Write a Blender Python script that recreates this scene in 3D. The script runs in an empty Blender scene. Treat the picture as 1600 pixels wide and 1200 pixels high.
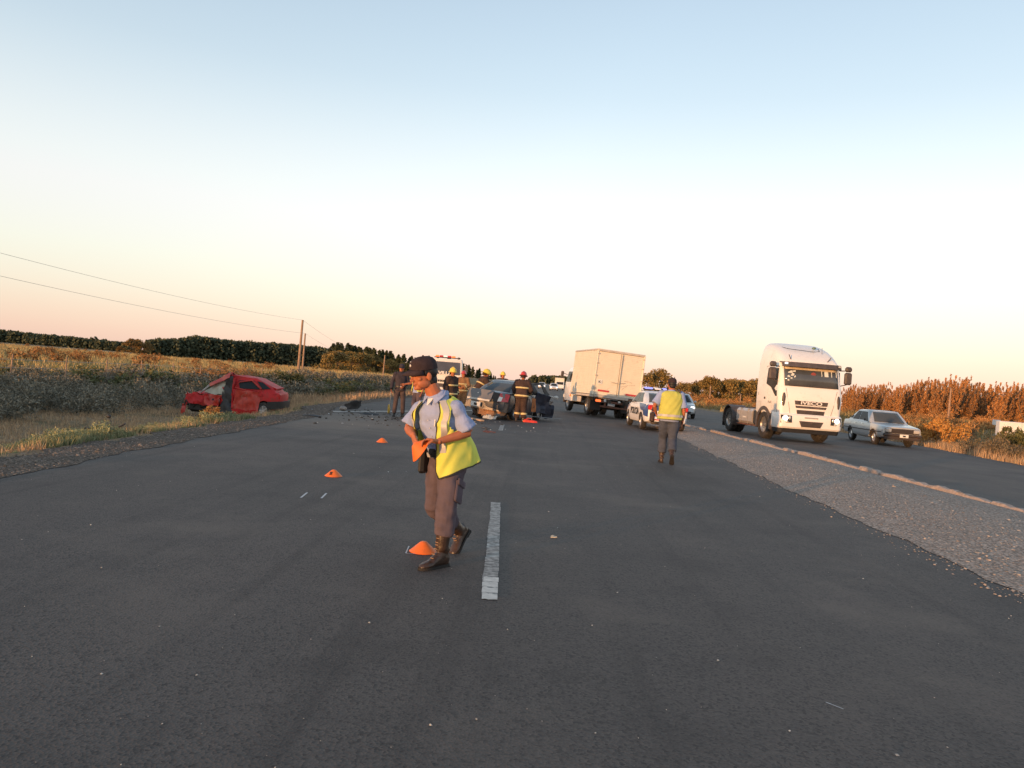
import bpy, bmesh, math, random
import numpy as np
from mathutils import Vector, Matrix, Euler

random.seed(7)
RNG = np.random.default_rng(11)
R = math.radians
sc = bpy.context.scene
COL = sc.collection

# ------------------------------------------------------------------ camera, sky, sun, exposure
CAM_H = 1.5
cam_d = bpy.data.cameras.new('camera')
cam_d.lens, cam_d.sensor_width, cam_d.sensor_fit = 27.0, 36.0, 'HORIZONTAL'
cam_d.clip_start, cam_d.clip_end = 0.1, 9000
cam = bpy.data.objects.new('camera', cam_d)
COL.objects.link(cam)
CAM_R = Matrix.Rotation(R(2.13), 3, 'Z') @ Matrix.Rotation(R(90 - 0.308), 3, 'X') @ Matrix.Rotation(R(4.4), 3, 'Z')
cam.matrix_world = Matrix.Translation((0, 0, CAM_H)) @ CAM_R.to_4x4()
sc.camera = cam

SUN_AZ, SUN_EL = 36.0, 2.0           # degrees left of straight behind the camera, above the horizon
SUN_DIR = Vector((-math.sin(R(SUN_AZ)) * math.cos(R(SUN_EL)), -math.cos(R(SUN_AZ)) * math.cos(R(SUN_EL)), math.sin(R(SUN_EL))))
sun_d = bpy.data.lights.new('sun', 'SUN')
sun_d.energy, sun_d.angle, sun_d.color = 5.0, R(0.6), (1.0, 0.50, 0.20)
sun = bpy.data.objects.new('sun', sun_d)
COL.objects.link(sun)
sun.rotation_euler = SUN_DIR.to_track_quat('Z', 'Y').to_euler()

world = bpy.data.worlds.new('World')
sc.world = world
world.use_nodes = True
wn, wl = world.node_tree.nodes, world.node_tree.links
wn.clear()
w_out = wn.new('ShaderNodeOutputWorld')
w_sky = wn.new('ShaderNodeTexSky')
w_sky.sky_type = 'NISHITA'
w_sky.sun_disc = False
w_sky.sun_elevation = R(SUN_EL)
w_sky.sun_rotation = math.atan2(SUN_DIR.x, SUN_DIR.y)
w_sky.air_density, w_sky.dust_density, w_sky.ozone_density = 1.0, 1.0, 1.0
w_bg1 = wn.new('ShaderNodeBackground')
w_bg1.inputs[1].default_value = 0.07
wl.new(w_sky.outputs[0], w_bg1.inputs[0])
# the evening haze of the real air: a smooth glow by elevation only, all the way round
w_tc = wn.new('ShaderNodeTexCoord')
w_sep = wn.new('ShaderNodeSeparateXYZ')
wl.new(w_tc.outputs['Generated'], w_sep.inputs[0])
w_ramp = wn.new('ShaderNodeValToRGB')
w_ramp.color_ramp.interpolation = 'B_SPLINE'
SKY = [(0.0, (0.96, 0.67, 0.55)), (0.030, (1.02, 0.75, 0.61)), (0.075, (1.04, 0.93, 0.79)), (0.125, (1.06, 1.02, 0.92)), (0.19, (1.02, 1.04, 1.02)),
       (0.27, (0.84, 0.93, 0.98)), (0.35, (0.62, 0.77, 0.89)), (0.47, (0.48, 0.62, 0.77)), (0.65, (0.36, 0.47, 0.61)), (1.0, (0.28, 0.37, 0.49))]
while len(w_ramp.color_ramp.elements) < len(SKY):
    w_ramp.color_ramp.elements.new(0.5)
for e, (p, c) in zip(w_ramp.color_ramp.elements, SKY):
    e.position = p
    e.color = (*c, 1)
wl.new(w_sep.outputs[2], w_ramp.inputs[0])
w_bg2 = wn.new('ShaderNodeBackground')
w_bg2.inputs[1].default_value = 1.02
wl.new(w_ramp.outputs[0], w_bg2.inputs[0])
# scattered light is weakest square to the sun, stronger towards it and away from it
w_dot = wn.new('ShaderNodeVectorMath')
w_dot.operation = 'DOT_PRODUCT'
w_dot.inputs[1].default_value = (SUN_DIR.x, SUN_DIR.y, 0)
wl.new(w_tc.outputs['Generated'], w_dot.inputs[0])
w_sq = wn.new('ShaderNodeMath')
w_sq.operation = 'MULTIPLY'
wl.new(w_dot.outputs['Value'], w_sq.inputs[0]); wl.new(w_dot.outputs['Value'], w_sq.inputs[1])
w_mr = wn.new('ShaderNodeMapRange')
w_mr.inputs['From Min'].default_value, w_mr.inputs['From Max'].default_value = 0.0, 0.62
w_mr.inputs['To Min'].default_value, w_mr.inputs['To Max'].default_value = 0.83, 1.0
wl.new(w_sq.outputs[0], w_mr.inputs['Value'])
wl.new(w_mr.outputs[0], w_bg2.inputs[1])
w_add = wn.new('ShaderNodeAddShader')
wl.new(w_bg1.outputs[0], w_add.inputs[0])
wl.new(w_bg2.outputs[0], w_add.inputs[1])
wl.new(w_add.outputs[0], w_out.inputs[0])

sc.view_settings.view_transform = 'Standard'
sc.view_settings.look = 'None'
sc.view_settings.gamma = 1
sc.view_settings.exposure = 0.0
sc.view_settings.use_curve_mapping = False
sc.render.engine = 'CYCLES'
sc.cycles.max_bounces = 6
sc.cycles.use_denoising = True

# ------------------------------------------------------------------ helpers
def at(px, py, Y):
    """The point of the place seen at a photograph pixel, Y metres down the road."""
    d = CAM_R @ Vector(((px - 800) / 1200, -(py - 600) / 1200, -1))
    return Vector((0, 0, CAM_H)) + d * (Y / d.y)

def gnd(px, py, z=0.0):
    d = CAM_R @ Vector(((px - 800) / 1200, -(py - 600) / 1200, -1))
    p = Vector((0, 0, CAM_H)) + d * ((z - CAM_H) / d.z)
    return p

def smooth01(t):
    t = np.clip(t, 0, 1)
    return t * t * (3 - 2 * t)

def tag(o, label=None, cat=None, group=None, kind=None):
    if label: o['label'] = label
    if cat: o['category'] = cat
    if group: o['group'] = group
    if kind: o['kind'] = kind
    return o

def empty(name, loc=(0, 0, 0), rz=0.0, label=None, cat=None, group=None, kind=None, tilt=(0, 0)):
    o = bpy.data.objects.new(name, None)
    o.empty_display_size = 0.2
    COL.objects.link(o)
    o.location = loc
    o.rotation_euler = (tilt[0], tilt[1], rz)
    return tag(o, label, cat, group, kind)

def link(name, me, parent=None):
    o = bpy.data.objects.new(name, me)
    COL.objects.link(o)
    if parent is not None:
        o.parent = parent
    return o

def copy_tree(o, parent=None):
    c = o.copy()
    COL.objects.link(c)
    if parent is not None:
        c.parent = parent
    for ch in list(o.children):
        copy_tree(ch, c)
    return c

# a side scene in which modifiers are evaluated without touching the real one
_tmp_sc = bpy.data.scenes.new('workshop')
def workshop_graph():
    with bpy.context.temp_override(scene=_tmp_sc, view_layer=_tmp_sc.view_layers[0]):
        dg = bpy.context.evaluated_depsgraph_get()
        dg.update()
    return dg
def bake(me, mods):
    o = bpy.data.objects.new('bake', me)
    _tmp_sc.collection.objects.link(o)
    extra = []
    for kind, kw in mods:
        m = o.modifiers.new(kind, kind)
        for k, v in kw.items():
            if k == 'object':
                if v.name not in _tmp_sc.collection.objects:
                    _tmp_sc.collection.objects.link(v)
                extra.append(v)
            setattr(m, k, v)
    dg = workshop_graph()
    out = bpy.data.meshes.new_from_object(o.evaluated_get(dg), depsgraph=dg)
    bpy.data.objects.remove(o)
    for v in extra:
        bpy.data.objects.remove(v)
    return out

class MB:
    """Collects simple shapes and links them as one mesh object."""
    def __init__(self):
        self.v, self.f, self.m = [], [], []
        self.mi = 0
        self.T = None
    def add(self, vs, fs):
        n = len(self.v)
        if self.T is not None:
            vs = [self.T @ Vector(p) for p in vs]
        self.v += [tuple(p) for p in vs]
        self.f += [tuple(i + n for i in f) for f in fs]
        self.m += [self.mi] * len(fs)
        return self
    def box(self, c, s, rot=None, b=0.0):
        x, y, z = s[0] / 2, s[1] / 2, s[2] / 2
        M = rot if rot is not None else Matrix.Identity(3)
        c = Vector(c)
        if b <= 0:
            p = [(-x, -y, -z), (x, -y, -z), (x, y, -z), (-x, y, -z), (-x, -y, z), (x, -y, z), (x, y, z), (-x, y, z)]
            f = [(0, 3, 2, 1), (4, 5, 6, 7), (0, 1, 5, 4), (1, 2, 6, 5), (2, 3, 7, 6), (3, 0, 4, 7)]
            return self.add([c + M @ Vector(q) for q in p], f)
        b = min(b, x * .9, y * .9, z * .9)
        rings = []
        for zz, ins in ((-z, b), (-z + b, 0), (z - b, 0), (z, b)):
            xx, yy = x - ins, y - ins
            r = []
            for (sx, sy) in ((-1, -1), (1, -1), (1, 1), (-1, 1)):
                a1 = (sx * (xx - b), sy * yy, zz); a2 = (sx * xx, sy * (yy - b), zz)
                r += [a2, a1] if sx * sy > 0 else [a1, a2]
            # keep the ring going round
            r = [r[0], r[1], r[2], r[3], r[4], r[5], r[6], r[7]]
            r.sort(key=lambda q: math.atan2(q[1] / max(yy, 1e-6), q[0] / max(xx, 1e-6)))
            rings.append([c + M @ Vector(q) for q in r])
        return self.loft(rings)
    def loft(self, rings, cap=True, close=True):
        n = len(rings[0])
        vs = [p for r in rings for p in r]
        fs = []
        for i in range(len(rings) - 1):
            for j in range(n if close else n - 1):
                k = (j + 1) % n
                fs.append((i * n + j, i * n + k, (i + 1) * n + k, (i + 1) * n + j))
        if cap and close:
            fs.append(tuple(reversed(range(n))))
            fs.append(tuple(range((len(rings) - 1) * n, len(rings) * n)))
        return self.add(vs, fs)
    def tube(self, pts, rad, n=10, side=None, cap=True):
        pts = [Vector(p) for p in pts]
        rings = []
        for i, p in enumerate(pts):
            a = pts[max(i - 1, 0)]; b = pts[min(i + 1, len(pts) - 1)]
            d = (b - a)
            d = d.normalized() if d.length > 1e-9 else Vector((0, 0, 1))
            s = Vector(side) if side is not None else (Vector((1, 0, 0)) if abs(d.x) < .8 else Vector((0, 1, 0)))
            s = (s - d * s.dot(d)).normalized()
            u = d.cross(s)
            r = rad[i] if isinstance(rad, (list, tuple)) else rad
            rx, ry = r if isinstance(r, (list, tuple)) else (r, r)
            rings.append([p + s * (rx * math.cos(2 * math.pi * k / n)) + u * (ry * math.sin(2 * math.pi * k / n)) for k in range(n)])
        return self.loft(rings, cap)
    def ell(self, c, r, M=None, n=12, m=8):
        c = Vector(c)
        M = M if M is not None else Matrix.Identity(3)
        vs = [c + M @ Vector((0, 0, -r[2]))]
        for i in range(1, m):
            t = -math.pi / 2 + math.pi * i / m
            for k in range(n):
                a = 2 * math.pi * k / n
                vs.append(c + M @ Vector((r[0] * math.cos(t) * math.cos(a), r[1] * math.cos(t) * math.sin(a), r[2] * math.sin(t))))
        vs.append(c + M @ Vector((0, 0, r[2])))
        fs = [(0, 1 + (k + 1) % n, 1 + k) for k in range(n)]
        for i in range(m - 2):
            for k in range(n):
                a = 1 + i * n + k; b = 1 + i * n + (k + 1) % n
                fs.append((a, b, b + n, a + n))
        L = len(vs) - 1
        o = 1 + (m - 2) * n
        fs += [(o + k, o + (k + 1) % n, L) for k in range(n)]
        return self.add(vs, fs)
    def lathe(self, prof, axis='z', c=(0, 0, 0), n=24, cap=False):
        rings = []
        c = Vector(c)
        for (r, h) in prof:
            ring = []
            for k in range(n):
                a = 2 * math.pi * k / n
                p = (r * math.cos(a), r * math.sin(a), h)
                if axis == 'x': p = (h, p[0], p[1])
                if axis == 'y': p = (p[1], h, p[0])
                ring.append(c + Vector(p))
            rings.append(ring)
        return self.loft(rings, cap)
    def prism(self, poly, a, b, axis='x'):
        """poly: 2-D outline; extruded from a to b along axis (x: poly is (y,z); y: (x,z); z: (x,y))."""
        def P(p, h):
            return {'x': (h, p[0], p[1]), 'y': (p[0], h, p[1]), 'z': (p[0], p[1], h)}[axis]
        n = len(poly)
        vs = [P(p, a) for p in poly] + [P(p, b) for p in poly]
        fs = [tuple(range(n)), tuple(reversed(range(n, 2 * n)))]
        for i in range(n):
            j = (i + 1) % n
            fs.append((i, i + n, j + n, j))
        return self.add(vs, fs)
    def slab(self, quad, t):
        """a plate from a 3-D polygon, thickened by t along its normal"""
        q = [Vector(p) for p in quad]
        nrm = (q[1] - q[0]).cross(q[2] - q[0]).normalized() * t
        n = len(q)
        fs = [tuple(reversed(range(n))), tuple(range(n, 2 * n))]
        for i in range(n):
            j = (i + 1) % n
            fs.append((i, j, j + n, i + n))
        return self.add(q + [p + nrm for p in q], fs)
    def mesh(self, name='m', mats=(), smooth=True, angle=40):
        me = bpy.data.meshes.new(name)
        me.from_pydata(self.v, [], self.f)
        for m in mats:
            me.materials.append(m)
        if len(mats) > 1:
            me.polygons.foreach_set('material_index', self.m)
        bm = bmesh.new()
        bm.from_mesh(me)
        bmesh.ops.recalc_face_normals(bm, faces=bm.faces)
        bm.to_mesh(me)
        bm.free()
        if smooth:
            me.polygons.foreach_set('use_smooth', [True] * len(me.polygons))
            sharp(me, angle)
        me.update()
        return me
    def build(self, name, mats, parent=None, smooth=True, angle=40):
        if not isinstance(mats, (list, tuple)): mats = [mats]
        return link(name, self.mesh(name, mats, smooth, angle), parent)

def sharp(me, angle):
    try:
        me.set_sharp_from_angle(angle=R(angle))
    except Exception:
        pass

# ------------------------------------------------------------------ materials
def nodes_of(name):
    m = bpy.data.materials.new(name)
    m.use_nodes = True
    nt = m.node_tree
    return m, nt.nodes, nt.links, nt.nodes['Principled BSDF']

def mat(name, col, rough=0.6, metal=0.0, var=0.12, scale=6.0, bump=0.0, bscale=60.0, spec=0.5, coat=0.0, dirt=None, dirt_amt=0.0, emit=0.0, trans=0.0):
    """plain surface with uneven tone, fine relief and (dirt) worn or soiled blotches"""
    m, N, L, B = nodes_of(name)
    tc = N.new('ShaderNodeTexCoord')
    nz = N.new('ShaderNodeTexNoise')
    nz.inputs['Scale'].default_value = scale
    nz.inputs['Detail'].default_value = 5
    L.new(tc.outputs['Object'], nz.inputs['Vector'])
    rp = N.new('ShaderNodeValToRGB')
    rp.color_ramp.elements[0].position, rp.color_ramp.elements[1].position = 0.3, 0.7
    rp.color_ramp.elements[0].color = (*[c * (1 - var) for c in col], 1)
    rp.color_ramp.elements[1].color = (*[min(1, c * (1 + var)) for c in col], 1)
    L.new(nz.outputs['Fac'], rp.inputs['Fac'])
    out = rp.outputs['Color']
    if dirt is not None:
        n2 = N.new('ShaderNodeTexNoise')
        n2.inputs['Scale'].default_value = scale * 0.7 + 1.3
        n2.inputs['Detail'].default_value = 8
        n2.inputs['Roughness'].default_value = 0.7
        L.new(tc.outputs['Object'], n2.inputs['Vector'])
        r2 = N.new('ShaderNodeMapRange')
        r2.inputs['From Min'].default_value = 0.62 - dirt_amt * 0.3
        r2.inputs['From Max'].default_value = 0.80 - dirt_amt * 0.2
        L.new(n2.outputs['Fac'], r2.inputs['Value'])
        mx = N.new('ShaderNodeMixRGB')
        mx.inputs[2].default_value = (*dirt, 1)
        L.new(r2.outputs[0], mx.inputs[0])
        L.new(out, mx.inputs[1])
        out = mx.outputs[0]
    L.new(out, B.inputs['Base Color'])
    B.inputs['Roughness'].default_value = rough
    B.inputs['Metallic'].default_value = metal
    B.inputs['Specular IOR Level'].default_value = spec
    if coat:
        B.inputs['Coat Weight'].default_value = coat
        B.inputs['Coat Roughness'].default_value = 0.06
    if emit:
        L.new(out, B.inputs['Emission Color'])
        B.inputs['Emission Strength'].default_value = emit
    if trans:
        B.inputs['Transmission Weight'].default_value = trans
    if bump:
        n3 = N.new('ShaderNodeTexNoise')
        n3.inputs['Scale'].default_value = bscale
        n3.inputs['Detail'].default_value = 4
        L.new(tc.outputs['Object'], n3.inputs['Vector'])
        bp = N.new('ShaderNodeBump')
        bp.inputs['Strength'].default_value = bump
        bp.inputs['Distance'].default_value = 0.02
        L.new(n3.outputs['Fac'], bp.inputs['Height'])
        L.new(bp.outputs[0], B.inputs['Normal'])
    return m

def leaf_mat(name, dark, light, rough=0.85, warm=None):
    """leaves: every leaf or clump has its own tone"""
    m, N, L, B = nodes_of(name)
    g = N.new('ShaderNodeNewGeometry')
    oi = N.new('ShaderNodeObjectInfo')
    rp = N.new('ShaderNodeValToRGB')
    rp.color_ramp.elements[0].color = (*dark, 1)
    rp.color_ramp.elements[1].color = (*light, 1)
    if warm:
        e = rp.color_ramp.elements.new(0.9)
        e.color = (*light, 1)
        rp.color_ramp.elements[2].color = (*warm, 1)
    L.new(g.outputs['Random Per Island'], rp.inputs['Fac'])
    hs = N.new('ShaderNodeHueSaturation')
    mr = N.new('ShaderNodeMapRange')
    mr.inputs['To Min'].default_value, mr.inputs['To Max'].default_value = 0.75, 1.25
    L.new(oi.outputs['Random'], mr.inputs['Value'])
    L.new(mr.outputs[0], hs.inputs['Value'])
    L.new(rp.outputs['Color'], hs.inputs['Color'])
    L.new(hs.outputs[0], B.inputs['Base Color'])
    B.inputs['Roughness'].default_value = rough
    B.inputs['Specular IOR Level'].default_value = 0.2
    return m
# ------------------------------------------------------------------ ground
def interp(tab, y):
    ys = [t[0] for t in tab]; xs = [t[1] for t in tab]
    return np.interp(y, ys, xs)
LEFT_EDGE = [(-60, -5.6), (8.2, -5.9), (11, -6.1), (18, -6.4), (24, -6.6), (27.5, -7.5), (40, -7.7), (70, -7.4), (150, -6.5), (3000, -6.5)]
RIGHT_EDGE = [(-60, 4.3), (7, 4.38), (13, 4.42), (24, 4.72), (39, 5.2), (60, 5.6), (90, 5.9), (3000, 5.9)]
KERB = [(-60, 8.6), (8, 8.1), (12.8, 7.95), (20, 7.72), (30, 7.15), (37, 6.75), (46, 6.4), (60, 6.2), (90, 6.0), (3000, 6.0)]
FAR_EDGE = [(-60, 13.2), (10, 14.2), (25, 15.75), (30, 16.3), (34, 16.7), (44, 16.9), (70, 16.0), (140, 13.5), (300, 12.5), (3000, 12.5)]

def gz(x, y):
    x = np.asarray(x, float); y = np.asarray(y, float)
    le = interp(LEFT_EDGE, y)
    t1 = smooth01((le - 1.0 - x) / 2.4)
    t2 = smooth01((-15.5 - x) / 6.0)
    z = -0.03 - 0.47 * t1 + 0.50 * t2 * t1
    fe = interp(FAR_EDGE, y)
    t3 = smooth01((x - fe - 0.4) / 3.0)
    z = z - 0.12 * t3 + 0.22 * smooth01((x - fe - 5) / 14)
    w = np.maximum(t1, t3)
    z = z + w * (0.05 * np.sin(x * 1.3 + y * .7) * np.sin(y * .9 - x * .4) + 0.04 * np.sin(x * .31 + 2) * np.sin(y * .23))
    return z

def sheet(name, xs, ys, zf, material):
    X, Y = np.meshgrid(xs, ys)
    Z = zf(X, Y)
    v = np.stack([X.ravel(), Y.ravel(), Z.ravel()], 1)
    nx, ny = len(xs), len(ys)
    idx = np.arange(nx * ny).reshape(ny, nx)
    f = np.stack([idx[:-1, :-1].ravel(), idx[:-1, 1:].ravel(), idx[1:, 1:].ravel(), idx[1:, :-1].ravel()], 1)
    me = bpy.data.meshes.new(name)
    me.from_pydata(v.tolist(), [], f.tolist())
    me.materials.append(material)
    me.polygons.foreach_set('use_smooth', [True] * len(f))
    return link(name, me)

def strip(name, fl, fr, ys, z, material, n=6):
    vs, fs = [], []
    for y in ys:
        a, b = fl(y), fr(y)
        for k in range(n + 1):
            x = a + (b - a) * k / n
            vs.append((x, y, z(x, y) if callable(z) else z))
    for i in range(len(ys) - 1):
        for k in range(n):
            o = i * (n + 1) + k
            fs.append((o, o + 1, o + n + 2, o + n + 1))
    me = bpy.data.meshes.new(name)
    me.from_pydata(vs, [], fs)
    me.materials.append(material)
    me.polygons.foreach_set('use_smooth', [True] * len(fs))
    return link(name, me)

def mix_chain(N, L, base, items):
    out = base
    for fac, col, blend in items:
        mx = N.new('ShaderNodeMixRGB')
        mx.blend_type = blend
        if isinstance(fac, float): mx.inputs[0].default_value = fac
        else: L.new(fac, mx.inputs[0])
        L.new(out, mx.inputs[1])
        if isinstance(col, tuple): mx.inputs[2].default_value = (*col, 1)
        else: L.new(col, mx.inputs[2])
        out = mx.outputs[0]
    return out

def noise(N, L, vec, scale, detail=4, rough=.55):
    n = N.new('ShaderNodeTexNoise')
    n.inputs['Scale'].default_value = scale
    n.inputs['Detail'].default_value = detail
    n.inputs['Roughness'].default_value = rough
    L.new(vec, n.inputs['Vector'])
    return n.outputs['Fac']

def remap(N, L, v, a, b, c=0., d=1.):
    r = N.new('ShaderNodeMapRange')
    r.inputs['From Min'].default_value, r.inputs['From Max'].default_value = a, b
    r.inputs['To Min'].default_value, r.inputs['To Max'].default_value = c, d
    L.new(v, r.inputs['Value'])
    return r.outputs[0]

def scaled(N, L, vec, s):
    m = N.new('ShaderNodeMapping')
    m.inputs['Scale'].default_value = s
    L.new(vec, m.inputs['Vector'])
    return m.outputs[0]

def ground_material():
    m, N, L, B = nodes_of('dry_ground')
    v = N.new('ShaderNodeTexCoord').outputs['Object']
    a = noise(N, L, v, .35, 6, .65); b = noise(N, L, v, 2.2, 6, .7); c = noise(N, L, v, 25, 4)
    rp = N.new('ShaderNodeValToRGB')
    el = rp.color_ramp.elements
    el[0].position, el[0].color = .25, (.15, .108, .066, 1)
    el[1].position, el[1].color = .8, (.38, .265, .16, 1)
    e = el.new(.5); e.color = (.26, .185, .11, 1)
    L.new(b, rp.inputs[0])
    out = mix_chain(N, L, rp.outputs[0], [(remap(N, L, a, .5, .68, 0, .8), (.10, .095, .045), 'MIX'), (remap(N, L, c, .3, .7, 0, .5), (.5, .5, .5), 'OVERLAY')])
    L.new(out, B.inputs['Base Color'])
    B.inputs['Roughness'].default_value = .95
    B.inputs['Specular IOR Level'].default_value = .1
    bp = N.new('ShaderNodeBump'); bp.inputs['Strength'].default_value = .7; bp.inputs['Distance'].default_value = .08
    L.new(b, bp.inputs['Height']); L.new(bp.outputs[0], B.inputs['Normal'])
    return m

def asphalt_material(name, mud=True, tone=1.0):
    m, N, L, B = nodes_of(name)
    v = N.new('ShaderNodeTexCoord').outputs['Object']
    big = noise(N, L, scaled(N, L, v, (.5, .12, 1)), 1.0, 6, .6)
    lane = noise(N, L, scaled(N, L, v, (1.0, .03, 1)), 1.1, 3, .5)
    mid = noise(N, L, v, 3.0, 8, .7)
    fine = noise(N, L, v, 140, 3, .8)
    grain = noise(N, L, v, 420, 2, .8)
    rp = N.new('ShaderNodeValToRGB')
    el = rp.color_ramp.elements
    el[0].position, el[0].color = .3, (.068 * tone, .055 * tone, .047 * tone, 1)
    el[1].position, el[1].color = .7, (.112 * tone, .090 * tone, .078 * tone, 1)
    L.new(big, rp.inputs[0])
    ag = N.new('ShaderNodeTexVoronoi'); ag.inputs['Scale'].default_value = 75
    L.new(v, ag.inputs['Vector'])
    agc = N.new('ShaderNodeSeparateXYZ'); L.new(ag.outputs['Color'], agc.inputs[0])
    streak = noise(N, L, scaled(N, L, v, (2.6, .05, 1)), 1.0, 6, .65)
    blot = noise(N, L, v, .55, 7, .62)
    vo = N.new('ShaderNodeTexVoronoi'); vo.inputs['Scale'].default_value = 55; vo.inputs['Randomness'].default_value = 1
    L.new(v, vo.inputs['Vector'])
    chip = remap(N, L, vo.outputs['Distance'], .10, .04)
    sel = N.new('ShaderNodeSeparateXYZ'); L.new(vo.outputs['Color'], sel.inputs[0])
    chipsel = N.new('ShaderNodeMath'); chipsel.operation = 'MULTIPLY'
    L.new(chip, chipsel.inputs[0]); L.new(remap(N, L, sel.outputs[0], .93, .96), chipsel.inputs[1])
    items = [(remap(N, L, lane, .42, .62, 0, .35), (.152, .115, .094), 'MIX'),
             (remap(N, L, mid, .35, .75, 0, .45), (.056, .045, .040), 'MIX'),
             (remap(N, L, fine, .35, .75, 0, .55), (.17, .15, .135), 'MIX'),
             (remap(N, L, grain, .3, .75, 0, .5), (.045, .045, .047), 'MIX'),
             (remap(N, L, agc.outputs[0], .35, 1.0, 0, .6), (.135, .112, .096), 'MIX'),
             (remap(N, L, agc.outputs[1], .6, 1.0, 0, .8), (.034, .030, .028), 'MIX'),
             (remap(N, L, streak, .52, .68, 0, .5), (.044, .037, .034), 'MIX'),
             (remap(N, L, blot, .52, .68, 0, .55), (.160, .130, .108), 'MIX'),
             (remap(N, L, blot, .46, .32, 0, .6), (.046, .039, .036), 'MIX'),
             (chipsel.outputs[0], (.26, .24, .22), 'MIX')]
    if mud:
        # earth spilled over the carriageway where the cars came to rest
        sp = N.new('ShaderNodeSeparateXYZ'); L.new(v, sp.inputs[0])
        def band(sock, c, w):
            s = N.new('ShaderNodeMath'); s.operation = 'SUBTRACT'; L.new(sock, s.inputs[0]); s.inputs[1].default_value = c
            d = N.new('ShaderNodeMath'); d.operation = 'DIVIDE'; L.new(s.outputs[0], d.inputs[0]); d.inputs[1].default_value = w
            p = N.new('ShaderNodeMath'); p.operation = 'MULTIPLY'; L.new(d.outputs[0], p.inputs[0]); L.new(d.outputs[0], p.inputs[1])
            return p.outputs[0]
        su = N.new('ShaderNodeMath'); su.operation = 'ADD'
        L.new(band(sp.outputs[0], -5.0, 4.6), su.inputs[0]); L.new(band(sp.outputs[1], 21.6, 4.6), su.inputs[1])
        n5 = noise(N, L, scaled(N, L, v, (.5, .9, 1)), 1.6, 8, .7)
        s2 = N.new('ShaderNodeMath'); s2.operation = 'MULTIPLY_ADD'; L.new(n5, s2.inputs[0]); s2.inputs[1].default_value = 2.2; L.new(su.outputs[0], s2.inputs[2])
        items.append((remap(N, L, s2.outputs[0], 2.1, 1.1, 0, .80), (.185, .145, .113), 'MIX'))
    out = mix_chain(N, L, rp.outputs[0], items)
    L.new(out, B.inputs['Base Color'])
    B.inputs['Roughness'].default_value = .78
    B.inputs['Specular IOR Level'].default_value = .35
    bp = N.new('ShaderNodeBump'); bp.inputs['Strength'].default_value = .55; bp.inputs['Distance'].default_value = .006
    L.new(ag.outputs['Distance'], bp.inputs['Height']); L.new(bp.outputs[0], B.inputs['Normal'])
    return m

def gravel_material(name, a, b, c):
    m, N, L, B = nodes_of(name)
    v = N.new('ShaderNodeTexCoord').outputs['Object']
    vo = N.new('ShaderNodeTexVoronoi'); vo.inputs['Scale'].default_value = 28
    L.new(v, vo.inputs['Vector'])
    sel = N.new('ShaderNodeSeparateXYZ'); L.new(vo.outputs['Color'], sel.inputs[0])
    rp = N.new('ShaderNodeValToRGB')
    el = rp.color_ramp.elements
    el[0].color = (*a, 1); el[1].color = (*c, 1)
    e = el.new(.5); e.color = (*b, 1)
    L.new(sel.outputs[0], rp.inputs[0])
    mid = noise(N, L, v, 1.3, 7, .7)
    out = mix_chain(N, L, rp.outputs[0], [(remap(N, L, mid, .4, .68, 0, .7), tuple(x * .75 for x in b), 'MIX'),
                                          (remap(N, L, vo.outputs['Distance'], .35, .7, 0, .8), tuple(x * .5 for x in a), 'MIX')])
    L.new(out, B.inputs['Base Color'])
    B.inputs['Roughness'].default_value = .95
    B.inputs['Specular IOR Level'].default_value = .15
    bp = N.new('ShaderNodeBump'); bp.inputs['Strength'].default_value = .8; bp.inputs['Distance'].default_value = .03; bp.invert = True
    L.new(vo.outputs['Distance'], bp.inputs['Height']); L.new(bp.outputs[0], B.inputs['Normal'])
    return m

M_ground = ground_material()
M_asph = asphalt_material('asphalt')
M_asph2 = asphalt_material('asphalt_worn', False, 1.3)
M_gravel = gravel_material('gravel_grey', (.33, .265, .22), (.47, .385, .325), (.60, .50, .43))
M_soil = gravel_material('gravel_soil', (.115, .09, .072), (.185, .145, .116), (.27, .22, .18))

def graded(a, b, near, k):
    out = [a]
    while out[-1] < b:
        out.append(out[-1] + max(near, abs(out[-1]) * k))
    return out
xs = np.array(sorted(set([round(-v, 3) for v in graded(0, 3500, .55, .09)] + [round(v, 3) for v in graded(0, 3500, .55, .09)])))
ys = np.array([round(-v, 3) for v in graded(0, 150, .8, .09)][::-1][:-1] + [round(v, 3) for v in graded(0, 5200, .8, .05)])
tag(sheet('ground', xs, ys, gz, M_ground), kind='structure')

yr = [-60, -20, -5] + [i * .3 for i in range(0, 200)] + [60, 65, 70, 80, 90, 110, 150, 250, 500, 900, 1500]
jit = lambda y, s: 0.06 * math.sin(y * 2.1 + s) + 0.05 * math.sin(y * 5.3 + 2 * s) + .03 * math.sin(y * 11.7 + s)
tag(strip('road', lambda y: interp(LEFT_EDGE, y) + jit(y, 1) * (y < 60), lambda y: interp(RIGHT_EDGE, y) + .7 * (y < 50), yr, 0.0, M_asph, 8), kind='structure')
tag(strip('side_road', lambda y: interp(KERB, y) + .05, lambda y: interp(FAR_EDGE, y) + jit(y, 3) * (y < 60), yr, 0.0, M_asph2, 6), kind='structure')
tag(strip('gravel_median', lambda y: interp(RIGHT_EDGE, y) - .10 + .55 * jit(y, 2) * (y < 60), lambda y: interp(KERB, y) - .02, yr,
          lambda x, y: 0.006 + .05 * math.sin(math.pi * min(1, max(0, (x - interp(RIGHT_EDGE, y) + .1) / (interp(KERB, y) - interp(RIGHT_EDGE, y) + .08)))), M_gravel, 8), kind='structure')
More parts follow.
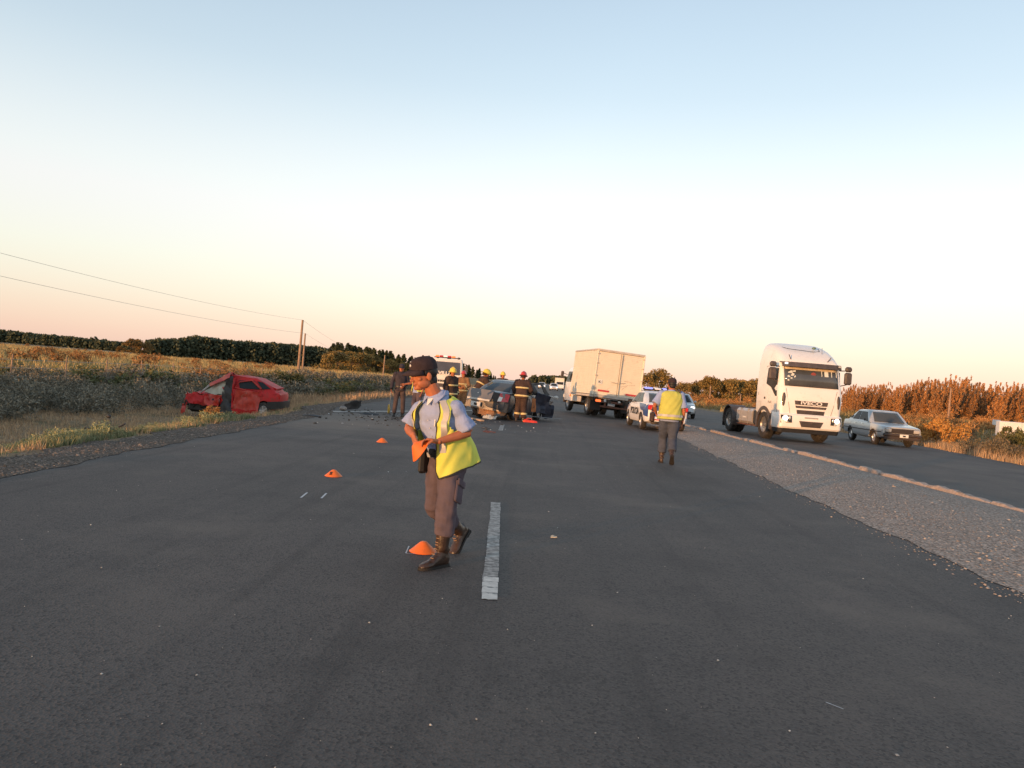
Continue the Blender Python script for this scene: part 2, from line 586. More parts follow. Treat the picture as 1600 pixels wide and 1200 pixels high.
tag(strip('gravel_shoulder', lambda y: interp(LEFT_EDGE, y) - .95 + 2 * jit(y, 5), lambda y: interp(LEFT_EDGE, y) + .12 + .8 * jit(y, 7), yr[:-6],
          lambda x, y: max(0.006, float(gz(x, y)) + .02) if x > interp(LEFT_EDGE, y) - .6 else float(gz(x, y)) + .012, M_soil, 8), kind='structure')

# kerb of the side road: short cast stones, chipped and sunk here and there
M_kerb = mat('kerb_concrete', (.40, .315, .27), .9, var=.25, scale=9, bump=.5, bscale=40, dirt=(.16, .13, .10), dirt_amt=.5)
kerb = empty('kerb', (7.5, 20, 0), kind='structure')
kmesh = []
for q in range(5):
    rr = random.Random(q)
    b = MB()
    pr = []
    for i in range(7):
        y = -.48 + .96 * i / 6
        h = .105 + rr.uniform(-.022, .015) - (.035 if i in (0, 6) else 0) * rr.random()
        w = .085 + rr.uniform(-.01, .01)
        pr.append([(-w, y, -.06), (w, y, -.06), (w, y, h * .75), (w * .7, y, h), (-w * .7, y, h), (-w, y, h * .7)])
    b.loft(pr)
    kmesh.append(b.mesh('kerb_stone', [M_kerb]))
y = 7.0
k = 0
while y < 46:
    x0, x1 = float(interp(KERB, y - .5)), float(interp(KERB, y + .5))
    if not (38.3 < y < 40.2):
        o = link('kerb_stone', kmesh[k % 5], kerb)
        o.location = (float(interp(KERB, y)) - 7.5 + random.uniform(-.02, .02), y - 20, random.choice([-.055, -.04, -.02, -.01, 0]))
        o.rotation_euler = (random.uniform(-.01, .01), random.uniform(-.05, .05), math.atan2(-(x1 - x0), 1.0) + random.uniform(-.015, .015))
    y += 1.0
    k += 1

# painted lane marks, brushed on in short strokes
M_paint = mat('road_paint', (.64, .59, .53), .7, var=.22, scale=14, dirt=(.12, .12, .12), dirt_amt=.25)
M_paint_thin = mat('road_paint_thin', (.38, .35, .32), .75, var=.3, scale=16, dirt=(.10, .09, .085), dirt_amt=.7)
M_paint_mid = mat('road_paint_mid', (.44, .405, .37), .75, var=.3, scale=18, dirt=(.12, .11, .10), dirt_amt=.7)
def lane_mark(p0, p1, w, n, seed, z=.004):
    rr = random.Random(seed)
    t = empty('lane_mark', (p0[0], p0[1], 0), kind='structure')
    dd = Vector((p1[0] - p0[0], p1[1] - p0[1], 0)); s0 = Vector((dd.y, -dd.x, 0)).normalized() * w / 2
    a0, b0 = Vector((0, 0, z)), Vector((dd.x, dd.y, z))
    eL, eR = [], []
    for q in range(41):
        c = a0.lerp(b0, q / 40)
        eL.append(c - s0 * (1 + rr.uniform(-.10, .04) + .12 * math.sin(q * .35))); eR.append(c + s0 * (1 + rr.uniform(-.08, .04)))
    link('worn_paint', MB().add(eL + eR, [(q, q + 1, q + 42, q + 41) for q in range(40)]).mesh('worn_paint', [M_paint_thin]), t)
    z += .0015
    d = Vector((p1[0] - p0[0], p1[1] - p0[1])); Ld = d.length; d.normalize(); s = Vector((d.y, -d.x))
    for i in range(n):
        a, b_ = Ld * i / n, Ld * (i + rr.uniform(.86, .99)) / n
        e = [(-w / 2 + rr.uniform(-.004, .004)), (w / 2 + rr.uniform(-.004, .004))]
        pts = []
        m = 5
        for q in range(m + 1):
            u = e[0] + (e[1] - e[0]) * q / m
            pts.append((s * u + d * (a + rr.uniform(-.012, .012))))
        for q in range(m, -1, -1):
            u = e[0] + (e[1] - e[0]) * q / m
            pts.append((s * u + d * (b_ + rr.uniform(-.02, .012))))
        bb = MB().add([(p.x, p.y, z) for p in pts], [tuple(range(len(pts)))])
        link('paint_stroke', bb.mesh('paint_stroke', [M_paint_thin if seed == 5 else M_paint if (i < 4 or rr.random() < .12) else M_paint_mid]), t)
    return t
lane_mark((-.235, 5.2), (-.43, 9.3), .112, 27, 3)
lane_mark((-1.06, 22.3), (-1.15, 25.4), .13, 4, 5)
for (x0, y0, x1, y1, w) in ((-6.9, 25.0, -4.5, 30.2, .19), (-4.35, 30.5, -2.9, 34.4, .19)):
    d = Vector((x1 - x0, y1 - y0)).normalized(); s = Vector((d.y, -d.x)) * w / 2
    tag(MB().add([(x0 - s.x, y0 - s.y, .004), (x0 + s.x, y0 + s.y, .004), (x1 + s.x, y1 + s.y, .004), (x1 - s.x, y1 - s.y, .004)], [(0, 1, 2, 3)]).build('edge_line', M_paint), kind='structure')
# chalk strokes of the survey
M_chalk = mat('chalk', (.55, .55, .55), .9, var=.3, scale=60)
def chalk(a, b, w=.012, c=None):
    b_ = MB()
    pts = [a, b] if c is None else [a, c, b]
    for p, q in zip(pts[:-1], pts[1:]):
        p, q = Vector(p[:2]), Vector(q[:2]); d = (q - p).normalized(); s = Vector((d.y, -d.x)) * w / 2
        b_.add([(p.x - s.x, p.y - s.y, .004), (p.x + s.x, p.y + s.y, .004), (q.x + s.x, q.y + s.y, .004), (q.x - s.x, q.y - s.y, .004)], [(0, 1, 2, 3)])
    tag(b_.build('chalk_mark', M_chalk), kind='structure')
chalk(gnd(470, 778), gnd(480, 770), .022); chalk(gnd(502, 779), gnd(510, 771), .022)
chalk(gnd(639, 854), gnd(634, 865), .012); chalk(gnd(634, 865.5), gnd(672, 866), .008)
chalk(gnd(1290, 1098), gnd(1318, 1109), .006)

# ------------------------------------------------------------------ scattered stuff on the ground
def scatter_mesh(name, verts, faces, material, smooth=False):
    me = bpy.data.meshes.new(name)
    nv, nf, k = len(verts), len(faces), faces.shape[1]
    me.vertices.add(nv); me.vertices.foreach_set('co', verts.astype(np.float32).ravel())
    me.loops.add(nf * k); me.loops.foreach_set('vertex_index', faces.astype(np.int32).ravel())
    me.polygons.add(nf); me.polygons.foreach_set('loop_start', np.arange(0, nf * k, k, dtype=np.int32))
    me.update(calc_edges=True)
    me.materials.append(material)
    return me

OCT_V = np.array([(-1, -.8, 0), (.9, -1, 0), (1, .8, 0), (-.8, 1, 0), (-.62, -.5, .85), (.55, -.62, .95), (.62, .5, .8), (-.5, .62, .9)], float)
OCT_F = np.array([(4, 5, 6), (4, 6, 7), (0, 1, 5), (0, 5, 4), (1, 2, 6), (1, 6, 5), (2, 3, 7), (2, 7, 6), (3, 0, 4), (3, 4, 7)])
def pebbles(name, P, size, material):
    n = len(P)
    a = RNG.uniform(0, 6.28, n); s = size * RNG.lognormal(0, .45, n)
    V = OCT_V[None] * np.stack([s * RNG.uniform(.7, 1.3, n), s * RNG.uniform(.7, 1.3, n), s * RNG.uniform(.5, .95, n)], 1)[:, None]
    V = V * (1 + RNG.uniform(-.35, .35, V.shape))
    ca, sa = np.cos(a)[:, None], np.sin(a)[:, None]
    V = np.stack([V[..., 0] * ca - V[..., 1] * sa, V[..., 0] * sa + V[..., 1] * ca, V[..., 2]], 2) + P[:, None]
    F = OCT_F[None] + (np.arange(n) * 8)[:, None, None]
    return scatter_mesh(name, V.reshape(-1, 3), F.reshape(-1, 3), material)

def stone_mat(name, dark, light, warm=None):
    return leaf_mat(name, dark, light, .9, warm)
M_peb = stone_mat('pebble', (.25, .205, .172), (.56, .47, .40))
M_peb2 = stone_mat('earthy_pebble', (.10, .08, .063), (.33, .265, .215))
M_chip = stone_mat('pale_chip', (.25, .24, .22), (.75, .72, .66))
# pebbles of the median
n = 34000
yy = 6 + 40 * RNG.random(n) ** 1.9
tt = RNG.random(n)
re_, ke_ = interp(RIGHT_EDGE, yy), interp(KERB, yy)
xx = re_ - .12 + (ke_ - re_ + .02) * tt - (tt < .04) * .35 * RNG.random(n) ** 2.5
zz = np.where(tt < .04, .002, .006 + .05 * np.sin(np.pi * np.clip(tt, 0, 1)) - .003)
tag(link('gravel', pebbles('gravel', np.stack([xx, yy, zz], 1), .0058, M_peb)), 'loose grey gravel on the median beside the kerb', 'gravel', kind='stuff')
n = 9000
yy = 7 + 28 * RNG.random(n) ** 1.7
xx = interp(LEFT_EDGE, yy) + .12 - 1.05 * RNG.random(n)
zz = np.maximum(gz(xx, yy) + .012, np.where(xx > interp(LEFT_EDGE, yy) - .6, .005, -9))
tag(link('gravel', pebbles('gravel', np.stack([xx, yy, zz], 1), .0075, M_peb2)), 'loose brown gravel along the left edge of the road', 'gravel', kind='stuff')
# pale chips of glass and stone on the tarmac
n = 620
yy = 2.2 + 30 * RNG.random(n) ** 1.5
xx = RNG.uniform(-6, 4.4, n) * np.clip(yy / 7, .35, 1)
tag(link('road_chips', pebbles('road_chips', np.stack([xx, yy, np.full(n, .001)], 1), .0026, M_chip)), 'tiny pale chips strewn over the tarmac', 'chips', kind='stuff')
# ------------------------------------------------------------------ vegetation
def tufts(name, P, h, w, nb, material, lean=.5):
    """grass: nb thin blades per point"""
    n = len(P) * nb
    B = np.repeat(P, nb, 0)
    H = np.repeat(np.asarray(h) * np.ones(len(P)), nb) * RNG.uniform(.45, 1.1, n)
    a = RNG.uniform(0, 6.283, n); r = H * RNG.uniform(.05, lean, n)
    off = np.stack([RNG.normal(0, 1, n), RNG.normal(0, 1, n), np.zeros(n)], 1) * (np.repeat(np.asarray(h) * np.ones(len(P)), nb) * .22)[:, None]
    base = B + off
    base[:, 2] -= .03
    b2 = RNG.uniform(0, 6.283, n)
    d = np.stack([np.cos(b2), np.sin(b2), np.zeros(n)], 1) * (w * RNG.uniform(.6, 1.4, n))[:, None]
    tip = base + np.stack([r * np.cos(a), r * np.sin(a), H], 1)
    V = np.stack([base - d, base + d, tip], 1).reshape(-1, 3)
    return scatter_mesh(name, V, np.arange(3 * n).reshape(-1, 3), material)

def leafcloud(C, s, elong=1.0, flat=0.0):
    """quads of size s centred at C with random facing"""
    n = len(C)
    nrm = RNG.normal(0, 1, (n, 3)); nrm /= np.linalg.norm(nrm, axis=1)[:, None]
    u = np.cross(nrm, RNG.normal(0, 1, (n, 3))); u /= np.linalg.norm(u, axis=1)[:, None]
    v = np.cross(nrm, u)
    sc_ = (s * RNG.uniform(.55, 1.3, n))[:, None]
    u = u * sc_ * elong; v = v * sc_
    q = np.stack([C - u, C - v * .8, C + u, C + v * .8], 1).reshape(-1, 3)
    return q, np.arange(4 * n).reshape(-1, 4)

M_bark = mat('bark', (.16, .115, .08), .95, var=.3, scale=8, bump=.6, bscale=25)
M_straw = leaf_mat('straw', (.29, .19, .115), (.58, .40, .245), .9, (.31, .27, .15))
M_straw2 = leaf_mat('field_straw', (.22, .17, .075), (.46, .345, .165), .9, (.20, .21, .085))
M_weed = leaf_mat('weed', (.15, .165, .085), (.34, .35, .19), .85, (.38, .33, .20))
M_brush = leaf_mat('brush', (.065, .068, .055), (.27, .24, .18), .9, (.32, .235, .15))
M_brush_o = leaf_mat('brush_dry', (.20, .10, .04), (.46, .235, .09), .9, (.30, .21, .08))
M_green_brush = leaf_mat('brush_green', (.055, .065, .03), (.15, .15, .065), .9, (.19, .14, .07))
M_wood = leaf_mat('woods_leaf', (.042, .055, .034), (.105, .115, .07), .9)
M_olive = leaf_mat('olive_leaf', (.11, .085, .03), (.30, .21, .075), .85, (.34, .20, .065))
M_dark = leaf_mat('dark_leaf', (.025, .035, .018), (.075, .085, .04), .9)
M_poplar = leaf_mat('poplar_leaf', (.26, .12, .045), (.54, .27, .105), .8, (.38, .24, .10))

# --- left verge: dry grass, green weeds by the shoulder, dark brush in the ditch, lit field beyond
n = 24000
yy = 6 + 60 * RNG.random(n) ** 1.35
le = interp(LEFT_EDGE, yy)
xx = le - 1.0 - RNG.random(n) ** .9 * (8 + .02 * yy)
P = np.stack([xx, yy, gz(xx, yy)], 1)
tag(link('grass', tufts('grass', P, RNG.uniform(.06, .20, n), .008, 6, M_straw)), 'short dry grass on the left verge below the road', 'grass', kind='stuff')
n = 12000
yy = 36 + 150 * RNG.random(n) ** 1.4
le = interp(LEFT_EDGE, yy)
xx = le - .6 - RNG.random(n) * 16
P = np.stack([xx, yy, gz(xx, yy)], 1)
tag(link('grass', tufts('grass', P, RNG.uniform(.12, .45, n), .03, 6, M_straw)), 'dry grass of the far left verge beyond the wrecks', 'grass', kind='stuff')
n = 2600
yy = 7 + 24 * RNG.random(n) ** 1.25
le = interp(LEFT_EDGE, yy)
keep = ~((yy > 20.6) & (RNG.random(n) < .93))
xx = le - 1.05 - np.abs(RNG.normal(0, .40, n)) - .8 * (np.sin(yy * 1.9) > .75)
P = np.stack([xx, yy, gz(xx, yy)], 1)[keep][:1300]
tag(link('weeds', tufts('weeds', P, RNG.uniform(.06, .15, len(P)) * (1 + .5 * np.sin(P[:, 1] * 1.7) * np.sin(P[:, 1] * .63 + 1)), .010, 20, M_weed, .75)), 'green weeds along the outer edge of the left shoulder', 'weeds', kind='stuff')

def bush_mesh(name, seed, r, h, n, s, material, stems=True):
    rr = np.random.default_rng(seed)
    nc = 9
    cc = np.stack([rr.normal(0, .42, nc) * r, rr.normal(0, .42, nc) * r, rr.uniform(.25, .78, nc) * h], 1)
    k = rr.integers(0, nc, n)
    d = rr.normal(0, 1, (n, 3)); d /= np.linalg.norm(d, axis=1)[:, None]
    C = cc[k] + d * (rr.uniform(.5, 1.05, n) ** .6)[:, None] * np.array([.42 * r, .42 * r, .30 * h])
    C[:, 2] = np.abs(C[:, 2])
    V, F = leafcloud(C, s, 2.4)
    return V, F
def brush_mass(name, P, S, templates, material):
    Vs, Fs, o = [], [], 0
    for i, (p, s) in enumerate(zip(P, S)):
        V, F = templates[i % len(templates)]
        a = RNG.uniform(0, 6.28); c, q = math.cos(a), math.sin(a)
        W = np.stack([V[:, 0] * c - V[:, 1] * q, V[:, 0] * q + V[:, 1] * c, V[:, 2] * RNG.uniform(.75, 1.2)], 1) * s + p
        Vs.append(W); Fs.append(F + o); o += len(W)
    return scatter_mesh(name, np.concatenate(Vs), np.concatenate(Fs), material)
T_b = [bush_mesh('b', q, .75, 1.0, 620, .026, None) for q in range(4)]
T_w = [bush_mesh('b', 30 + q, .75, 1.0, 260, .035, None) for q in range(4)]
def weed_bank(n, y0, y1, pw):
    yy = y0 + (y1 - y0) * RNG.random(n) ** pw
    xx = interp(LEFT_EDGE, yy) - 1.25 - np.abs(RNG.normal(0, .45, n)) - .8 * (np.sin(yy * 1.9) > .75)
    return np.stack([xx, yy, gz(xx, yy) - .03], 1)
P = weed_bank(460, 7, 19.6, 1.1)
tag(link('weeds', brush_mass('weeds', P, RNG.uniform(.08, .21, len(P)) * (1 + .45 * np.sin(P[:, 1] * 1.1)), T_w, M_weed)), 'low bushy grey green weeds banked along the left shoulder', 'weeds', kind='stuff')
T_s = [bush_mesh('b', 10 + q, .75, 1.0, 240, .05, None) for q in range(4)]
def place(n, x0, x1, y0, y1, pw=1.3):
    yy = y0 + (y1 - y0) * RNG.random(n) ** pw
    xx = RNG.uniform(x0, x1, n) if not callable(x0) else x0(yy) + (x1(yy) - x0(yy)) * RNG.random(n)
    return np.stack([xx, yy, gz(xx, yy) - .05], 1)
P = np.concatenate([place(330, -20.5, -14.6, -6, 36, 1.0), place(60, -14.8, -12.6, 16, 40, 1.0), place(110, -20.0, -16.2, 10.0, 20.0, 1.0)])  # last batch: taller brush out of view, added to shade the red wreck
S_ = RNG.uniform(.42, .92, len(P)); S_[-110:] = RNG.uniform(1.3, 2.1, 110)
tag(link('shrubbery', brush_mass('shrubbery', P, S_, T_b, M_brush)), 'dark brush filling the ditch left of the road, with taller brush added out of view for shade', 'brush', kind='stuff')
P = place(420, lambda y: -20.5 - .06 * (y - 36), lambda y: -13.8 + 0 * y, 34, 120, 1.2)
tag(link('shrubbery', brush_mass('shrubbery', P, RNG.uniform(.45, 1.0, len(P)), T_s, M_brush)), 'dark brush of the ditch running on behind the red wreck', 'brush', kind='stuff')
P = place(90, -21.5, -13.5, 30, 75, 1.0)
tag(link('shrubbery', brush_mass('shrubbery', P, RNG.uniform(.45, 1.0, len(P)), T_s, M_green_brush)), 'greener bushes among the dark ditch brush by the utility poles', 'brush', kind='stuff')
n = 26000
yy = 22 + 230 * RNG.random(n) ** 1.6
xx = -21 - .05 * (yy - 22) - RNG.random(n) * (.75 * yy + 6)
P = np.stack([xx, yy, gz(xx, yy)], 1)
tag(link('field_grass', tufts('field_grass', P, RNG.uniform(.25, .6, n) * (1 + yy / 300), .03 + .00025 * yy.mean(), 6, M_straw2, .6)), 'tall dry grass of the field beyond the ditch', 'grass', kind='stuff')
P = place(200, lambda y: -24 - .62 * y, lambda y: -22 - .12 * y, 40, 210, 1.2)
tag(link('field_scrub', brush_mass('field_scrub', P, RNG.uniform(.5, 1.2, len(P)), T_s, M_brush_o)), 'low rusty scrub dotted over the left field', 'scrub', kind='stuff')

# --- right verge
n = 9000
yy = 14 + 45 * RNG.random(n) ** 1.2
xx = interp(FAR_EDGE, yy) + .1 + RNG.random(n) ** 1.3 * 7
P = np.stack([xx, yy, gz(xx, yy)], 1)
tag(link('grass', tufts('grass', P, RNG.uniform(.15, .5, n), .010, 7, M_straw)), 'dry grass on the verge beyond the side road', 'grass', kind='stuff')
P = np.concatenate([place(150, lambda y: interp(FAR_EDGE, y) + .5, lambda y: interp(FAR_EDGE, y) + 5.5, 14, 31, 1.0), place(60, lambda y: interp(FAR_EDGE, y) + 2.4, lambda y: interp(FAR_EDGE, y) + 9, 31, 60, 1.0)])
P = P[~((P[:, 0] / P[:, 1] > .56) & (P[:, 1] > 33))]
tag(link('undergrowth', brush_mass('undergrowth', P, RNG.uniform(.35, .85, len(P)), T_b, leaf_mat('brush_grey', (.09, .075, .05), (.22, .17, .105), .9, (.13, .13, .06)))), 'greyish undergrowth along the right edge of the side road', 'brush', kind='stuff')
P = place(520, lambda y: interp(FAR_EDGE, y) + 5, lambda y: 26 + .72 * y, 34, 175, 1.15)
LOW = np.where((P[:, 0] / P[:, 1] > .56) & (P[:, 1] < 75), .42, 1.0)
tag(link('scrub', brush_mass('scrub', P, LOW * RNG.uniform(.45, 1.15, len(P)) * (.75 + P[:, 1] / 250), T_s, M_brush_o)), 'rust coloured scrub between the side road and the poplars', 'scrub', kind='stuff')
n = 16000
yy = 30 + 170 * RNG.random(n) ** 1.4
xx = interp(FAR_EDGE, yy) + 3 + RNG.random(n) * (.72 * yy + 8)
P = np.stack([xx, yy, gz(xx, yy)], 1)
tag(link('field_grass', tufts('field_grass', P, np.where((xx / yy > .56) & (yy < 80), .4, 1) * RNG.uniform(.25, .6, n) * (1 + yy / 300), .05, 6, M_straw2, .6)), 'dry grass of the right hand field', 'grass', kind='stuff')

# --- bushes one can point to
def bush(name, loc, size, h, material, label, n=900, s=.03, seed=0):
    V, F = bush_mesh(name, seed, .62, 1.0, n, s / size, None)
    V = V * np.array([size, size, h])
    t = empty(name, loc, label=label, cat='bush')
    link('foliage', scatter_mesh('foliage', V, F, material), t)
    b = MB()
    rr = random.Random(seed)
    for q in range(9):
        a = rr.uniform(0, 6.28); r = rr.uniform(.25, .6) * size
        b.tube([(0, 0, -.08), (r * .4 * math.cos(a), r * .4 * math.sin(a), h * .35), (r * math.cos(a), r * math.sin(a), h * .72)], [.018, .012, .006], 5)
    b.build('stem', M_bark, t)
    return t
M_gold = leaf_mat('gold_leaf', (.44, .19, .045), (.72, .38, .11), .8, (.58, .38, .11))
def gp(px, py):
    p = gnd(px, py); p.z = float(gz(p.x, p.y)); return p
p = gp(1470, 697)
bush('golden_bush', p, 1.35, 1.30, M_gold, 'bright golden bush beside the road, right of the silver saloon', 2700, .03, 21)
bush('green_bush', (20.6, 34.0, float(gz(20.6, 34.0))), .85, 1.25, M_green_brush, 'dull green rounded bush just right of the golden bush', 2340, .03, 22)
bush('pale_bush', (21.2, 30.0, float(gz(21.2, 30.))), .9, .85, M_brush_o, 'low rusty bush in front of the white block at the far right', 2160, .03, 23)
bush('grey_bush', (38.0, 55.5, float(gz(38., 55.5))), 1.6, 1.25, M_green_brush, 'round green bush hiding the end of the white block', 2340, .03, 24)
bush('orange_bush', (-8.05, 18.6, float(gz(-8.05, 18.6))), .32, .42, M_brush_o, 'small orange brown bush among the green weeds before the red wreck', 400, .03, 25)
bush('roadside_bush', at(350, 615, 44) * 1.0, 2.6, 1.05, M_brush_o, 'broad reddish bush on the bank behind the red wreck', 4200, .03, 26).location.z = 0.0
bush('ditch_bush', (-17.2, 52, float(gz(-17.2, 52))), 2.0, 1.35, M_green_brush, 'broad green bush at the foot of the utility poles', 2600, .045, 27)

# ------------------------------------------------------------------ trees
def tree_meshes(seed, h, r, kind, material, n, s):
    rr = np.random.default_rng(seed)
    b = MB()
    tops = []
    if kind == 'round':
        fork = h * .34
        b.tube([(0, 0, -.3), (0, 0, fork * .5), (rr.normal(0, .02) * h, 0, fork)], [h * .028, h * .022, h * .018], 7)
        for q in range(11):
            a = 2.4 * q + rr.uniform(-.3, .3); e = rr.uniform(.25, 1.0)
            z = h * (.40 + .48 * e); rad = r * (1 - (e - .25) ** 2 * .9) * rr.uniform(.45, .8)
            p = (rad * math.cos(a), rad * math.sin(a), z)
            b.tube([(0, 0, fork * rr.uniform(.7, 1)), (p[0] * .55, p[1] * .55, z * .78), p], [h * .012, h * .008, h * .003], 5)
            tops.append((p, r * rr.uniform(.33, .5), h * rr.uniform(.12, .18)))
        for q in range(4):
            tops.append(((rr.normal(0, .5) * r, rr.normal(0, .5) * r, h * rr.uniform(.10, .32)), r * .5, h * .16))
        for q in range(4):
            tops.append(((rr.normal(0, .25) * r, rr.normal(0, .25) * r, h * rr.uniform(.5, .86)), r * .45, h * .14))
    elif kind == 'spire':
        b.tube([(0, 0, -.3), (0, 0, h * .5), (0, 0, h * .97)], [h * .018, h * .012, h * .003], 6)
        for q in range(16):
            e = (q + .5) / 16; z = h * (.12 + .86 * e); a = 2.4 * q
            rad = r * (1 - e) ** .7 * rr.uniform(.35, .7)
            p = (rad * math.cos(a), rad * math.sin(a), z)
            b.tube([(0, 0, z - h * .06), p], [h * .006, h * .002], 4)
            tops.append((p, r * (.55 * (1 - e) + .14), h * .075))
    else:  # poplar bent by the wind, several upright plumes
        for q in range(11):
            a = rr.uniform(0, 6.28); bx, by = .20 * h * rr.normal(0, .5), .14 * h * rr.normal(0, .5)
            hh = h * rr.uniform(.52, 1.0)
            ln = .10 * hh
            b.tube([(bx * .3, by * .3, -.3), (bx, by, hh * .45), (bx * 1.25 + ln * .6, by, hh * .8), (bx * 1.3 + ln * 1.5, by, hh)], [h * .013, h * .009, h * .005, h * .001], 5)
            for w in range(9):
                e = (w + .5) / 9
                x = bx * (.6 + .7 * e) + ln * 1.5 * e ** 3
                tops.append(((x + rr.normal(0, .03) * h, by + rr.normal(0, .03) * h, hh * (.16 + .84 * e)), r * (.22 * (1 - e) + .045), hh * .065))
    k = rr.integers(0, len(tops), n)
    c = np.array([t[0] for t in tops])[k]
    rad = np.array([[t[1], t[1], t[2]] for t in tops])[k]
    d = rr.normal(0, 1, (n, 3)); d /= np.linalg.norm(d, axis=1)[:, None]
    C = c + d * rad * (rr.random(n) ** .45)[:, None]
    C[:, 2] = np.maximum(C[:, 2], .15)
    V, F = leafcloud(C, s, 1.5)
    return b.mesh('trunk', [M_bark]), scatter_mesh('crown', V, F, material)

def tree_kind(name, kinds, group):
    first = []
    for (tm, cm) in kinds:
        first.append((tm, cm))
    cnt = [0]
    def put(x, y, s, label, rz=None, sz=None):
        tm, cm = first[cnt[0] % len(first)]
        cnt[0] += 1
        t = empty(name, (x, y, float(gz(x, y)) - .05), rz if rz is not None else random.uniform(0, 6.28), label, 'tree', group)
        t.scale = (s, s, sz if sz else s)
        link('trunk', tm, t); link('crown', cm, t)
        return t
    return put

poplar = tree_kind('poplar_tree', [tree_meshes(40 + q, 10, 2.6, 'poplar', M_poplar, 3800, .115) for q in range(5)], 'wind bent poplars beyond the right field')
for i in range(64):
    px = 1318 + i * 4.9 + random.uniform(-3, 3)
    Y = random.choice([165, 180, 200, 215]) + random.uniform(-8, 8)
    d = at(px, 640, Y)
    hz = 597 + (px - 845) * .0767
    top = np.interp(px, [1310, 1340, 1400, 1450, 1490, 1520, 1560, 1600, 1640], [598, 596, 598, 588, 585, 596, 600, 594, 590]) + random.uniform(-4, 9)
    h = (hz - top) * Y / 1200 + 1.5
    poplar(d.x, Y, h / 10, 'wind bent orange lit poplar in the row beyond the right field', random.uniform(-.5, .5))
mid = tree_kind('field_tree', [tree_meshes(60 + q, 8, 3.4, 'round', M_olive, 1500, .24) for q in range(4)], 'low trees behind the white road tractor')
for i in range(34):
    px = 1058 + i * 5.2 + random.uniform(-3, 3)
    Y = random.uniform(200, 250)
    hz = 597 + (px - 845) * .0767
    top = np.interp(px, [1050, 1075, 1095, 1105, 1120, 1150, 1190, 1250], [600, 597, 595, 587, 596, 592, 593, 598]) + random.uniform(-2, 4)
    h = (hz - top) * Y / 1200 + 1.5
    mid(at(px, 620, Y).x, Y, h / 8, 'rounded olive green tree in the belt behind the white road tractor')
pair = tree_kind('bushy_tree', [tree_meshes(70 + q, 7, 3.0, 'round', M_olive, 2200, .17) for q in range(2)], None)
for px, top, Y, lab in ((1012, 581, 150, 'lower of two bushy trees showing right of the box truck'), (1031, 573, 152, 'taller of two bushy trees showing right of the box truck')):
    h = (597 + (px - 845) * .0767 - top) * Y / 1200 + 1.5
    pair(at(px, 610, Y).x, Y, h / 7 * 1.0, lab)
# left: dark spires with olive trees in front of them
spire = tree_kind('pointed_tree', [tree_meshes(80 + q, 12, 3.0, 'spire', M_dark, 1300, .33) for q in range(4)], 'pointed dark trees beyond the left field')
for i in range(62):
    f = i / 61
    px = 515 + 262 * f + random.uniform(-3, 3)
    Y = 240 + 420 * f ** 1.2 + random.uniform(-12, 12)
    hz = 597 + (px - 845) * .0767
    top = np.interp(px, [505, 520, 560, 600, 640, 700, 740, 780], [536, 534, 541, 548, 556, 560, 573, 588]) + random.uniform(-1.5, 3)
    h = (hz - top) * Y / 1200 + 1.5
    spire(at(px, 590, Y).x, Y, h / 12 * 1.25, 'pointed dark tree in the tall row beyond the left field', None, h / 12)
olive = tree_kind('olive_tree', [tree_meshes(90 + q, 8, 3.6, 'round', M_olive, 1800, .24) for q in range(4)], 'sunlit olive green trees in front of the dark row')
for i in range(22):
    px = 513 + i * 5.6 + random.uniform(-3, 3)
    Y = 205 + i * 4 + random.uniform(-8, 8)
    hz = 597 + (px - 845) * .0767
    top = np.interp(px, [510, 540, 580, 630], [546, 547, 553, 564]) + random.uniform(-1, 5)
    h = (hz - top) * Y / 1200 + 1.5
    olive(at(px, 590, Y).x, Y, h / 8, 'sunlit olive green tree at the foot of the pointed dark row')
copse = tree_kind('copse_tree', [tree_meshes(95 + q, 9, 5.6, 'round', leaf_mat('copse_leaf', (.12, .08, .03), (.30, .19, .075), .85, (.34, .22, .08)), 2400, .28) for q in range(3)], None)
for px, top, Y, lab in ((188, 540, 300, 'lowest rusty tree at the left end of the dark wood'), (207, 528, 305, 'tallest orange lit tree at the left end of the dark wood'), (224, 533, 312, 'orange lit tree touching the left end of the dark wood')):
    h = (597 + (px - 845) * .0767 - top) * Y / 1200 + 1.5
    copse(at(px, 560, Y).x, Y, h / 9, lab)

def wood(name, spans, Yf, topf, label, seed, n, s, depth=25):
    """a far plantation read as one mass: crowns side by side, several rows deep"""
    rr = np.random.default_rng(seed)
    Cs = []
    for i in range(n):
        px = rr.uniform(*spans)
        Y = Yf(px) + rr.uniform(0, depth)
        hz = 597 + (px - 845) * .0767
        h = (hz - topf(px) + rr.normal(0, 1.0) + 1.6 * max(0, rr.normal(0, 1) - 1.2)) * Y / 1200 + 1.5
        c = at(px, 590, Y)
        m = 60
        e = rr.random(m) ** .8
        rad = .22 * h * np.sqrt(np.clip(1 - (e - .35) ** 2 * 2, .05, 1))
        a = rr.uniform(0, 6.28, m)
        Cs.append(np.stack([c.x + rad * np.cos(a), Y + rad * np.sin(a), .3 + e * h * .98], 1))
    V, F = leafcloud(np.concatenate(Cs), s, 1.3)
    tag(link(name, scatter_mesh(name, V, F, M_wood)), label, 'woodland', kind='stuff')
wood('woods', (-60, 214), lambda p: 620.0, lambda p: np.interp(p, [-60, 0, 90, 180, 200], [513, 517, 526, 535, 538]), 'long flat dark wood on the far left skyline', 1, 420, .95)
wood('woods', (226, 516), lambda p: 330 + (p - 216) * .25, lambda p: np.interp(p, [216, 240, 280, 300, 330, 370, 440, 516], [533, 532, 530, 526, 530, 534, 538, 545]), 'dark wood on the left skyline behind the utility poles', 2, 520, .6)
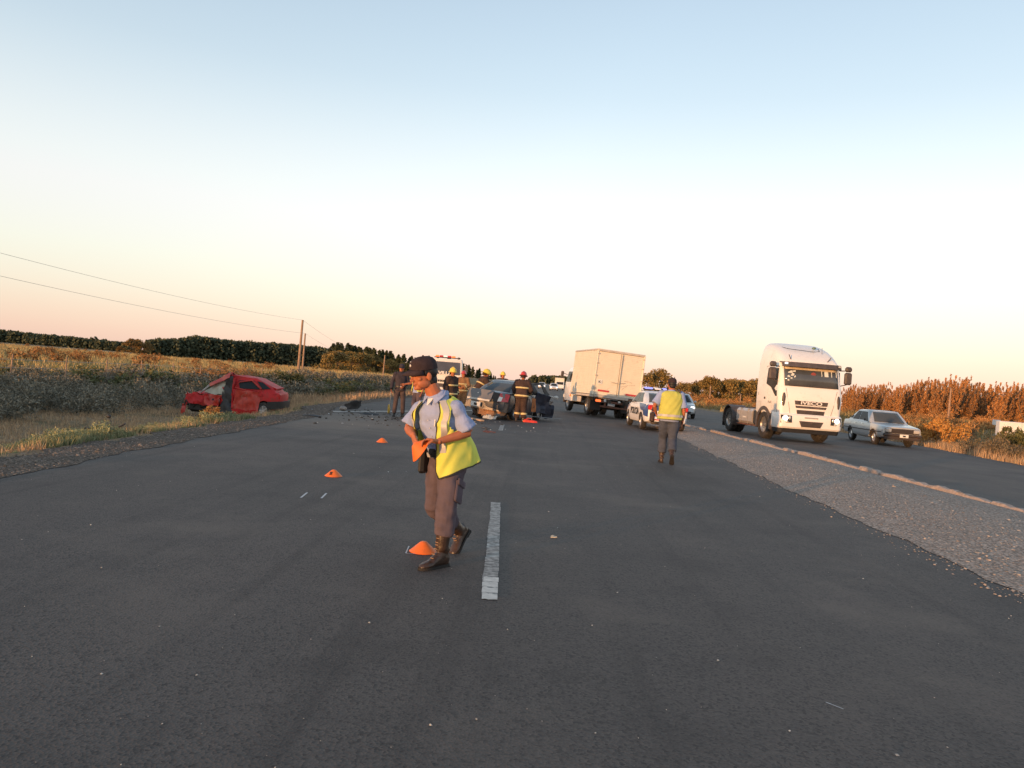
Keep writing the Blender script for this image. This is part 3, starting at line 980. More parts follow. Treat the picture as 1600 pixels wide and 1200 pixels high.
wood('woods', (826, 930), lambda p: 900.0, lambda p: np.interp(p, [826, 834, 850, 880, 930], [594, 588.5, 588, 590, 593]), 'hazy dark wood where the road meets the sky', 3, 160, 1.2)

# ------------------------------------------------------------------ poles, wires, fence
M_pole = mat('pole_wood', (.33, .22, .15), .9, var=.25, scale=5, bump=.4, bscale=30)
M_wire = mat('wire', (.36, .35, .34), .5, .3)
def pole(px0, py0, px1, py1, Y, r, label, cat='utility pole', insul=True, name='utility_pole'):
    a, b = at(px0, py0, Y), at(px1, py1, Y)
    base = Vector((a.x, Y, float(gz(a.x, Y)) - .3))
    t = empty(name, base, label=label, cat=cat)
    v = b - base
    MB().tube([(0, 0, 0), v * .5, v], [r, r * .88, r * .72], 10).build('post', M_pole, t)
    if insul:
        MB().box(v + Vector((0, -.02, -.18)), (.62, .09, .09)).build('crossarm', M_pole, t)
        for s in (-.24, .24):
            MB().lathe([(.0, 0), (.035, 0), (.045, .04), (.03, .07), (.04, .10), (0, .13)], c=v + Vector((s, -.02, -.13)), n=8).build('insulator', mat('glass_insulator', (.35, .4, .38), .2), t)
    return b
pt1 = pole(465, 588, 473, 500, 75, .145, 'taller of the two wooden utility poles left of the wood', insul=False)
pt2 = pole(471, 596, 477, 521, 74, .105, 'shorter grey utility pole standing against the taller one', insul=False)
pole(598, 592, 601.5, 555, 116, .11, 'thin pale pole standing alone left of the first policeman', 'pole', False, 'wooden_pole')
pole(1482, 644, 1486, 608, 120, .16, 'orange lit wooden post in front of the right poplars', 'post', False, 'wooden_post')
pole(1109, 619, 1110.5, 603, 150, .13, 'pale post left of the white road tractor', 'post', False, 'wooden_post')
pole(1157, 622, 1157.5, 616, 120, .10, 'short pale stake close behind the white road tractor', 'stake', False, 'wooden_post')
def wire(a, b, sag, label, r=.008):
    a, b = Vector(a), Vector(b)
    pts = [a.lerp(b, i / 24) - Vector((0, 0, sag * 4 * (i / 24) * (1 - i / 24))) for i in range(25)]
    tag(MB().tube(pts, r, 5).build('overhead_wire', M_wire), label, 'wire')
wire(pt1, at(-14, 391.5, 33), .30, 'upper overhead wire running in from the left to the taller pole')
wire(pt2, at(-14, 428, 33), .28, 'lower overhead wire running in from the left to the shorter pole')
wire(pt1, at(545, 544, 150), .3, 'faint upper wire running on from the taller pole', .010)
wire(pt2, at(545, 556, 150), .3, 'faint lower wire running on from the shorter pole', .008)
fence = empty('wire_fence', (-19, 25, 0), label='old wire fence of pale posts standing in the ditch brush', cat='fence')
for i in range(13):
    y = 21 + i * 3.1
    x = -19.2 + random.uniform(-.1, .1)
    z = float(gz(x, y))
    o = MB().tube([(x + 19, y - 25, z - .2), (x + 19 + random.uniform(-.08, .12), y - 25, z + 1.18)], [.035, .03], 6).build('post', M_pole, fence)
for zz in (.4, .7, 1.0):
    MB().tube([(-.2, -4 + i * 3.1, float(gz(-19.2, 21 + i * 3.1)) + zz) for i in range(13)], .006, 4).build('wire', M_wire, fence)

# pale block, small tank and sign at the right
M_white = mat('white_render', (.74, .72, .70), .7, var=.08, scale=4, dirt=(.4, .35, .3), dirt_amt=.2)
p = at(1576, 668, 60); z0 = float(gz(p.x, 60)) + .02
t = empty('concrete_block', (p.x, 60, z0), R(-14), 'low white concrete block standing in the brush at the far right', 'block')
MB().box((0, 0, .52), (1.5, .9, 1.16), b=.04).build('end_block', M_white, t)
MB().loft([[(.76, -.4, 0), (.76, .4, 0), (.76, .4, 1.06), (.76, -.4, 1.06)], [(4.6, -.38, 0), (4.6, .42, 0), (4.6, .42, 1.42), (4.6, -.38, 1.42)]]).build('sloping_wall', M_white, t)
p = at(1557, 659, 75); z0 = float(gz(p.x, 75))
t = empty('white_box_on_post', (p.x, 75, z0), label='small white box on a post above the brush', cat='meter box')
MB().box((0, 0, .93), (.58, .4, .52), b=.04).build('box', M_white, t)
MB().tube([(0, 0, -.1), (0, 0, .68)], .06, 8).build('post', M_pole, t)
# ------------------------------------------------------------------ vehicle helpers
from mathutils import noise as mnoise
M_rubber = mat('rubber', (.028, .026, .025), .85, var=.2, scale=10, bump=.3, bscale=60, dirt=(.11, .09, .075), dirt_amt=.35)
M_black = mat('black_plastic', (.025, .025, .027), .5, var=.15)
M_under = mat('underbody', (.035, .032, .03), .9, var=.3, scale=5, dirt=(.12, .09, .06), dirt_amt=.5)
M_steel = mat('bare_steel', (.42, .40, .38), .35, .8, var=.12, scale=8, dirt=(.2, .16, .12), dirt_amt=.4)
M_alloy = mat('alloy', (.55, .55, .56), .3, .7, var=.1, scale=8)
M_glass = mat('dark_glass', (.032, .038, .043), .10, var=.1, scale=3, spec=.06)
M_glass_l = mat('pale_glass', (.075, .088, .098), .10, var=.12, scale=3, spec=.12)
M_plate = mat('plate_white', (.72, .72, .70), .5, var=.05)
M_ink = mat('black_ink', (.02, .02, .022), .6, var=.1)
M_lamp_on = mat('headlamp_lit', (1.0, .97, .90), .2, var=.02, emit=2.2)
M_lamp_off = mat('headlamp', (.62, .60, .57), .12, .3, var=.1, scale=20, coat=.6)
M_amber = mat('amber_lens', (.75, .25, .03), .25, var=.1, coat=.5)
M_red_lens = mat('red_lens', (.55, .02, .02), .2, var=.15, scale=14, coat=.6)
M_red_lit = mat('red_lamp_lit', (1.0, .16, .04), .3, var=.05, emit=1.6)
M_blue_lit = mat('blue_beacon', (.25, .30, .95), .2, var=.1, emit=.9)
M_chrome = mat('chrome', (.6, .6, .6), .15, 1.0, var=.05)

def rrect(y0, y1, w, c, z, n=5, fx=1.0):
    """rounded rectangle ring in plan: |x|<=w, y0..y1, corner radius c"""
    pts = []
    for (cx, cy, a0) in ((w - c, y1 - c, 0), (-w + c, y1 - c, 90), (-w + c, y0 + c, 180), (w - c, y0 + c, 270)):
        for k in range(n):
            a = R(a0 + 90 * k / (n - 1))
            pts.append((cx + c * math.cos(a), cy + c * math.sin(a), z))
    return pts

def text_mesh(s, size, material, extrude=.004, bold=0.0, align='CENTER'):
    cu = bpy.data.curves.new('lettering', 'FONT')
    cu.body, cu.size, cu.extrude, cu.offset, cu.align_x, cu.align_y = s, size, extrude, bold, align, 'CENTER'
    o = bpy.data.objects.new('lettering', cu)
    _tmp_sc.collection.objects.link(o)
    dg = workshop_graph()
    me = bpy.data.meshes.new_from_object(o.evaluated_get(dg), depsgraph=dg)
    bpy.data.objects.remove(o)
    me.materials.clear(); me.materials.append(material)
    return me
def lettering(s, size, material, parent, loc, right, up, bold=0.0, name='lettering', squeeze=1.0):
    """text standing at loc, reading along 'right' with 'up' up"""
    o = link(name, text_mesh(s, size, material, .004, bold), parent)
    r, u = Vector(right).normalized(), Vector(up).normalized()
    nn = r.cross(u)
    M = Matrix((r * squeeze, u, nn)).transposed()
    o.matrix_local = Matrix.Translation(loc) @ M.to_4x4()
    return o

def wheel(parent, loc, r, w, side, rim='plate', tyre=.36, M_rim=None, name='wheel'):
    """wheel with its axle along x; side = +1 if its outer face looks to +x"""
    s = side
    b = MB()
    t = r * (1 - tyre)
    b.lathe([(t, -w / 2), (r * .93, -w / 2), (r, -w * .36), (r, w * .36), (r * .93, w / 2), (t, w / 2), (t * .97, w * .3), (t * .97, -w * .3), (t, -w / 2)], 'x', n=28)
    for k in range(28):
        a = 2 * math.pi * k / 28
        b.box((0, r * math.cos(a), r * math.sin(a)), (w * .74, r * .05, r * .018), Matrix.Rotation(a, 3, 'X'))
    o = b.build(name, M_rubber, parent)
    o.location = loc
    b = MB()
    f = s * w * .40
    b.lathe([(t * .99, f * 1.05), (t * .93, f * 1.1), (t * .86, f * .7), (t * .3, f * (.85 if rim == 'plate' else .3)), (t * .22, f * 1.0), (0.001, f * 1.02)], 'x', n=24)
    if rim == 'spoke':
        for k in range(5):
            a = 2 * math.pi * k / 5
            b.box((f * .85, .52 * t * math.cos(a), .52 * t * math.sin(a)), (.03, t * .85, t * .24), Matrix.Rotation(a, 3, 'X'), b=.01)
    if rim == 'truck':
        for k in range(10):
            a = 2 * math.pi * k / 10
            b.tube([(f * .8, .42 * t * math.cos(a), .42 * t * math.sin(a)), (f * 1.05, .42 * t * math.cos(a), .42 * t * math.sin(a))], t * .05, 6)
    b.build('rim', M_rim or M_alloy, o)
    return o

def crumple(me, amp, sc_, fn=None, seed=0.0):
    for v in me.vertices:
        k = fn(v.co) if fn else 1.0
        if k > 0:
            d = mnoise.noise_vector(v.co * sc_ + Vector((seed, seed * 1.7, 3.1)))
            d2 = mnoise.noise_vector(v.co * sc_ * 2.7 + Vector((seed, 8.2, 1.0)))
            v.co += (d * .7 + d2 * .35) * amp * k
    me.update()
    return me

def panel(name, quad, nx, ny, amp, sc_, t, material, parent, seed=0, smooth=True, cut=None):
    """sheet metal between four corners, dented by noise, t thick"""
    q = [Vector(p) for p in quad]
    nrm = (q[1] - q[0]).cross(q[3] - q[0]).normalized()
    vs, ks = [], []
    for j in range(ny + 1):
        for i in range(nx + 1):
            u, v = i / nx, j / ny
            p = (q[0] * (1 - u) + q[1] * u) * (1 - v) + (q[3] * (1 - u) + q[2] * u) * v
            p = p + mnoise.noise_vector(p * sc_ + Vector((seed, 2 * seed, 0))) * amp + nrm * mnoise.noise(p * sc_ * 2.3 + Vector((seed, 0, 5))) * amp * .8
            vs.append(p)
    n = len(vs)
    fs = []
    W = nx + 1
    for j in range(ny):
        for i in range(nx):
            if cut and cut((i + .5) / nx, (j + .5) / ny): continue
            fs.append((j * W + i, j * W + i + 1, (j + 1) * W + i + 1, (j + 1) * W + i))
    me = bpy.data.meshes.new(name)
    me.from_pydata(vs, [], fs)
    me.materials.append(material)
    me.update()
    me = bake(me, [('SOLIDIFY', dict(thickness=t, offset=-1))])
    me.polygons.foreach_set('use_smooth', [True] * len(me.polygons))
    sharp(me, 35)
    return link(name, me, parent)

class Car:
    """passenger car; x to its right, y forward, z up, origin on the ground under its middle"""
    def __init__(s, name, label, cat, loc, rz, st, gh, axles, r, paint, tilt=(0, 0), group=None, cr=.02):
        s.root = empty(name, loc, rz, label, cat, group, tilt=tilt)
        s.st, s.gh, s.axles, s.r, s.paint, s.cr = st, gh, axles, r, paint, cr
    def sec(s, y):
        ys = [t[0] for t in s.st]
        return [float(np.interp(y, ys, [t[k] for t in s.st])) for k in (1, 2, 3)]
    def hw(s, y, z):
        zb, zs, w = s.sec(y)
        f = (z - zb) / max(zs - zb, .01)
        return w * float(np.interp(f, [0, .12, .3, .62, .82, 1.0], [.90, .975, .995, 1.0, .985, .945]))
    def body_mesh(s, keep=None):
        b = MB()
        ys = [s.st[0][0]]
        for a, c in zip(s.st[:-1], s.st[1:]):
            k = max(1, int(round((c[0] - a[0]) / .12)))
            ys += [a[0] + (c[0] - a[0]) * i / k for i in range(1, k + 1)]
        rings = []
        for y in ys:
            zb, zs, w = s.sec(y)
            h = zs - zb
            half = [(.80 * w, zb)] + [(s.hw(y, zb + h * f), zb + h * f) for f in (.06, .16, .3, .46, .62, .76, .88)] + [(w * .95, zb + h * .97), (w * .90, zs + .004), (w * .6, zs + s.cr * .8), (w * .25, zs + s.cr * 1.2)]
            rings.append([(x, y, z) for x, z in half] + [(-x, y, z) for x, z in reversed(half)])
        b.loft(rings)
        s.paint_m = s.paint
        me = b.mesh('body', [s.paint, M_under])
        cut = MB()
        for ya in s.axles:
            for sd in (-1, 1):
                n = 26
                c = MB()
                r = s.r * 1.16
                cut.tube([(sd * .52, ya, s.r * 1.02), (sd * 1.3, ya, s.r * 1.02)], r, n)
        cm = cut.mesh('cut', [M_under])
        co = bpy.data.objects.new('cut', cm)
        try:
            me = bake(me, [('BOOLEAN', dict(operation='DIFFERENCE', solver='EXACT', object=co, material_mode='TRANSFER'))])
        except Exception:
            me = bake(me, [('BOOLEAN', dict(operation='DIFFERENCE', solver='EXACT', object=co))])
        gb = MB()
        zs0 = s.gh[0][0]
        rg = []
        lv = []
        for a, c in zip(s.gh[:-1], s.gh[1:]):
            for i in range(3):
                f = i / 3
                lv.append([a[k] + (c[k] - a[k]) * f for k in range(5)])
        lv.append(s.gh[-1])
        for z, y0, y1, w, c in lv:
            rg.append(rrect(y0, y1, w, c, z, 6))
        z, y0, y1, w, c = s.gh[-1]
        rg.append(rrect(y0 + .10, y1 - .10, w - .09, c, z + .018, 6))
        rg.append(rrect(y0 + .35, y1 - .35, w - .30, c * .8, z + .030, 6))
        gb.loft(rg)
        gm = gb.mesh('g', [s.paint])
        bm = bmesh.new()
        bm.from_mesh(me); bm.from_mesh(gm)
        out = bpy.data.meshes.new('body')
        bm.to_mesh(out); bm.free()
        for m in (s.paint, M_under): out.materials.append(m)
        out.polygons.foreach_set('use_smooth', [True] * len(out.polygons))
        sharp(out, 38)
        return out
    def body(s, fn=None):
        me = s.body_mesh()
        if fn: me = fn(me)
        return link('body', me, s.root)
    def gw(s, z):
        zz = [g[0] for g in s.gh]
        return [float(np.interp(z, zz, [g[k] for g in s.gh])) for k in (1, 2, 3)]
    def side_pane(s, poly, sides=(-1, 1), m=None, name='side_window', t=.006, fn=None):
        for sd in sides:
            bm = bmesh.new()
            bm.faces.new([bm.verts.new((0, y, z)) for y, z in poly])
            bmesh.ops.triangulate(bm, faces=bm.faces[:])
            for _ in range(3): bmesh.ops.subdivide_edges(bm, edges=bm.edges[:], cuts=1, use_grid_fill=True)
            for v in bm.verts: v.co.x = sd * (s.gw(v.co.z)[2] + .005 + t / 2)
            me = bpy.data.meshes.new(name); bm.to_mesh(me); bm.free()
            me.materials.append(m or M_glass)
            link(name, bake(me, [('SOLIDIFY', dict(thickness=t, offset=0))]), s.root)
    def end_pane(s, front, poly, m=None, name='windscreen', t=.006, nx=8):
        """poly: (x0,x1,z0),(x0,x1,z1) trapezoid on the front or rear slope"""
        (a0, a1, z0), (b0, b1, z1) = poly
        vs, fs = [], []
        dy = (1 if front else -1)
        nz_ = 8
        for j in range(nz_ + 1):
            u = j / nz_
            z = z0 + (z1 - z0) * u
            yy = s.gw(z)[1 if front else 0]
            for i in range(nx + 1):
                x0, x1 = a0 + (b0 - a0) * u, a1 + (b1 - a1) * u
                vs.append((x0 + (x1 - x0) * i / nx, yy + dy * (.006 + t / 2), z))
        W = nx + 1
        fs = [(j * W + i, j * W + i + 1, (j + 1) * W + i + 1, (j + 1) * W + i) for j in range(nz_) for i in range(nx)]
        me = MB().add(vs, fs).mesh(name, [m or M_glass])
        return link(name, bake(me, [('SOLIDIFY', dict(thickness=t, offset=0))]), s.root)
    def on_side(s, poly, sides=(-1, 1), m=None, name='trim', t=.012, off=-.004):
        """a plate following the flank; poly in (y,z)"""
        for sd in sides:
            bm = bmesh.new()
            bm.faces.new([bm.verts.new((0, y, z)) for y, z in poly])
            bmesh.ops.triangulate(bm, faces=bm.faces[:])
            for _ in range(2): bmesh.ops.subdivide_edges(bm, edges=bm.edges[:], cuts=1, use_grid_fill=True)
            for v in bm.verts: v.co.x = sd * (s.hw(v.co.y, v.co.z) + off + t)
            me = bpy.data.meshes.new(name); bm.to_mesh(me); bm.free()
            me.materials.append(m)
            link(name, bake(me, [('SOLIDIFY', dict(thickness=t, offset=0))]), s.root)
    def seam(s, pts, sides=(-1, 1), w=.007):
        for sd in sides:
            b = MB()
            q = [Vector((sd * (s.hw(y, z) - .002), y, z)) for y, z in pts]
            b.tube(q, w, 5)
            b.build('door_gap', M_black, s.root)
    def wheels(s, tw, w=.19, rim='plate', M_rim=None, skip=()):
        for i, ya in enumerate(s.axles):
            for sd in (-1, 1):
                if (i, sd) in skip: continue
                wheel(s.root, (sd * tw, ya, s.r), s.r, w, sd, rim, .38, M_rim)
    def mirrors(s, y, z, m=None, sides=(-1, 1), sz=(.17, .09, .12)):
        for sd in sides:
            MB().box((sd * (s.gw(z)[2] + .14), y, z), sz, b=.03).tube([(sd * (s.gw(z)[2] - .02), y - .02, z - .05), (sd * (s.gw(z)[2] + .12), y, z - .03)], .018, 6).build('mirror', m or s.paint, s.root)

def box_part(name, c, size, m, parent, b=.01, rot=None):
    return MB().box(c, size, rot, b).build(name, m, parent)

def number_plate(parent, c, w, h, facing, chars, rot=None):
    """white bordered plate with a dark field, seen from 'facing' along y"""
    o = MB().box(c, (w, .012, h), rot, b=.004).build('number_plate', M_plate, parent)
    MB().box((c[0], c[1] + facing * .007, c[2] - h * .02), (w * .34, .006, h * .5), rot).build('plate_characters', M_ink, o)
    return o

# ------------------------------------------------------------------ silver saloon on the right
M_silver = mat('silver_paint', (.50, .52, .53), .32, .25, var=.06, scale=3, coat=.5, dirt=(.32, .29, .25), dirt_amt=.2)
M_tdark_car = mat('bumper_dark', (.055, .042, .038), .5, var=.15)
def silver_saloon():
    c = Car('saloon_car', 'boxy old silver saloon car standing right of the white road tractor', 'car', (14.62, 33.5, 0), R(180 - 1.0),
            [(-2.12, .42, .86, .66), (-2.06, .34, .90, .74), (-1.2, .30, .93, .80), (-.3, .26, .91, .815), (.75, .26, .89, .81), (1.1, .28, .885, .80), (1.95, .32, .80, .77), (2.12, .36, .77, .75), (2.16, .40, .75, .73)],
            [(.88, -1.62, 1.02, .765, .10), (1.12, -1.18, .70, .70, .11), (1.38, -.78, .34, .605, .12)], (-1.16, 1.28), .295, M_silver)
    c.body()
    c.side_pane([(-1.02, .96), (-.36, .96), (-.40, 1.32), (-.70, 1.32)]); c.side_pane([(-.29, .96), (.62, .96), (.26, 1.31), (-.33, 1.32)])
    c.end_pane(True, ((-.62, .62, .93), (-.50, .50, 1.33)), M_glass_l); c.end_pane(False, ((-.60, .60, .95), (-.48, .48, 1.32)), name='rear_window')
    c.side_pane([(-1.30, 1.0), (-1.12, 1.0), (-1.0, 1.10), (-1.08, 1.12)], m=M_black, name='pillar_vent', t=.008)
    for y in (-.95, -.325, .70):
        c.seam([(y, .32), (y, .6), (y + (.02 if y < .6 else -.03), .87)])
    c.on_side([(-2.0, .56), (2.0, .54), (2.0, .575), (-2.0, .595)], m=M_black, name='rub_strip', t=.014)
    c.on_side([(-.62, .79), (-.48, .79), (-.48, .815), (-.62, .815)], m=M_chrome, name='door_handle', t=.025)
    c.on_side([(.12, .79), (.26, .79), (.26, .815), (.12, .815)], m=M_chrome, name='door_handle', t=.025)
    r = c.root
    box_part('grille', (0, 2.172, .635), (1.34, .05, .19), mat('grille_dark', (.05, .038, .034), .5), r)
    for k in range(4): box_part('grille_bar', (0, 2.20, .58 + k * .033), (.84, .012, .008), M_black, r, .002)
    for sd in (-1, 1):
        box_part('headlamp', (sd * .555, 2.185, .645), (.24, .08, .15), M_lamp_off, r, .02)
        box_part('indicator', (sd * .60, 2.18, .43), (.20, .03, .05), M_amber, r, .01)
        MB().box((sd * .655, 2.10, .47), (.11, .20, .11), b=.03).build('bumper_corner', M_black, r)
        box_part('tail_lamp', (sd * .52, -2.125, .70), (.20, .05, .14), M_red_lens, r, .01)
    box_part('bumper', (0, 2.20, .475), (1.50, .10, .11), M_tdark_car, r, .03)
    box_part('bumper', (0, -2.16, .50), (1.50, .09, .11), M_black, r, .03)
    box_part('valance', (0, 2.165, .40), (1.42, .06, .22), M_tdark_car, r, .03)
    number_plate(r, (-.05, 2.262, .45), .34, .13, 1, '')
    MB().tube([(-.5, 1.08, .905), (.1, .98, .955)], .008, 5).build('wiper', M_black, r)
    box_part('roof_strap', (0, -.22, 1.425), (1.12, .05, .012), M_black, r, .004)
    c.mirrors(.60, .98, M_black, sz=(.05, .10, .10))
    c.wheels(.66, .17)
silver_saloon()

# ------------------------------------------------------------------ police car on the median edge
M_pol_white = mat('police_white', (.74, .74, .75), .35, var=.05, scale=3, coat=.4, dirt=(.45, .40, .34), dirt_amt=.15)
M_pol_blue = mat('police_blue', (.035, .075, .23), .35, var=.1, scale=4, coat=.4)
def modern_saloon(name, label, loc, rz, paint, cat='car', group=None, tilt=(0, 0)):
    c = Car(name, label, cat, loc, rz,
            [(-2.10, .44, .90, .60), (-2.05, .34, .98, .72), (-1.85, .28, 1.02, .80), (-1.1, .24, 1.00, .835), (-.2, .22, .96, .845), (.9, .22, .94, .84), (1.3, .24, .90, .825), (1.85, .27, .80, .76), (2.06, .32, .70, .66), (2.12, .40, .62, .56)],
            [(.92, -1.62, 1.16, .79, .14), (1.18, -1.22, .72, .72, .15), (1.44, -.62, .22, .61, .16)], (-1.24, 1.28), .30, paint, tilt, group, .035)
    return c
def police_car():
    c = modern_saloon('police_car', 'white and blue police car with lit roof beacons beside the box truck', (4.62, 30.75, .02), R(4.5), M_pol_white, 'police car')
    c.body()
    c.side_pane([(-1.18, 1.03), (-.30, 1.0), (-.34, 1.38), (-.70, 1.385)]); c.side_pane([(-.23, 1.0), (.78, .98), (.22, 1.37), (-.27, 1.38)])
    c.end_pane(True, ((-.62, .62, .97), (-.48, .48, 1.39))); c.end_pane(False, ((-.60, .60, 1.02), (-.48, .48, 1.38)), M_glass_l, 'rear_window')
    for y in (-1.0, -.265, .85): c.seam([(y, .34), (y, .6), (y, .92)])
    c.on_side([(-.52, .80), (-.38, .80), (-.38, .83), (-.52, .83)], m=M_pol_white, name='door_handle', t=.03); c.on_side([(.50, .79), (.64, .79), (.64, .82), (.50, .82)], m=M_pol_white, name='door_handle', t=.03)
    c.on_side([(-2.03, .50), (-1.62, .55), (-1.55, .70), (-1.20, .73), (-.80, .98), (-2.03, .96)], m=M_pol_blue, name='livery_panel')
    c.on_side([(.98, .86), (1.62, .70), (1.88, .62), (1.9, .76), (1.3, .86)], m=M_pol_blue, name='livery_panel')
    r = c.root
    lettering('POLICIA', .36, M_ink, r, (-c.hw(0, .64) - .008, -.12, .64), (0, -1, 0), (0, 0, 1), .004, squeeze=1.15)
    lettering('POLICIA', .36, M_ink, r, (c.hw(0, .64) + .008, -.12, .64), (0, 1, 0), (0, 0, 1), .004, squeeze=1.15)
    # tail: blue on the left half, white lid on the right
    MB().box((-.315, -2.112, .72), (.62, .05, .46), None, b=.015).build('livery_panel', M_pol_blue, r)
    MB().box((.315, -2.112, .72), (.60, .05, .46), None, b=.015).build('boot_panel', M_pol_white, r)
    for sd in (-1, 1):
        MB().box((sd * .60, -2.07, .86), (.30, .20, .20), b=.04).build('tail_lamp', M_red_lens, r)
        MB().box((sd * .58, -2.172, .835), (.10, .02, .06), b=.01).build('reversing_lamp', M_lamp_off, r)
        MB().box((sd * .50, 2.06, .66), (.30, .12, .14), b=.04).build('headlamp', M_lamp_off, r)
    box_part('white_band', (-.31, -2.152, .70), (.32, .016, .10), M_plate, r, .003)
    MB().tube([(.18 + .11 * math.cos(a), -2.15, .80 + .05 * math.sin(a)) for a in [R(200 - 16 * k) for k in range(15)]], .012, 5).build('emblem', M_ink, r)
    MB().tube([(.10, -2.15, .77), (.30, -2.15, .86)], .010, 5).build('emblem', M_ink, r)
    box_part('bumper', (0, -2.11, .44), (1.36, .12, .18), M_pol_white, r, .05)
    box_part('bumper_reflector', (-.42, -2.178, .42), (.22, .012, .04), M_red_lens, r, .004)
    box_part('rear_valance', (0, -2.06, .30), (1.2, .10, .12), M_under, r, .03)
    box_part('light_bar', (0, -.10, 1.535), (1.12, .24, .09), M_black, r, .03)
    for sd in (-1, 1): box_part('beacon', (sd * .36, -.10, 1.555), (.36, .25, .11), M_blue_lit, r, .04)
    box_part('beacon_centre', (0, -.10, 1.555), (.28, .25, .10), mat('clear_lens', (.75, .78, .85), .2, var=.05), r, .03)
    for sd in (-1, 1): MB().tube([(sd * .5, -.1, 1.47), (sd * .5, -.1, 1.51)], .03, 6).build('light_bar_foot', M_black, r)
    c.mirrors(.66, 1.02, M_black)
    c.wheels(.73, .19, 'spoke')
police_car()

# ------------------------------------------------------------------ oncoming cars
M_white_paint = mat('white_car_paint', (.76, .76, .76), .3, var=.04, scale=3, coat=.5)
def oncoming(name, label, loc, rz, paint, lit):
    c = modern_saloon(name, label, loc, rz, paint)
    c.body()
    c.side_pane([(-1.18, 1.03), (-.30, 1.0), (-.34, 1.38), (-.70, 1.385)]); c.side_pane([(-.23, 1.0), (.78, .98), (.22, 1.37), (-.27, 1.38)])
    c.end_pane(True, ((-.64, .64, .97), (-.50, .50, 1.39))); c.end_pane(False, ((-.60, .60, 1.02), (-.48, .48, 1.38)), name='rear_window')
    for y in (-1.0, -.265, .85): c.seam([(y, .34), (y, .6), (y, .92)])
    r = c.root
    for sd in (-1, 1):
        MB().box((sd * .55, 2.0, .67), (.30, .18, .15), b=.05).build('headlamp', M_lamp_on if lit else M_lamp_off, r)
        MB().box((sd * .58, -2.02, .82), (.24, .12, .16), b=.04).build('tail_lamp', M_red_lens, r)
    box_part('grille', (0, 2.115, .60), (.66, .06, .10), M_black, r, .02)
    box_part('bumper', (0, 2.07, .42), (1.30, .16, .22), paint, r, .06)
    box_part('lower_grille', (0, 2.15, .38), (.95, .02, .12), M_black, r, .01)
    number_plate(r, (0, 2.165, .48), .36, .11, 1, '')
    c.mirrors(.66, 1.02, paint)
    c.wheels(.73, .19, 'spoke')
oncoming('hatchback_car', 'silver car with lit headlamp coming on behind the walking policeman', (8.6, 48.0, 0), R(178), M_silver, True)
oncoming('white_car', 'white car coming towards the scene far down the road', (2.6, 150, 0), R(180), M_white_paint, True)
oncoming('white_car', 'white car half hidden left of the leading oncoming car', (.3, 172, 0), R(180), M_white_paint, True)
t = empty('delivery_van', (4.3, 176, 0), R(180), 'pale delivery van far down the road behind the oncoming white car', 'van')
MB().box((0, -.8, 1.75), (2.1, 3.4, 2.1), b=.08).build('box', mat('van_cream', (.66, .60, .50), .5), t)
MB().loft([rrect(.9, 2.5, .98, .12, .45), rrect(.9, 2.5, .98, .12, 1.2), rrect(.9, 2.1, .88, .12, 1.95)]).build('cab', M_white_paint, t)
MB().slab([(-.8, 2.46, 1.25), (.8, 2.46, 1.25), (.74, 2.16, 1.85), (-.74, 2.16, 1.85)], -.02).build('windscreen', M_glass, t)
for y in (-1.6, 1.7):
    for sd in (-1, 1): wheel(t, (sd * .85, y, .36), .36, .24, sd)
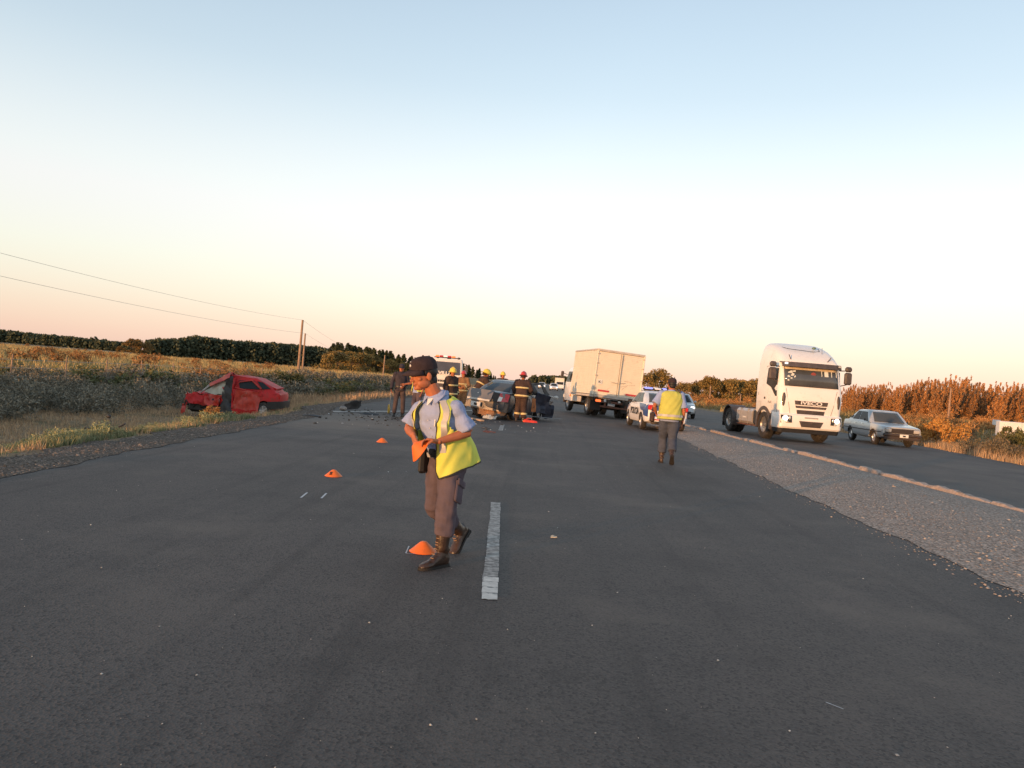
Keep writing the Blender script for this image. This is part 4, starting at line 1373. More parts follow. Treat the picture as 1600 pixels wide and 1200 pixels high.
# ------------------------------------------------------------------ white road tractor
M_truck = mat('truck_white', (.82, .80, .77), .35, var=.04, scale=2, coat=.35, dirt=(.55, .48, .42), dirt_amt=.12)
M_tdark = mat('truck_grey_plastic', (.075, .062, .06), .55, var=.2, scale=6, dirt=(.16, .12, .10), dirt_amt=.3)
M_tank = mat('tank_metal', (.50, .47, .45), .4, .4, var=.12, scale=4, dirt=(.3, .25, .2), dirt_amt=.3)
M_rust = mat('rusty_frame', (.16, .07, .045), .8, var=.35, scale=6)
def road_tractor():
    t = empty('road_tractor', (9.93, 30.3, 0), R(186), 'white road tractor without a trailer driving up the side road', 'truck')
    # cab shell: rings from sill to roof
    rings = [rrect(-1.0, 1.30, 1.17, .16, .98, 6), rrect(-1.0, 1.36, 1.21, .20, 1.05, 6), rrect(-1.0, 1.38, 1.225, .22, 1.5, 6), rrect(-1.0, 1.33, 1.225, .22, 1.95, 6),
             rrect(-1.0, 1.28, 1.215, .20, 2.08, 6), rrect(-1.0, 1.16, 1.19, .17, 2.5, 6), rrect(-1.0, 1.05, 1.165, .16, 2.86, 6), rrect(-1.0, 1.02, 1.16, .18, 2.98, 6),
             rrect(-1.04, .94, 1.15, .24, 3.08, 6), rrect(-1.06, .72, 1.13, .30, 3.28, 6), rrect(-1.07, .40, 1.09, .34, 3.48, 6), rrect(-1.07, .02, 1.02, .36, 3.64, 6), rrect(-1.05, -.25, .90, .36, 3.73, 6), rrect(-.98, -.50, .62, .22, 3.765, 6)]
    MB().loft(rings).build('cab', M_truck, t, angle=32)
    def fy(z): return float(np.interp(z, [.98, 1.05, 1.5, 1.95, 2.08, 2.5, 2.86, 2.98], [1.30, 1.36, 1.38, 1.33, 1.28, 1.16, 1.05, 1.02]))
    def fw(z): return float(np.interp(z, [1.05, 1.5, 1.95, 2.08, 2.5, 2.86], [1.21, 1.225, 1.225, 1.215, 1.19, 1.165]))
    # windscreen, bowed a little, in its black surround
    def screen(name, x0, x1, z0, z1, off, m, nx=12, bow=.0):
        vs, fs = [], []
        for z in (z0, (z0 + z1) / 2, z1):
            for i in range(nx + 1):
                x = x0 + (x1 - x0) * i / nx
                vs.append((x, fy(z) + off - bow * (x / 1.1) ** 2, z))
        W = nx + 1
        for j in range(2):
            for i in range(nx): fs.append((j * W + i, j * W + i + 1, (j + 1) * W + i + 1, (j + 1) * W + i))
        me = MB().add(vs, fs).mesh(name, [m])
        me = bake(me, [('SOLIDIFY', dict(thickness=.012, offset=1))])
        return link(name, me, t)
    s = screen('windscreen', -1.03, 1.03, 2.07, 2.80, .012, mat('cab_glass', (.085, .095, .105), .08, var=.2, scale=2, spec=.6))
    screen('sun_strip', -1.01, 1.01, 2.70, 2.795, .028, mat('cream_strip', (.55, .45, .30), .5))
    M_sticker = mat('white_sticker', (.7, .72, .66), .6, var=.1)
    for k, (x, z, w, h, a) in enumerate(((.80, 2.58, .16, .10, .5), (.72, 2.48, .10, .16, -.4), (.86, 2.42, .08, .10, .8), (.66, 2.63, .14, .06, .2), (.76, 2.36, .07, .07, 0), (.63, 2.42, .05, .11, -.3), (.88, 2.28, .06, .08, .3))):
        MB().box((x, fy(z) + .028, z), (w, .004, h), Matrix.Rotation(a, 3, 'Y'), b=.002).build('windscreen_sticker', M_sticker, t)
    for x in (-.42, -.80, -.98):
        MB().box((x, fy(2.62) + .028, 2.62), (.025, .006, .24), Matrix.Rotation(.30, 3, 'X'), b=.002).build('curtain_edge', M_sticker, t)
    MB().box((-.60, fy(2.6) + .026, 2.60), (.15, .004, .2), Matrix.Rotation(.30, 3, 'X'), b=.002).build('cabin_paper', M_sticker, t)
    MB().ell((-.10, fy(2.55) + .022, 2.55), (.10, .008, .09)).build('driver_patch', mat('dim_red', (.28, .06, .05), .6), t)  # dim red patch on the glass, standing for the driver behind it
    for x0, x1 in ((.9, .1), (-.05, -.85)):
        MB().tube([(x0, fy(2.09) + .05, 2.10), (x1, fy(2.13) + .04, 2.13)], .016, 5).build('wiper', M_tdark, t)
    # sun visor above the screen
    vis = []
    for i in range(13):
        x = -1.14 + 2.28 * i / 12
        y = 1.30 - .10 * (x / 1.1) ** 4
        vis.append([(x, y - .30, 2.99), (x, y - .02, 2.97), (x, y + .04, 2.80), (x, y + .015, 2.79), (x, y - .05, 2.93), (x, y - .30, 2.95)])
    MB().loft(vis).build('sun_visor', M_tdark, t)
    for sd in (-1, 1):
        box_part('marker_lamp', (sd * 1.03, 1.305, 2.91), (.12, .03, .06), M_lamp_on if sd > 0 else M_lamp_off, t, .015)
        MB().tube([(sd * .70, .93, 3.06), (sd * .82, .98, 3.25)], .016, 5).build('visor_stay', M_tdark, t)
    MB().ell((-.42, .35, 3.60), (.08, .08, .05)).build('roof_beacon', mat('beacon_green', (.12, .2, .15), .3), t)
    MB().tube([(-.62, .62, 3.38), (-.62, .60, 3.62)], .008, 5).build('aerial', M_tdark, t)
    # roof hatch panel and the gap round it
    MB().tube([(.78, .18, 3.565), (.62, .42, 3.505), (-.30, .55, 3.445), (-.62, .40, 3.50), (-.70, .10, 3.60)], .010, 5).build('roof_seam', M_black, t)
    # bonnet panel slots with the maker's letters
    for z, h, w in ((1.47, .15, .64), (1.315, .085, .60), (1.13, .15, .54)):
        f = fy(z)
        MB().loft([[(-w, f - .02, z + h / 2), (w, f - .02, z + h / 2), (w * .95, f - .02, z - h / 2), (-w * .95, f - .02, z - h / 2)],
                   [(-w, f + .014, z + h / 2), (w, f + .014, z + h / 2), (w * .95, f + .014, z - h / 2), (-w * .95, f + .014, z - h / 2)]]).build('grille_slot', M_tdark, t, False)
        if h > .14:
            for k in range(3): box_part('grille_bar', (0, f + .02, z - .05 + .045 * k), (1.0, .012, .010), M_black, t, .002)
    lettering('IVECO', .165, mat('maker_letters', (.80, .78, .75), .4), t, (0, fy(1.46) + .024, 1.468), (-1, 0, 0), (0, 0, 1), .004, squeeze=1.75)
    for sd in (-1, 1):
        f = fy(1.55) - .03
        MB().ell((sd * 1.045, f, 1.55), (.075, .05, .27)).build('corner_vent', M_tdark, t)
        MB().tube([(sd * .98, fy(1.95) + .003, 1.98), (sd * .86, fy(1.5) + .003, 1.40), (sd * .78, fy(1.1) + .003, 1.06)], .006, 4).build('bonnet_gap', M_black, t)
    # bumper with lamps and lower intake
    rg = [rrect(.62, 1.42, 1.20, .16, .50, 6), rrect(.62, 1.47, 1.235, .20, .56, 6), rrect(.62, 1.49, 1.245, .22, .80, 6), rrect(.62, 1.46, 1.24, .22, 1.0, 6), rrect(.62, 1.40, 1.22, .20, 1.055, 6)]
    MB().loft(rg).build('bumper', M_truck, t, angle=32)
    MB().loft([rrect(.68, 1.36, 1.16, .16, .34, 6), rrect(.66, 1.40, 1.19, .16, .50, 6)]).build('lower_skirt', M_black, t)
    MB().loft([[(-.46, 1.44, .80), (.46, 1.44, .80), (.36, 1.44, .58), (-.36, 1.44, .58)], [(-.46, 1.505, .80), (.46, 1.505, .80), (.36, 1.495, .58), (-.36, 1.495, .58)]]).build('lower_intake', M_tdark, t, False)
    for k in range(4): box_part('intake_bar', (0, 1.508, .62 + .045 * k), (.72, .012, .010), M_black, t, .002)
    box_part('plate_recess', (0, 1.487, .93), (.52, .02, .05), M_tank, t, .006)
    for sd in (-1, 1):
        MB().loft([[(sd * .76, 1.40, .98), (sd * 1.18, 1.30, 1.0), (sd * 1.19, 1.30, .68), (sd * .74, 1.42, .72)], [(sd * .76, 1.505, .97), (sd * 1.14, 1.455, .99), (sd * 1.15, 1.455, .69), (sd * .74, 1.515, .72)]]).build('lamp_housing', M_black, t, False)
        MB().ell((sd * .98, 1.475, .88), (.105, .05, .095)).build('headlamp', M_lamp_on, t)
        MB().ell((sd * .83, 1.50, .89), (.055, .03, .07)).build('inner_lamp', M_lamp_off, t)
        MB().ell((sd * .92, 1.50, .74), (.06, .02, .035)).build('fog_lamp', M_lamp_off, t)
        # mirrors on two arms
        MB().tube([(sd * 1.16, 1.0, 2.78), (sd * 1.48, 1.10, 2.80)], .022, 6).tube([(sd * 1.18, 1.05, 2.2), (sd * 1.44, 1.10, 2.28)], .02, 6).build('mirror_arm', M_tdark, t)
        MB().box((sd * 1.46, 1.12, 2.50), (.27, .16, .46), b=.05).build('mirror', M_tdark, t)
        MB().box((sd * 1.46, 1.12, 2.85), (.25, .17, .20), b=.06).build('wide_mirror', M_tdark, t)
        # side glass with its slanting lower edge
        x = sd * 1.21
        q = [(x, 1.02, 2.72), (x, .05, 2.72), (x, .05, 2.12), (x, .55, 1.98), (x, .98, 1.66), (x, 1.12, 1.66)]
        q = [(sd * (fw(z) + .002), y, z) for (_, y, z) in q]
        qq = [Vector(p) for p in q]; n = len(qq); o = Vector((sd * .008, 0, 0))
        MB().add(qq + [p + o for p in qq], [tuple(range(n)), tuple(reversed(range(n, 2 * n)))] + [(i, i + n, (i + 1) % n + n, (i + 1) % n) for i in range(n)]).build('side_window', M_glass, t, False)
        g = MB()
        for pts in ([(-.12, 2.80), (-.12, 1.06)], [(1.16, 1.64), (1.16, 1.06)], [(-.12, 2.80), (1.0, 2.80)]):
            g.tube([(sd * (fw(z) + .001), y, z) for y, z in pts], .007, 5)
        g.build('door_gap', M_black, t)
        box_part('door_handle', (sd * 1.235, .02, 1.56), (.03, .10, .09), M_black, t, .01)
        box_part('step', (sd * 1.12, .55, .72), (.22, .36, .06), M_tdark, t, .02)
        box_part('step_panel', (sd * 1.14, .66, .78), (.14, .10, .46), M_tdark, t, .03)
        # front wheel arch
        arch = []
        for k in range(13):
            a = R(-12 + 204 * k / 12)
            arch.append([(sd * .80, .72 * math.cos(a), .53 + .72 * math.sin(a)), (sd * 1.245, .72 * math.cos(a), .53 + .72 * math.sin(a)), (sd * 1.245, .58 * math.cos(a), .53 + .58 * math.sin(a)), (sd * .80, .68 * math.cos(a), .53 + .68 * math.sin(a))])
        MB().loft(arch).build('wheel_arch', M_tdark, t)
        wheel(t, (sd * 1.06, 0, .53), .53, .31, sd, 'truck', .40, M_steel, 'front_wheel')
        for xx in (.72, 1.04):
            wheel(t, (sd * xx, -3.95, .51), .51, .28, sd, 'truck', .40, M_steel, 'rear_wheel')
        arch = []
        for k in range(15):
            a = R(-20 + 215 * k / 14)
            arch.append([(sd * .52, -3.95 + .63 * math.cos(a), .53 + .63 * math.sin(a)), (sd * 1.23, -3.95 + .63 * math.cos(a), .53 + .63 * math.sin(a)), (sd * 1.23, -3.95 + .60 * math.cos(a), .53 + .60 * math.sin(a)), (sd * .52, -3.95 + .60 * math.cos(a), .53 + .60 * math.sin(a))])
        MB().loft(arch).build('rear_mudguard', M_tdark, t)
        box_part('frame_rail', (sd * .40, -2.1, .82), (.09, 6.0, .26), M_under, t, .01)
    for z, s_ in ((1.72, '::'), ):
        box_part('door_badge', (1.232, -.62, 1.72), (.012, .05, .12), M_tank, t, .003)
    lettering('Stralis', .13, mat('badge_grey', (.42, .40, .38), .4), t, (1.238, .52, 1.42), (0, 1, 0), (0, 0, 1), .0)
    # tank, battery box, tractor deck
    MB().loft([[(.66 + a, y, b_) for a, b_ in ((0, .46), (.48, .46), (.57, .56), (.57, .98), (.48, 1.08), (0, 1.08))] for y in (-2.85, -1.15)]).build('fuel_tank', M_tank, t, angle=20)
    for y in (-2.4, -1.6): box_part('tank_strap', (.95, y, .77), (.57, .05, .635), M_steel, t, .01)
    box_part('tank_label', (1.236, -1.95, .72), (.006, .36, .05), M_plate, t, .002)
    box_part('battery_box', (.95, -.95, .76), (.50, .34, .58), M_black, t, .04)
    box_part('tank_tray', (.95, -1.9, .425), (.50, 2.0, .05), M_rust, t, .01)
    box_part('air_tank', (-.95, -1.7, .70), (.5, 1.3, .5), M_tank, t, .08)
    MB().lathe([(.02, 1.04), (.46, 1.02), (.48, 1.10), (.02, 1.13)], 'z', (0, -3.85, 0), 20).build('coupling_plate', M_under, t)
    MB().box((0, -1.25, 1.15), (.9, .30, .24), b=.05).build('deck_box', M_rust, t)
    for k in range(3):
        MB().tube([(-.3 + .3 * k, -1.06, 1.7), (-.28 + .3 * k, -1.28, 1.35), (-.2 + .2 * k, -1.55, 1.25), (-.1 + .1 * k, -1.9, 1.05)], .022, 6).build('air_hose', mat('hose_red', (.35, .06, .04), .6), t)
    MB().tube([(-1.0, .0, .52), (1.0, 0, .52)], .07, 8).build('axle', M_under, t)
    MB().tube([(-1.0, -3.95, .52), (1.0, -3.95, .52)], .10, 8).build('axle', M_under, t)
    box_part('engine', (0, .25, .78), (.75, 1.2, .55), M_under, t, .06)
    for sd in (-1, 1): box_part('mud_flap', (sd * .88, -4.64, .45), (.64, .015, .5), M_black, t, .004)
road_tractor()

# ------------------------------------------------------------------ box truck seen from behind
M_boxp = mat('box_cream', (.74, .68, .56), .6, var=.05, scale=2.5, dirt=(.42, .35, .28), dirt_amt=.12)
M_boxe = mat('box_edge', (.50, .44, .38), .6, var=.15, scale=5)
def box_truck():
    t = empty('box_truck', (3.61, 37.1, .02), R(12), 'cream box truck with closed rear doors leaning on the median edge', 'truck', tilt=(0, R(3.4)))
    W, L, z0, z1 = 1.20, 4.3, .98, 3.22
    # siding with fine horizontal ribs; each wall is its own panel
    def ribbed(name, p0, p1, z0, z1, n, outward):
        p0, p1, o = Vector((*p0, 0)), Vector((*p1, 0)), Vector((*outward, 0))
        prof = []
        for i in range(n):
            a = z0 + (z1 - z0) * i / n; h = (z1 - z0) / n
            prof += [(0.0, a), (0.0, a + h * .86), (-.011, a + h * .89), (-.011, a + h * .97)]
        prof += [(0.0, z1), (-.04, z1), (-.04, z0)]
        MB().loft([[tuple(p + o * d + Vector((0, 0, z))) for d, z in prof] for p in (p0, p1)]).build(name, M_boxp, t, False)
    ribbed('side_wall', (-W, .03), (-W, L), z0 + .06, z1 - .06, 24, (-1, 0))
    ribbed('side_wall', (W, .03), (W, L), z0 + .06, z1 - .06, 24, (1, 0))
    ribbed('rear_door', (-W + .06, 0), (-.012, 0), z0 + .08, z1 - .10, 24, (0, -1))
    ribbed('rear_door', (.012, 0), (W - .06, 0), z0 + .08, z1 - .10, 24, (0, -1))
    box_part('roof', (0, L / 2, z1 + .0), (2 * W, L, .05), M_boxp, t, .02)
    box_part('front_wall', (0, L - .02, (z0 + z1) / 2), (2 * W - .1, .04, z1 - z0 - .06), M_boxp, t, .005)
    box_part('floor', (0, L / 2, z0 - .02), (2 * W, L, .11), M_boxe, t, .01)
    for sd in (-1, 1):
        box_part('corner_post', (sd * (W - .03), .0, (z0 + z1) / 2), (.062, .07, z1 - z0 - .05), M_boxp, t, .012)
        box_part('top_rail', (sd * (W - .01), L / 2 + .05, z1 - .035), (.05, L - .1, .07), M_boxe, t, .01)
        for z in (1.35, 1.95, 2.55, 3.0):
            box_part('hinge', (sd * (W - .055), -.042, z), (.10, .03, .05), M_boxe, t, .008)
    box_part('rear_header', (0, -.012, z1 - .05), (2 * W - .13, .06, .085), M_boxe, t, .01)
    box_part('rear_sill', (0, -.03, z0 + .01), (2 * W - .13, .08, .13), M_boxe, t, .01)
    MB().tube([(.06, -.045, z0 + .12), (.06, -.045, z1 - .14)], .014, 6).build('lock_bar', M_steel, t)
    MB().tube([(-.35, -.03, 1.72), (.0, -.05, 1.68), (.35, -.03, 1.75)], .012, 5).build('lock_handle', M_steel, t)
    for x, w in ((-.68, .56), (.72, .56)):
        box_part('reflector_strip', (x, -.020, 1.25 - .03 * (x > 0)), (w, .014, .085), mat('reflector_red', (.48, .05, .06), .4), t, .003)
    s = box_part('speed_sticker', (-.92, -.016, 1.66), (.24, .010, .22), M_plate, t, .003)
    lettering('IC', .14, M_ink, t, (-.92, -.026, 1.66), (1, 0, 0), (0, 0, 1), .004)
    # scratch marks over the doors
    for (x0, z0_, x1, z1_) in ((.15, 1.55, .85, 1.72), (.3, 1.85, .7, 1.80), (.2, 1.40, .45, 1.62)):
        MB().tube([(x0, -.006, z0_), ((x0 + x1) / 2, -.006, (z0_ + z1_) / 2 + .03), (x1, -.006, z1_)], .008, 4).build('scrape', M_boxe, t)
    # underframe
    for sd in (-1, 1):
        box_part('frame_rail', (sd * .42, 2.6, .78), (.09, 6.2, .2), M_under, t, .01)
        box_part('side_bar', (sd * 1.02, .15, .84), (.18, .12, .14), M_under, t, .02)
        MB().box((sd * .86, .02, .76), (.26, .05, .11), b=.015).build('tail_lamp', M_red_lit if sd < 0 else M_red_lens, t)
        for x in (.62, .94): wheel(t, (sd * x, 1.25, .45), .45, .24, sd, 'truck', .36, M_steel, 'rear_wheel')
        wheel(t, (sd * .95, 5.1, .45), .45, .24, sd, 'truck', .36, M_steel, 'front_wheel')
        box_part('mud_flap', (sd * .80, .62, .52), (.55, .012, .46), M_black, t, .003)
    box_part('cross_member', (0, .05, .74), (1.9, .08, .12), M_rust, t, .01)
    box_part('under_bar', (.1, .02, .50), (1.7, .08, .09), M_rust, t, .02)
    for x in (-.5, .55): box_part('bar_bracket', (x, .05, .62), (.07, .07, .24), M_rust, t, .01)
    number_plate(t, (-.42, -.01, .80), .34, .13, -1, '')
    box_part('work_lamp', (.18, .0, .80), (.14, .05, .10), M_lamp_off, t, .02)
    MB().tube([(-.95, 1.25, .46), (.95, 1.25, .46)], .10, 8).build('axle', M_under, t)
    MB().tube([(-.95, 5.1, .46), (.95, 5.1, .46)], .07, 8).build('axle', M_under, t)
    box_part('side_guard', (-1.08, 3.2, .72), (.06, 1.6, .30), M_boxe, t, .02)
    box_part('gearbox', (0, 3.4, .62), (.6, 2.6, .4), M_under, t, .06)
    # cab
    MB().loft([rrect(4.45, 6.0, 1.08, .14, .55, 5), rrect(4.45, 6.05, 1.12, .16, .9, 5), rrect(4.45, 6.02, 1.12, .16, 1.5, 5), rrect(4.45, 5.75, 1.05, .16, 2.25, 5), rrect(4.5, 5.6, .95, .16, 2.38, 5)]).build('cab', M_white_paint, t)
    for sd in (-1, 1):
        q = [Vector((sd * 1.135, 4.75, 1.55)), Vector((sd * 1.135, 5.72, 1.55)), Vector((sd * 1.075, 5.6, 2.12)), Vector((sd * 1.075, 4.75, 2.12))]
        MB().slab(q, sd * .01).build('side_window', M_glass, t, False)
        MB().tube([(sd * 1.1, 5.8, 1.95), (sd * 1.36, 5.85, 2.0)], .018, 6).build('mirror_arm', M_black, t)
        MB().box((sd * 1.38, 5.85, 1.92), (.16, .10, .38), b=.03).build('mirror', M_tdark, t)
        MB().box((sd * 1.0, 6.05, .78), (.24, .06, .20), b=.03).build('headlamp', M_lamp_off, t)
        MB().box((sd * 1.115, 4.52, .84), (.06, .12, .12), b=.02).build('side_lamp', M_red_lit if sd < 0 else M_amber, t)
    MB().slab([(-.95, 6.04, 1.55), (.95, 6.04, 1.55), (.88, 5.80, 2.16), (-.88, 5.80, 2.16)], -.012).build('windscreen', M_glass, t, False)
    box_part('bumper', (0, 6.06, .55), (2.2, .12, .26), M_tdark, t, .04)
box_truck()

# ------------------------------------------------------------------ fire engine facing the camera behind the first policeman
M_fire_w = mat('engine_white', (.78, .74, .68), .4, var=.05, coat=.3, dirt=(.5, .43, .36), dirt_amt=.15)
M_fire_r = mat('engine_red', (.45, .02, .02), .35, var=.08, coat=.4)
def fire_engine():
    p = at(688, 620, 50)
    t = empty('fire_engine', (p.x, 51.2, -.03), R(188), 'white fronted fire engine with red beacons behind the first policeman', 'fire engine')
    MB().loft([rrect(-1.0, 1.15, 1.16, .12, .55, 5), rrect(-1.0, 1.20, 1.19, .14, .9, 5), rrect(-1.0, 1.18, 1.19, .14, 1.5, 5), rrect(-1.0, 1.05, 1.14, .14, 2.45, 5), rrect(-1.0, .98, 1.10, .14, 2.58, 5)]).build('cab', M_fire_w, t)
    MB().box((0, -3.6, 1.62), (2.36, 5.0, 1.9), b=.06).build('equipment_body', M_fire_r, t)
    MB().slab([(-1.0, 1.20, 1.56), (1.0, 1.20, 1.56), (.96, 1.085, 2.38), (-.96, 1.085, 2.38)], .015).build('windscreen', mat('engine_glass', (.07, .07, .085), .1, var=.2, scale=2), t, False)
    lettering('VILLA', .30, M_plate, t, (-.02, 1.235, 1.63), (-1, 0, 0), (0, .14, 1), .018, squeeze=1.15)
    lettering('REGINA', .17, M_ink, t, (0.05, 1.215, 1.12), (-1, 0, 0), (0, 0, 1), .010, squeeze=1.2)
    box_part('badge', (-.28, 1.20, 1.36), (.34, .02, .05), M_ink, t, .004)
    box_part('grille', (0, 1.215, .82), (1.3, .03, .26), M_tdark, t, .01)
    box_part('bumper', (0, 1.26, .58), (2.36, .16, .28), M_fire_w, t, .04)
    box_part('light_bar', (0, .62, 2.66), (1.5, .30, .06), M_black, t, .02)
    for x, m in ((-.52, M_red_lit), (-.25, M_red_lens), (.02, mat('beacon_white', (.85, .82, .74), .3, emit=.4)), (.28, M_red_lens), (.55, M_red_lit)):
        box_part('beacon', (x, .62, 2.735), (.25, .28, .12), m, t, .03)
    for sd in (-1, 1):
        MB().tube([(sd * 1.14, 1.05, 2.36), (sd * 1.38, 1.1, 2.3)], .02, 6).build('mirror_arm', M_black, t)
        MB().box((sd * 1.40, 1.1, 2.0), (.20, .10, .46), b=.03).build('mirror', M_tdark, t)
        MB().box((sd * .92, 1.22, .84), (.30, .05, .22), b=.03).build('headlamp', M_lamp_off, t)
        wheel(t, (sd * 1.0, 0, .46), .46, .26, sd, 'truck', .4, M_steel)
        wheel(t, (sd * 1.0, -4.2, .46), .46, .26, sd, 'truck', .4, M_steel)
    MB().ell((-.86, .8, 2.66), (.12, .1, .07)).build('search_lamp', M_tdark, t)
fire_engine()
# ------------------------------------------------------------------ people
M_skin = mat('skin', (.41, .145, .072), .55, var=.10, scale=18, spec=.3)
M_hair = mat('hair_black', (.012, .011, .011), .6, var=.3, scale=30)
M_shirt = mat('shirt_blue', (.29, .36, .57), .9, var=.08, scale=9, bump=.7, bscale=12, spec=.1)
M_trouser = mat('trouser_grey', (.108, .086, .104), .9, var=.14, scale=9, bump=.35, bscale=12, spec=.12)
M_trouser_b = mat('trouser_slate', (.066, .078, .108), .9, var=.14, scale=9, bump=.35, bscale=12, spec=.12)
M_vest = mat('vest_yellow', (.64, .66, .12), .75, var=.07, scale=8, bump=.25, bscale=11, spec=.2)
M_reflect = mat('vest_reflector', (.42, .41, .39), .45, var=.08, scale=12, bump=.15, bscale=14)
M_trim = mat('vest_trim', (.035, .035, .03), .8, var=.2)
M_cap = mat('cap_dark', (.042, .030, .034), .85, var=.2, scale=20, bump=.3, bscale=80, spec=.15)
M_boot = mat('boot_brown', (.045, .026, .018), .38, var=.35, scale=14, bump=.3, bscale=30, dirt=(.12, .08, .055), dirt_amt=.3)
M_sole = mat('boot_sole', (.02, .018, .017), .85, var=.2)
M_belt = mat('belt_black', (.018, .017, .017), .5, var=.2)
M_navy = mat('overall_navy', (.050, .044, .056), .9, var=.18, scale=9, bump=.3, bscale=12, spec=.12)
M_turnout = mat('turnout_coat', (.060, .040, .036), .9, var=.2, scale=8, bump=.35, bscale=11, dirt=(.11, .08, .06), dirt_amt=.25, spec=.12)
M_stripe = mat('reflective_stripe', (.62, .50, .24), .6, var=.12, scale=12)
M_helm_y = mat('helmet_yellow', (.72, .56, .07), .4, var=.08, scale=6, dirt=(.45, .33, .08), dirt_amt=.2)
M_helm_r = mat('helmet_red', (.50, .05, .05), .35, var=.1, scale=6, coat=.3)
M_tan = mat('turnout_tan', (.26, .14, .07), .9, var=.2, scale=8, bump=.35, bscale=11, spec=.12)
M_glove = mat('glove_pale', (.42, .33, .24), .8, var=.2, scale=12)
M_silver_patch = mat('badge_silver', (.55, .54, .52), .4, .2, var=.1)

def weld(parts, voxel, smooth=4, material=None, folds=0.0, fold_scale=7.0, seed=0.0, name='m', crisp=0.0):
    """fuse overlapping solids into one continuous surface"""
    me = parts.mesh(name, [], True) if isinstance(parts, MB) else parts
    me = bake(me, [('REMESH', dict(mode='VOXEL', voxel_size=voxel, adaptivity=0.0)), ('SMOOTH', dict(factor=.5, iterations=smooth))])
    if folds:
        k = len(me.vertices)
        co, no = np.empty(k * 3), np.empty(k * 3)
        me.vertices.foreach_get('co', co); me.vertices.foreach_get('normal', no)
        co, no = co.reshape(-1, 3), no.reshape(-1, 3)
        g = np.array([mnoise.noise((x * fold_scale + seed, y * fold_scale, z * fold_scale * .55 + x * 3)) + .6 * mnoise.noise((x * fold_scale * 1.6 + z * 6, y * fold_scale * 1.6 + seed, z * fold_scale * 2.4)) for x, y, z in co])
        co = co + no * (g * folds)[:, None]
        me.vertices.foreach_set('co', co.ravel())
        me.update()
    if material:
        me.materials.clear()
        me.materials.append(material)
    me.polygons.foreach_set('use_smooth', [True] * len(me.polygons))
    return me

def frame(fwd, up=(0, 0, 1)):
    """columns: right, forward, up"""
    f = Vector(fwd).normalized()
    r = f.cross(Vector(up)).normalized()
    u = r.cross(f)
    return Matrix((r, f, u)).transposed()

def head_shapes(b, c, F, s=1.0, fine=True):
    """skull, jaw, face; c is the centre of the head, F its frame"""
    def e(p, r, rot=None):
        M = F if rot is None else F @ rot
        b.ell(Vector(c) + F @ (Vector(p) * s), tuple(q * s for q in r), M, 14, 10)
    e((0, -.012, .030), (.075, .093, .080))            # cranium
    e((0, .018, -.030), (.066, .072, .086))            # face
    e((0, .048, -.094), (.038, .038, .028))            # chin and jaw
    for sd in (-1, 1):
        e((sd * .040, .020, -.070), (.026, .055, .034))   # jaw angle
        e((sd * .046, .056, -.030), (.022, .020, .018))   # cheek bone
        if fine:
            e((sd * .079, -.010, -.020), (.010, .020, .032), Matrix.Rotation(sd * .25, 3, 'Z'))   # ear
            e((sd * .030, .074, .016), (.028, .012, .007))  # brow
            e((sd * .012, .094, -.043), (.0095, .011, .0085))   # nostril
    if fine:
        e((0, .088, -.014), (.011, .017, .032), Matrix.Rotation(.34, 3, 'X'))     # bridge
        e((0, .103, -.038), (.0135, .015, .0125))                                      # nose tip
        e((0, .084, -.067), (.025, .011, .0065)); e((0, .083, -.079), (.023, .011, .0075))   # lips
        e((0, .076, -.104), (.022, .014, .014))
    else:
        e((0, .095, -.035), (.012, .016, .022))

def hand_mesh(wrist, d, palm_n, curl, spread=.0, s=1.0, thumb_side=1, thumb_curl=.5, lens=(.070, .078, .073, .058)):
    """palm with four jointed fingers of different length and a thumb from its side.
    d: from wrist to knuckles, palm_n: out of the palm, thumb_side: +1/-1 along d x palm_n"""
    b = MB()
    d = Vector(d).normalized(); n = Vector(palm_n); n = (n - d * n.dot(d)).normalized(); x = d.cross(n)
    w = Vector(wrist)
    L = .092 * s
    rings = []
    for f, hw_, ht in ((-.25, .026, .020), (.0, .027, .019), (.35, .037, .017), (.75, .041, .014), (1.0, .038, .011)):
        p = w + d * (L * f)
        rings.append([p + x * (hw_ * s * math.cos(a)) + n * (ht * s * math.sin(a)) for a in [2 * math.pi * k / 10 for k in range(10)]])
    b.loft(rings)
    for i in range(4):
        off = (.030 - .020 * i) * thumb_side
        p = w + d * (L * (.96 - .03 * abs(i - 1))) + x * (off * s)
        c = curl[i] if isinstance(curl, (list, tuple)) else curl
        dd = (d + x * (off * spread * 8)).normalized()
        pts, rr = [p - dd * .015], [.0098 * s]
        ang = 0
        for k, fl in enumerate((.45, .32, .23)):
            ang += c * (1.0, 1.15, .7)[k]
            dir_ = dd * math.cos(ang) + n * math.sin(ang)
            p = p + dir_ * (lens[i] * fl * s)
            pts.append(p.copy()); rr.append((.0092, .0084, .0066)[k] * s)
        b.tube(pts, rr, 8)
        b.ell(pts[-1], (.0068 * s,) * 3, None, 8, 5)
    p = w + d * (L * .22) + x * (.026 * s * thumb_side) + n * (.006 * s)
    t1 = (d * .75 + x * (.75 * thumb_side) + n * .25).normalized()
    t2 = (d * (1 - .3 * thumb_curl) + x * (.25 * thumb_side * (1 - thumb_curl)) + n * (.5 + .6 * thumb_curl)).normalized()
    b.tube([p - t1 * .01, p + t1 * (.040 * s), p + t1 * (.042 * s) + t2 * (.030 * s), p + t1 * (.042 * s) + t2 * (.052 * s)], [.0135 * s, .0118 * s, .010 * s, .0075 * s], 8)
    return b

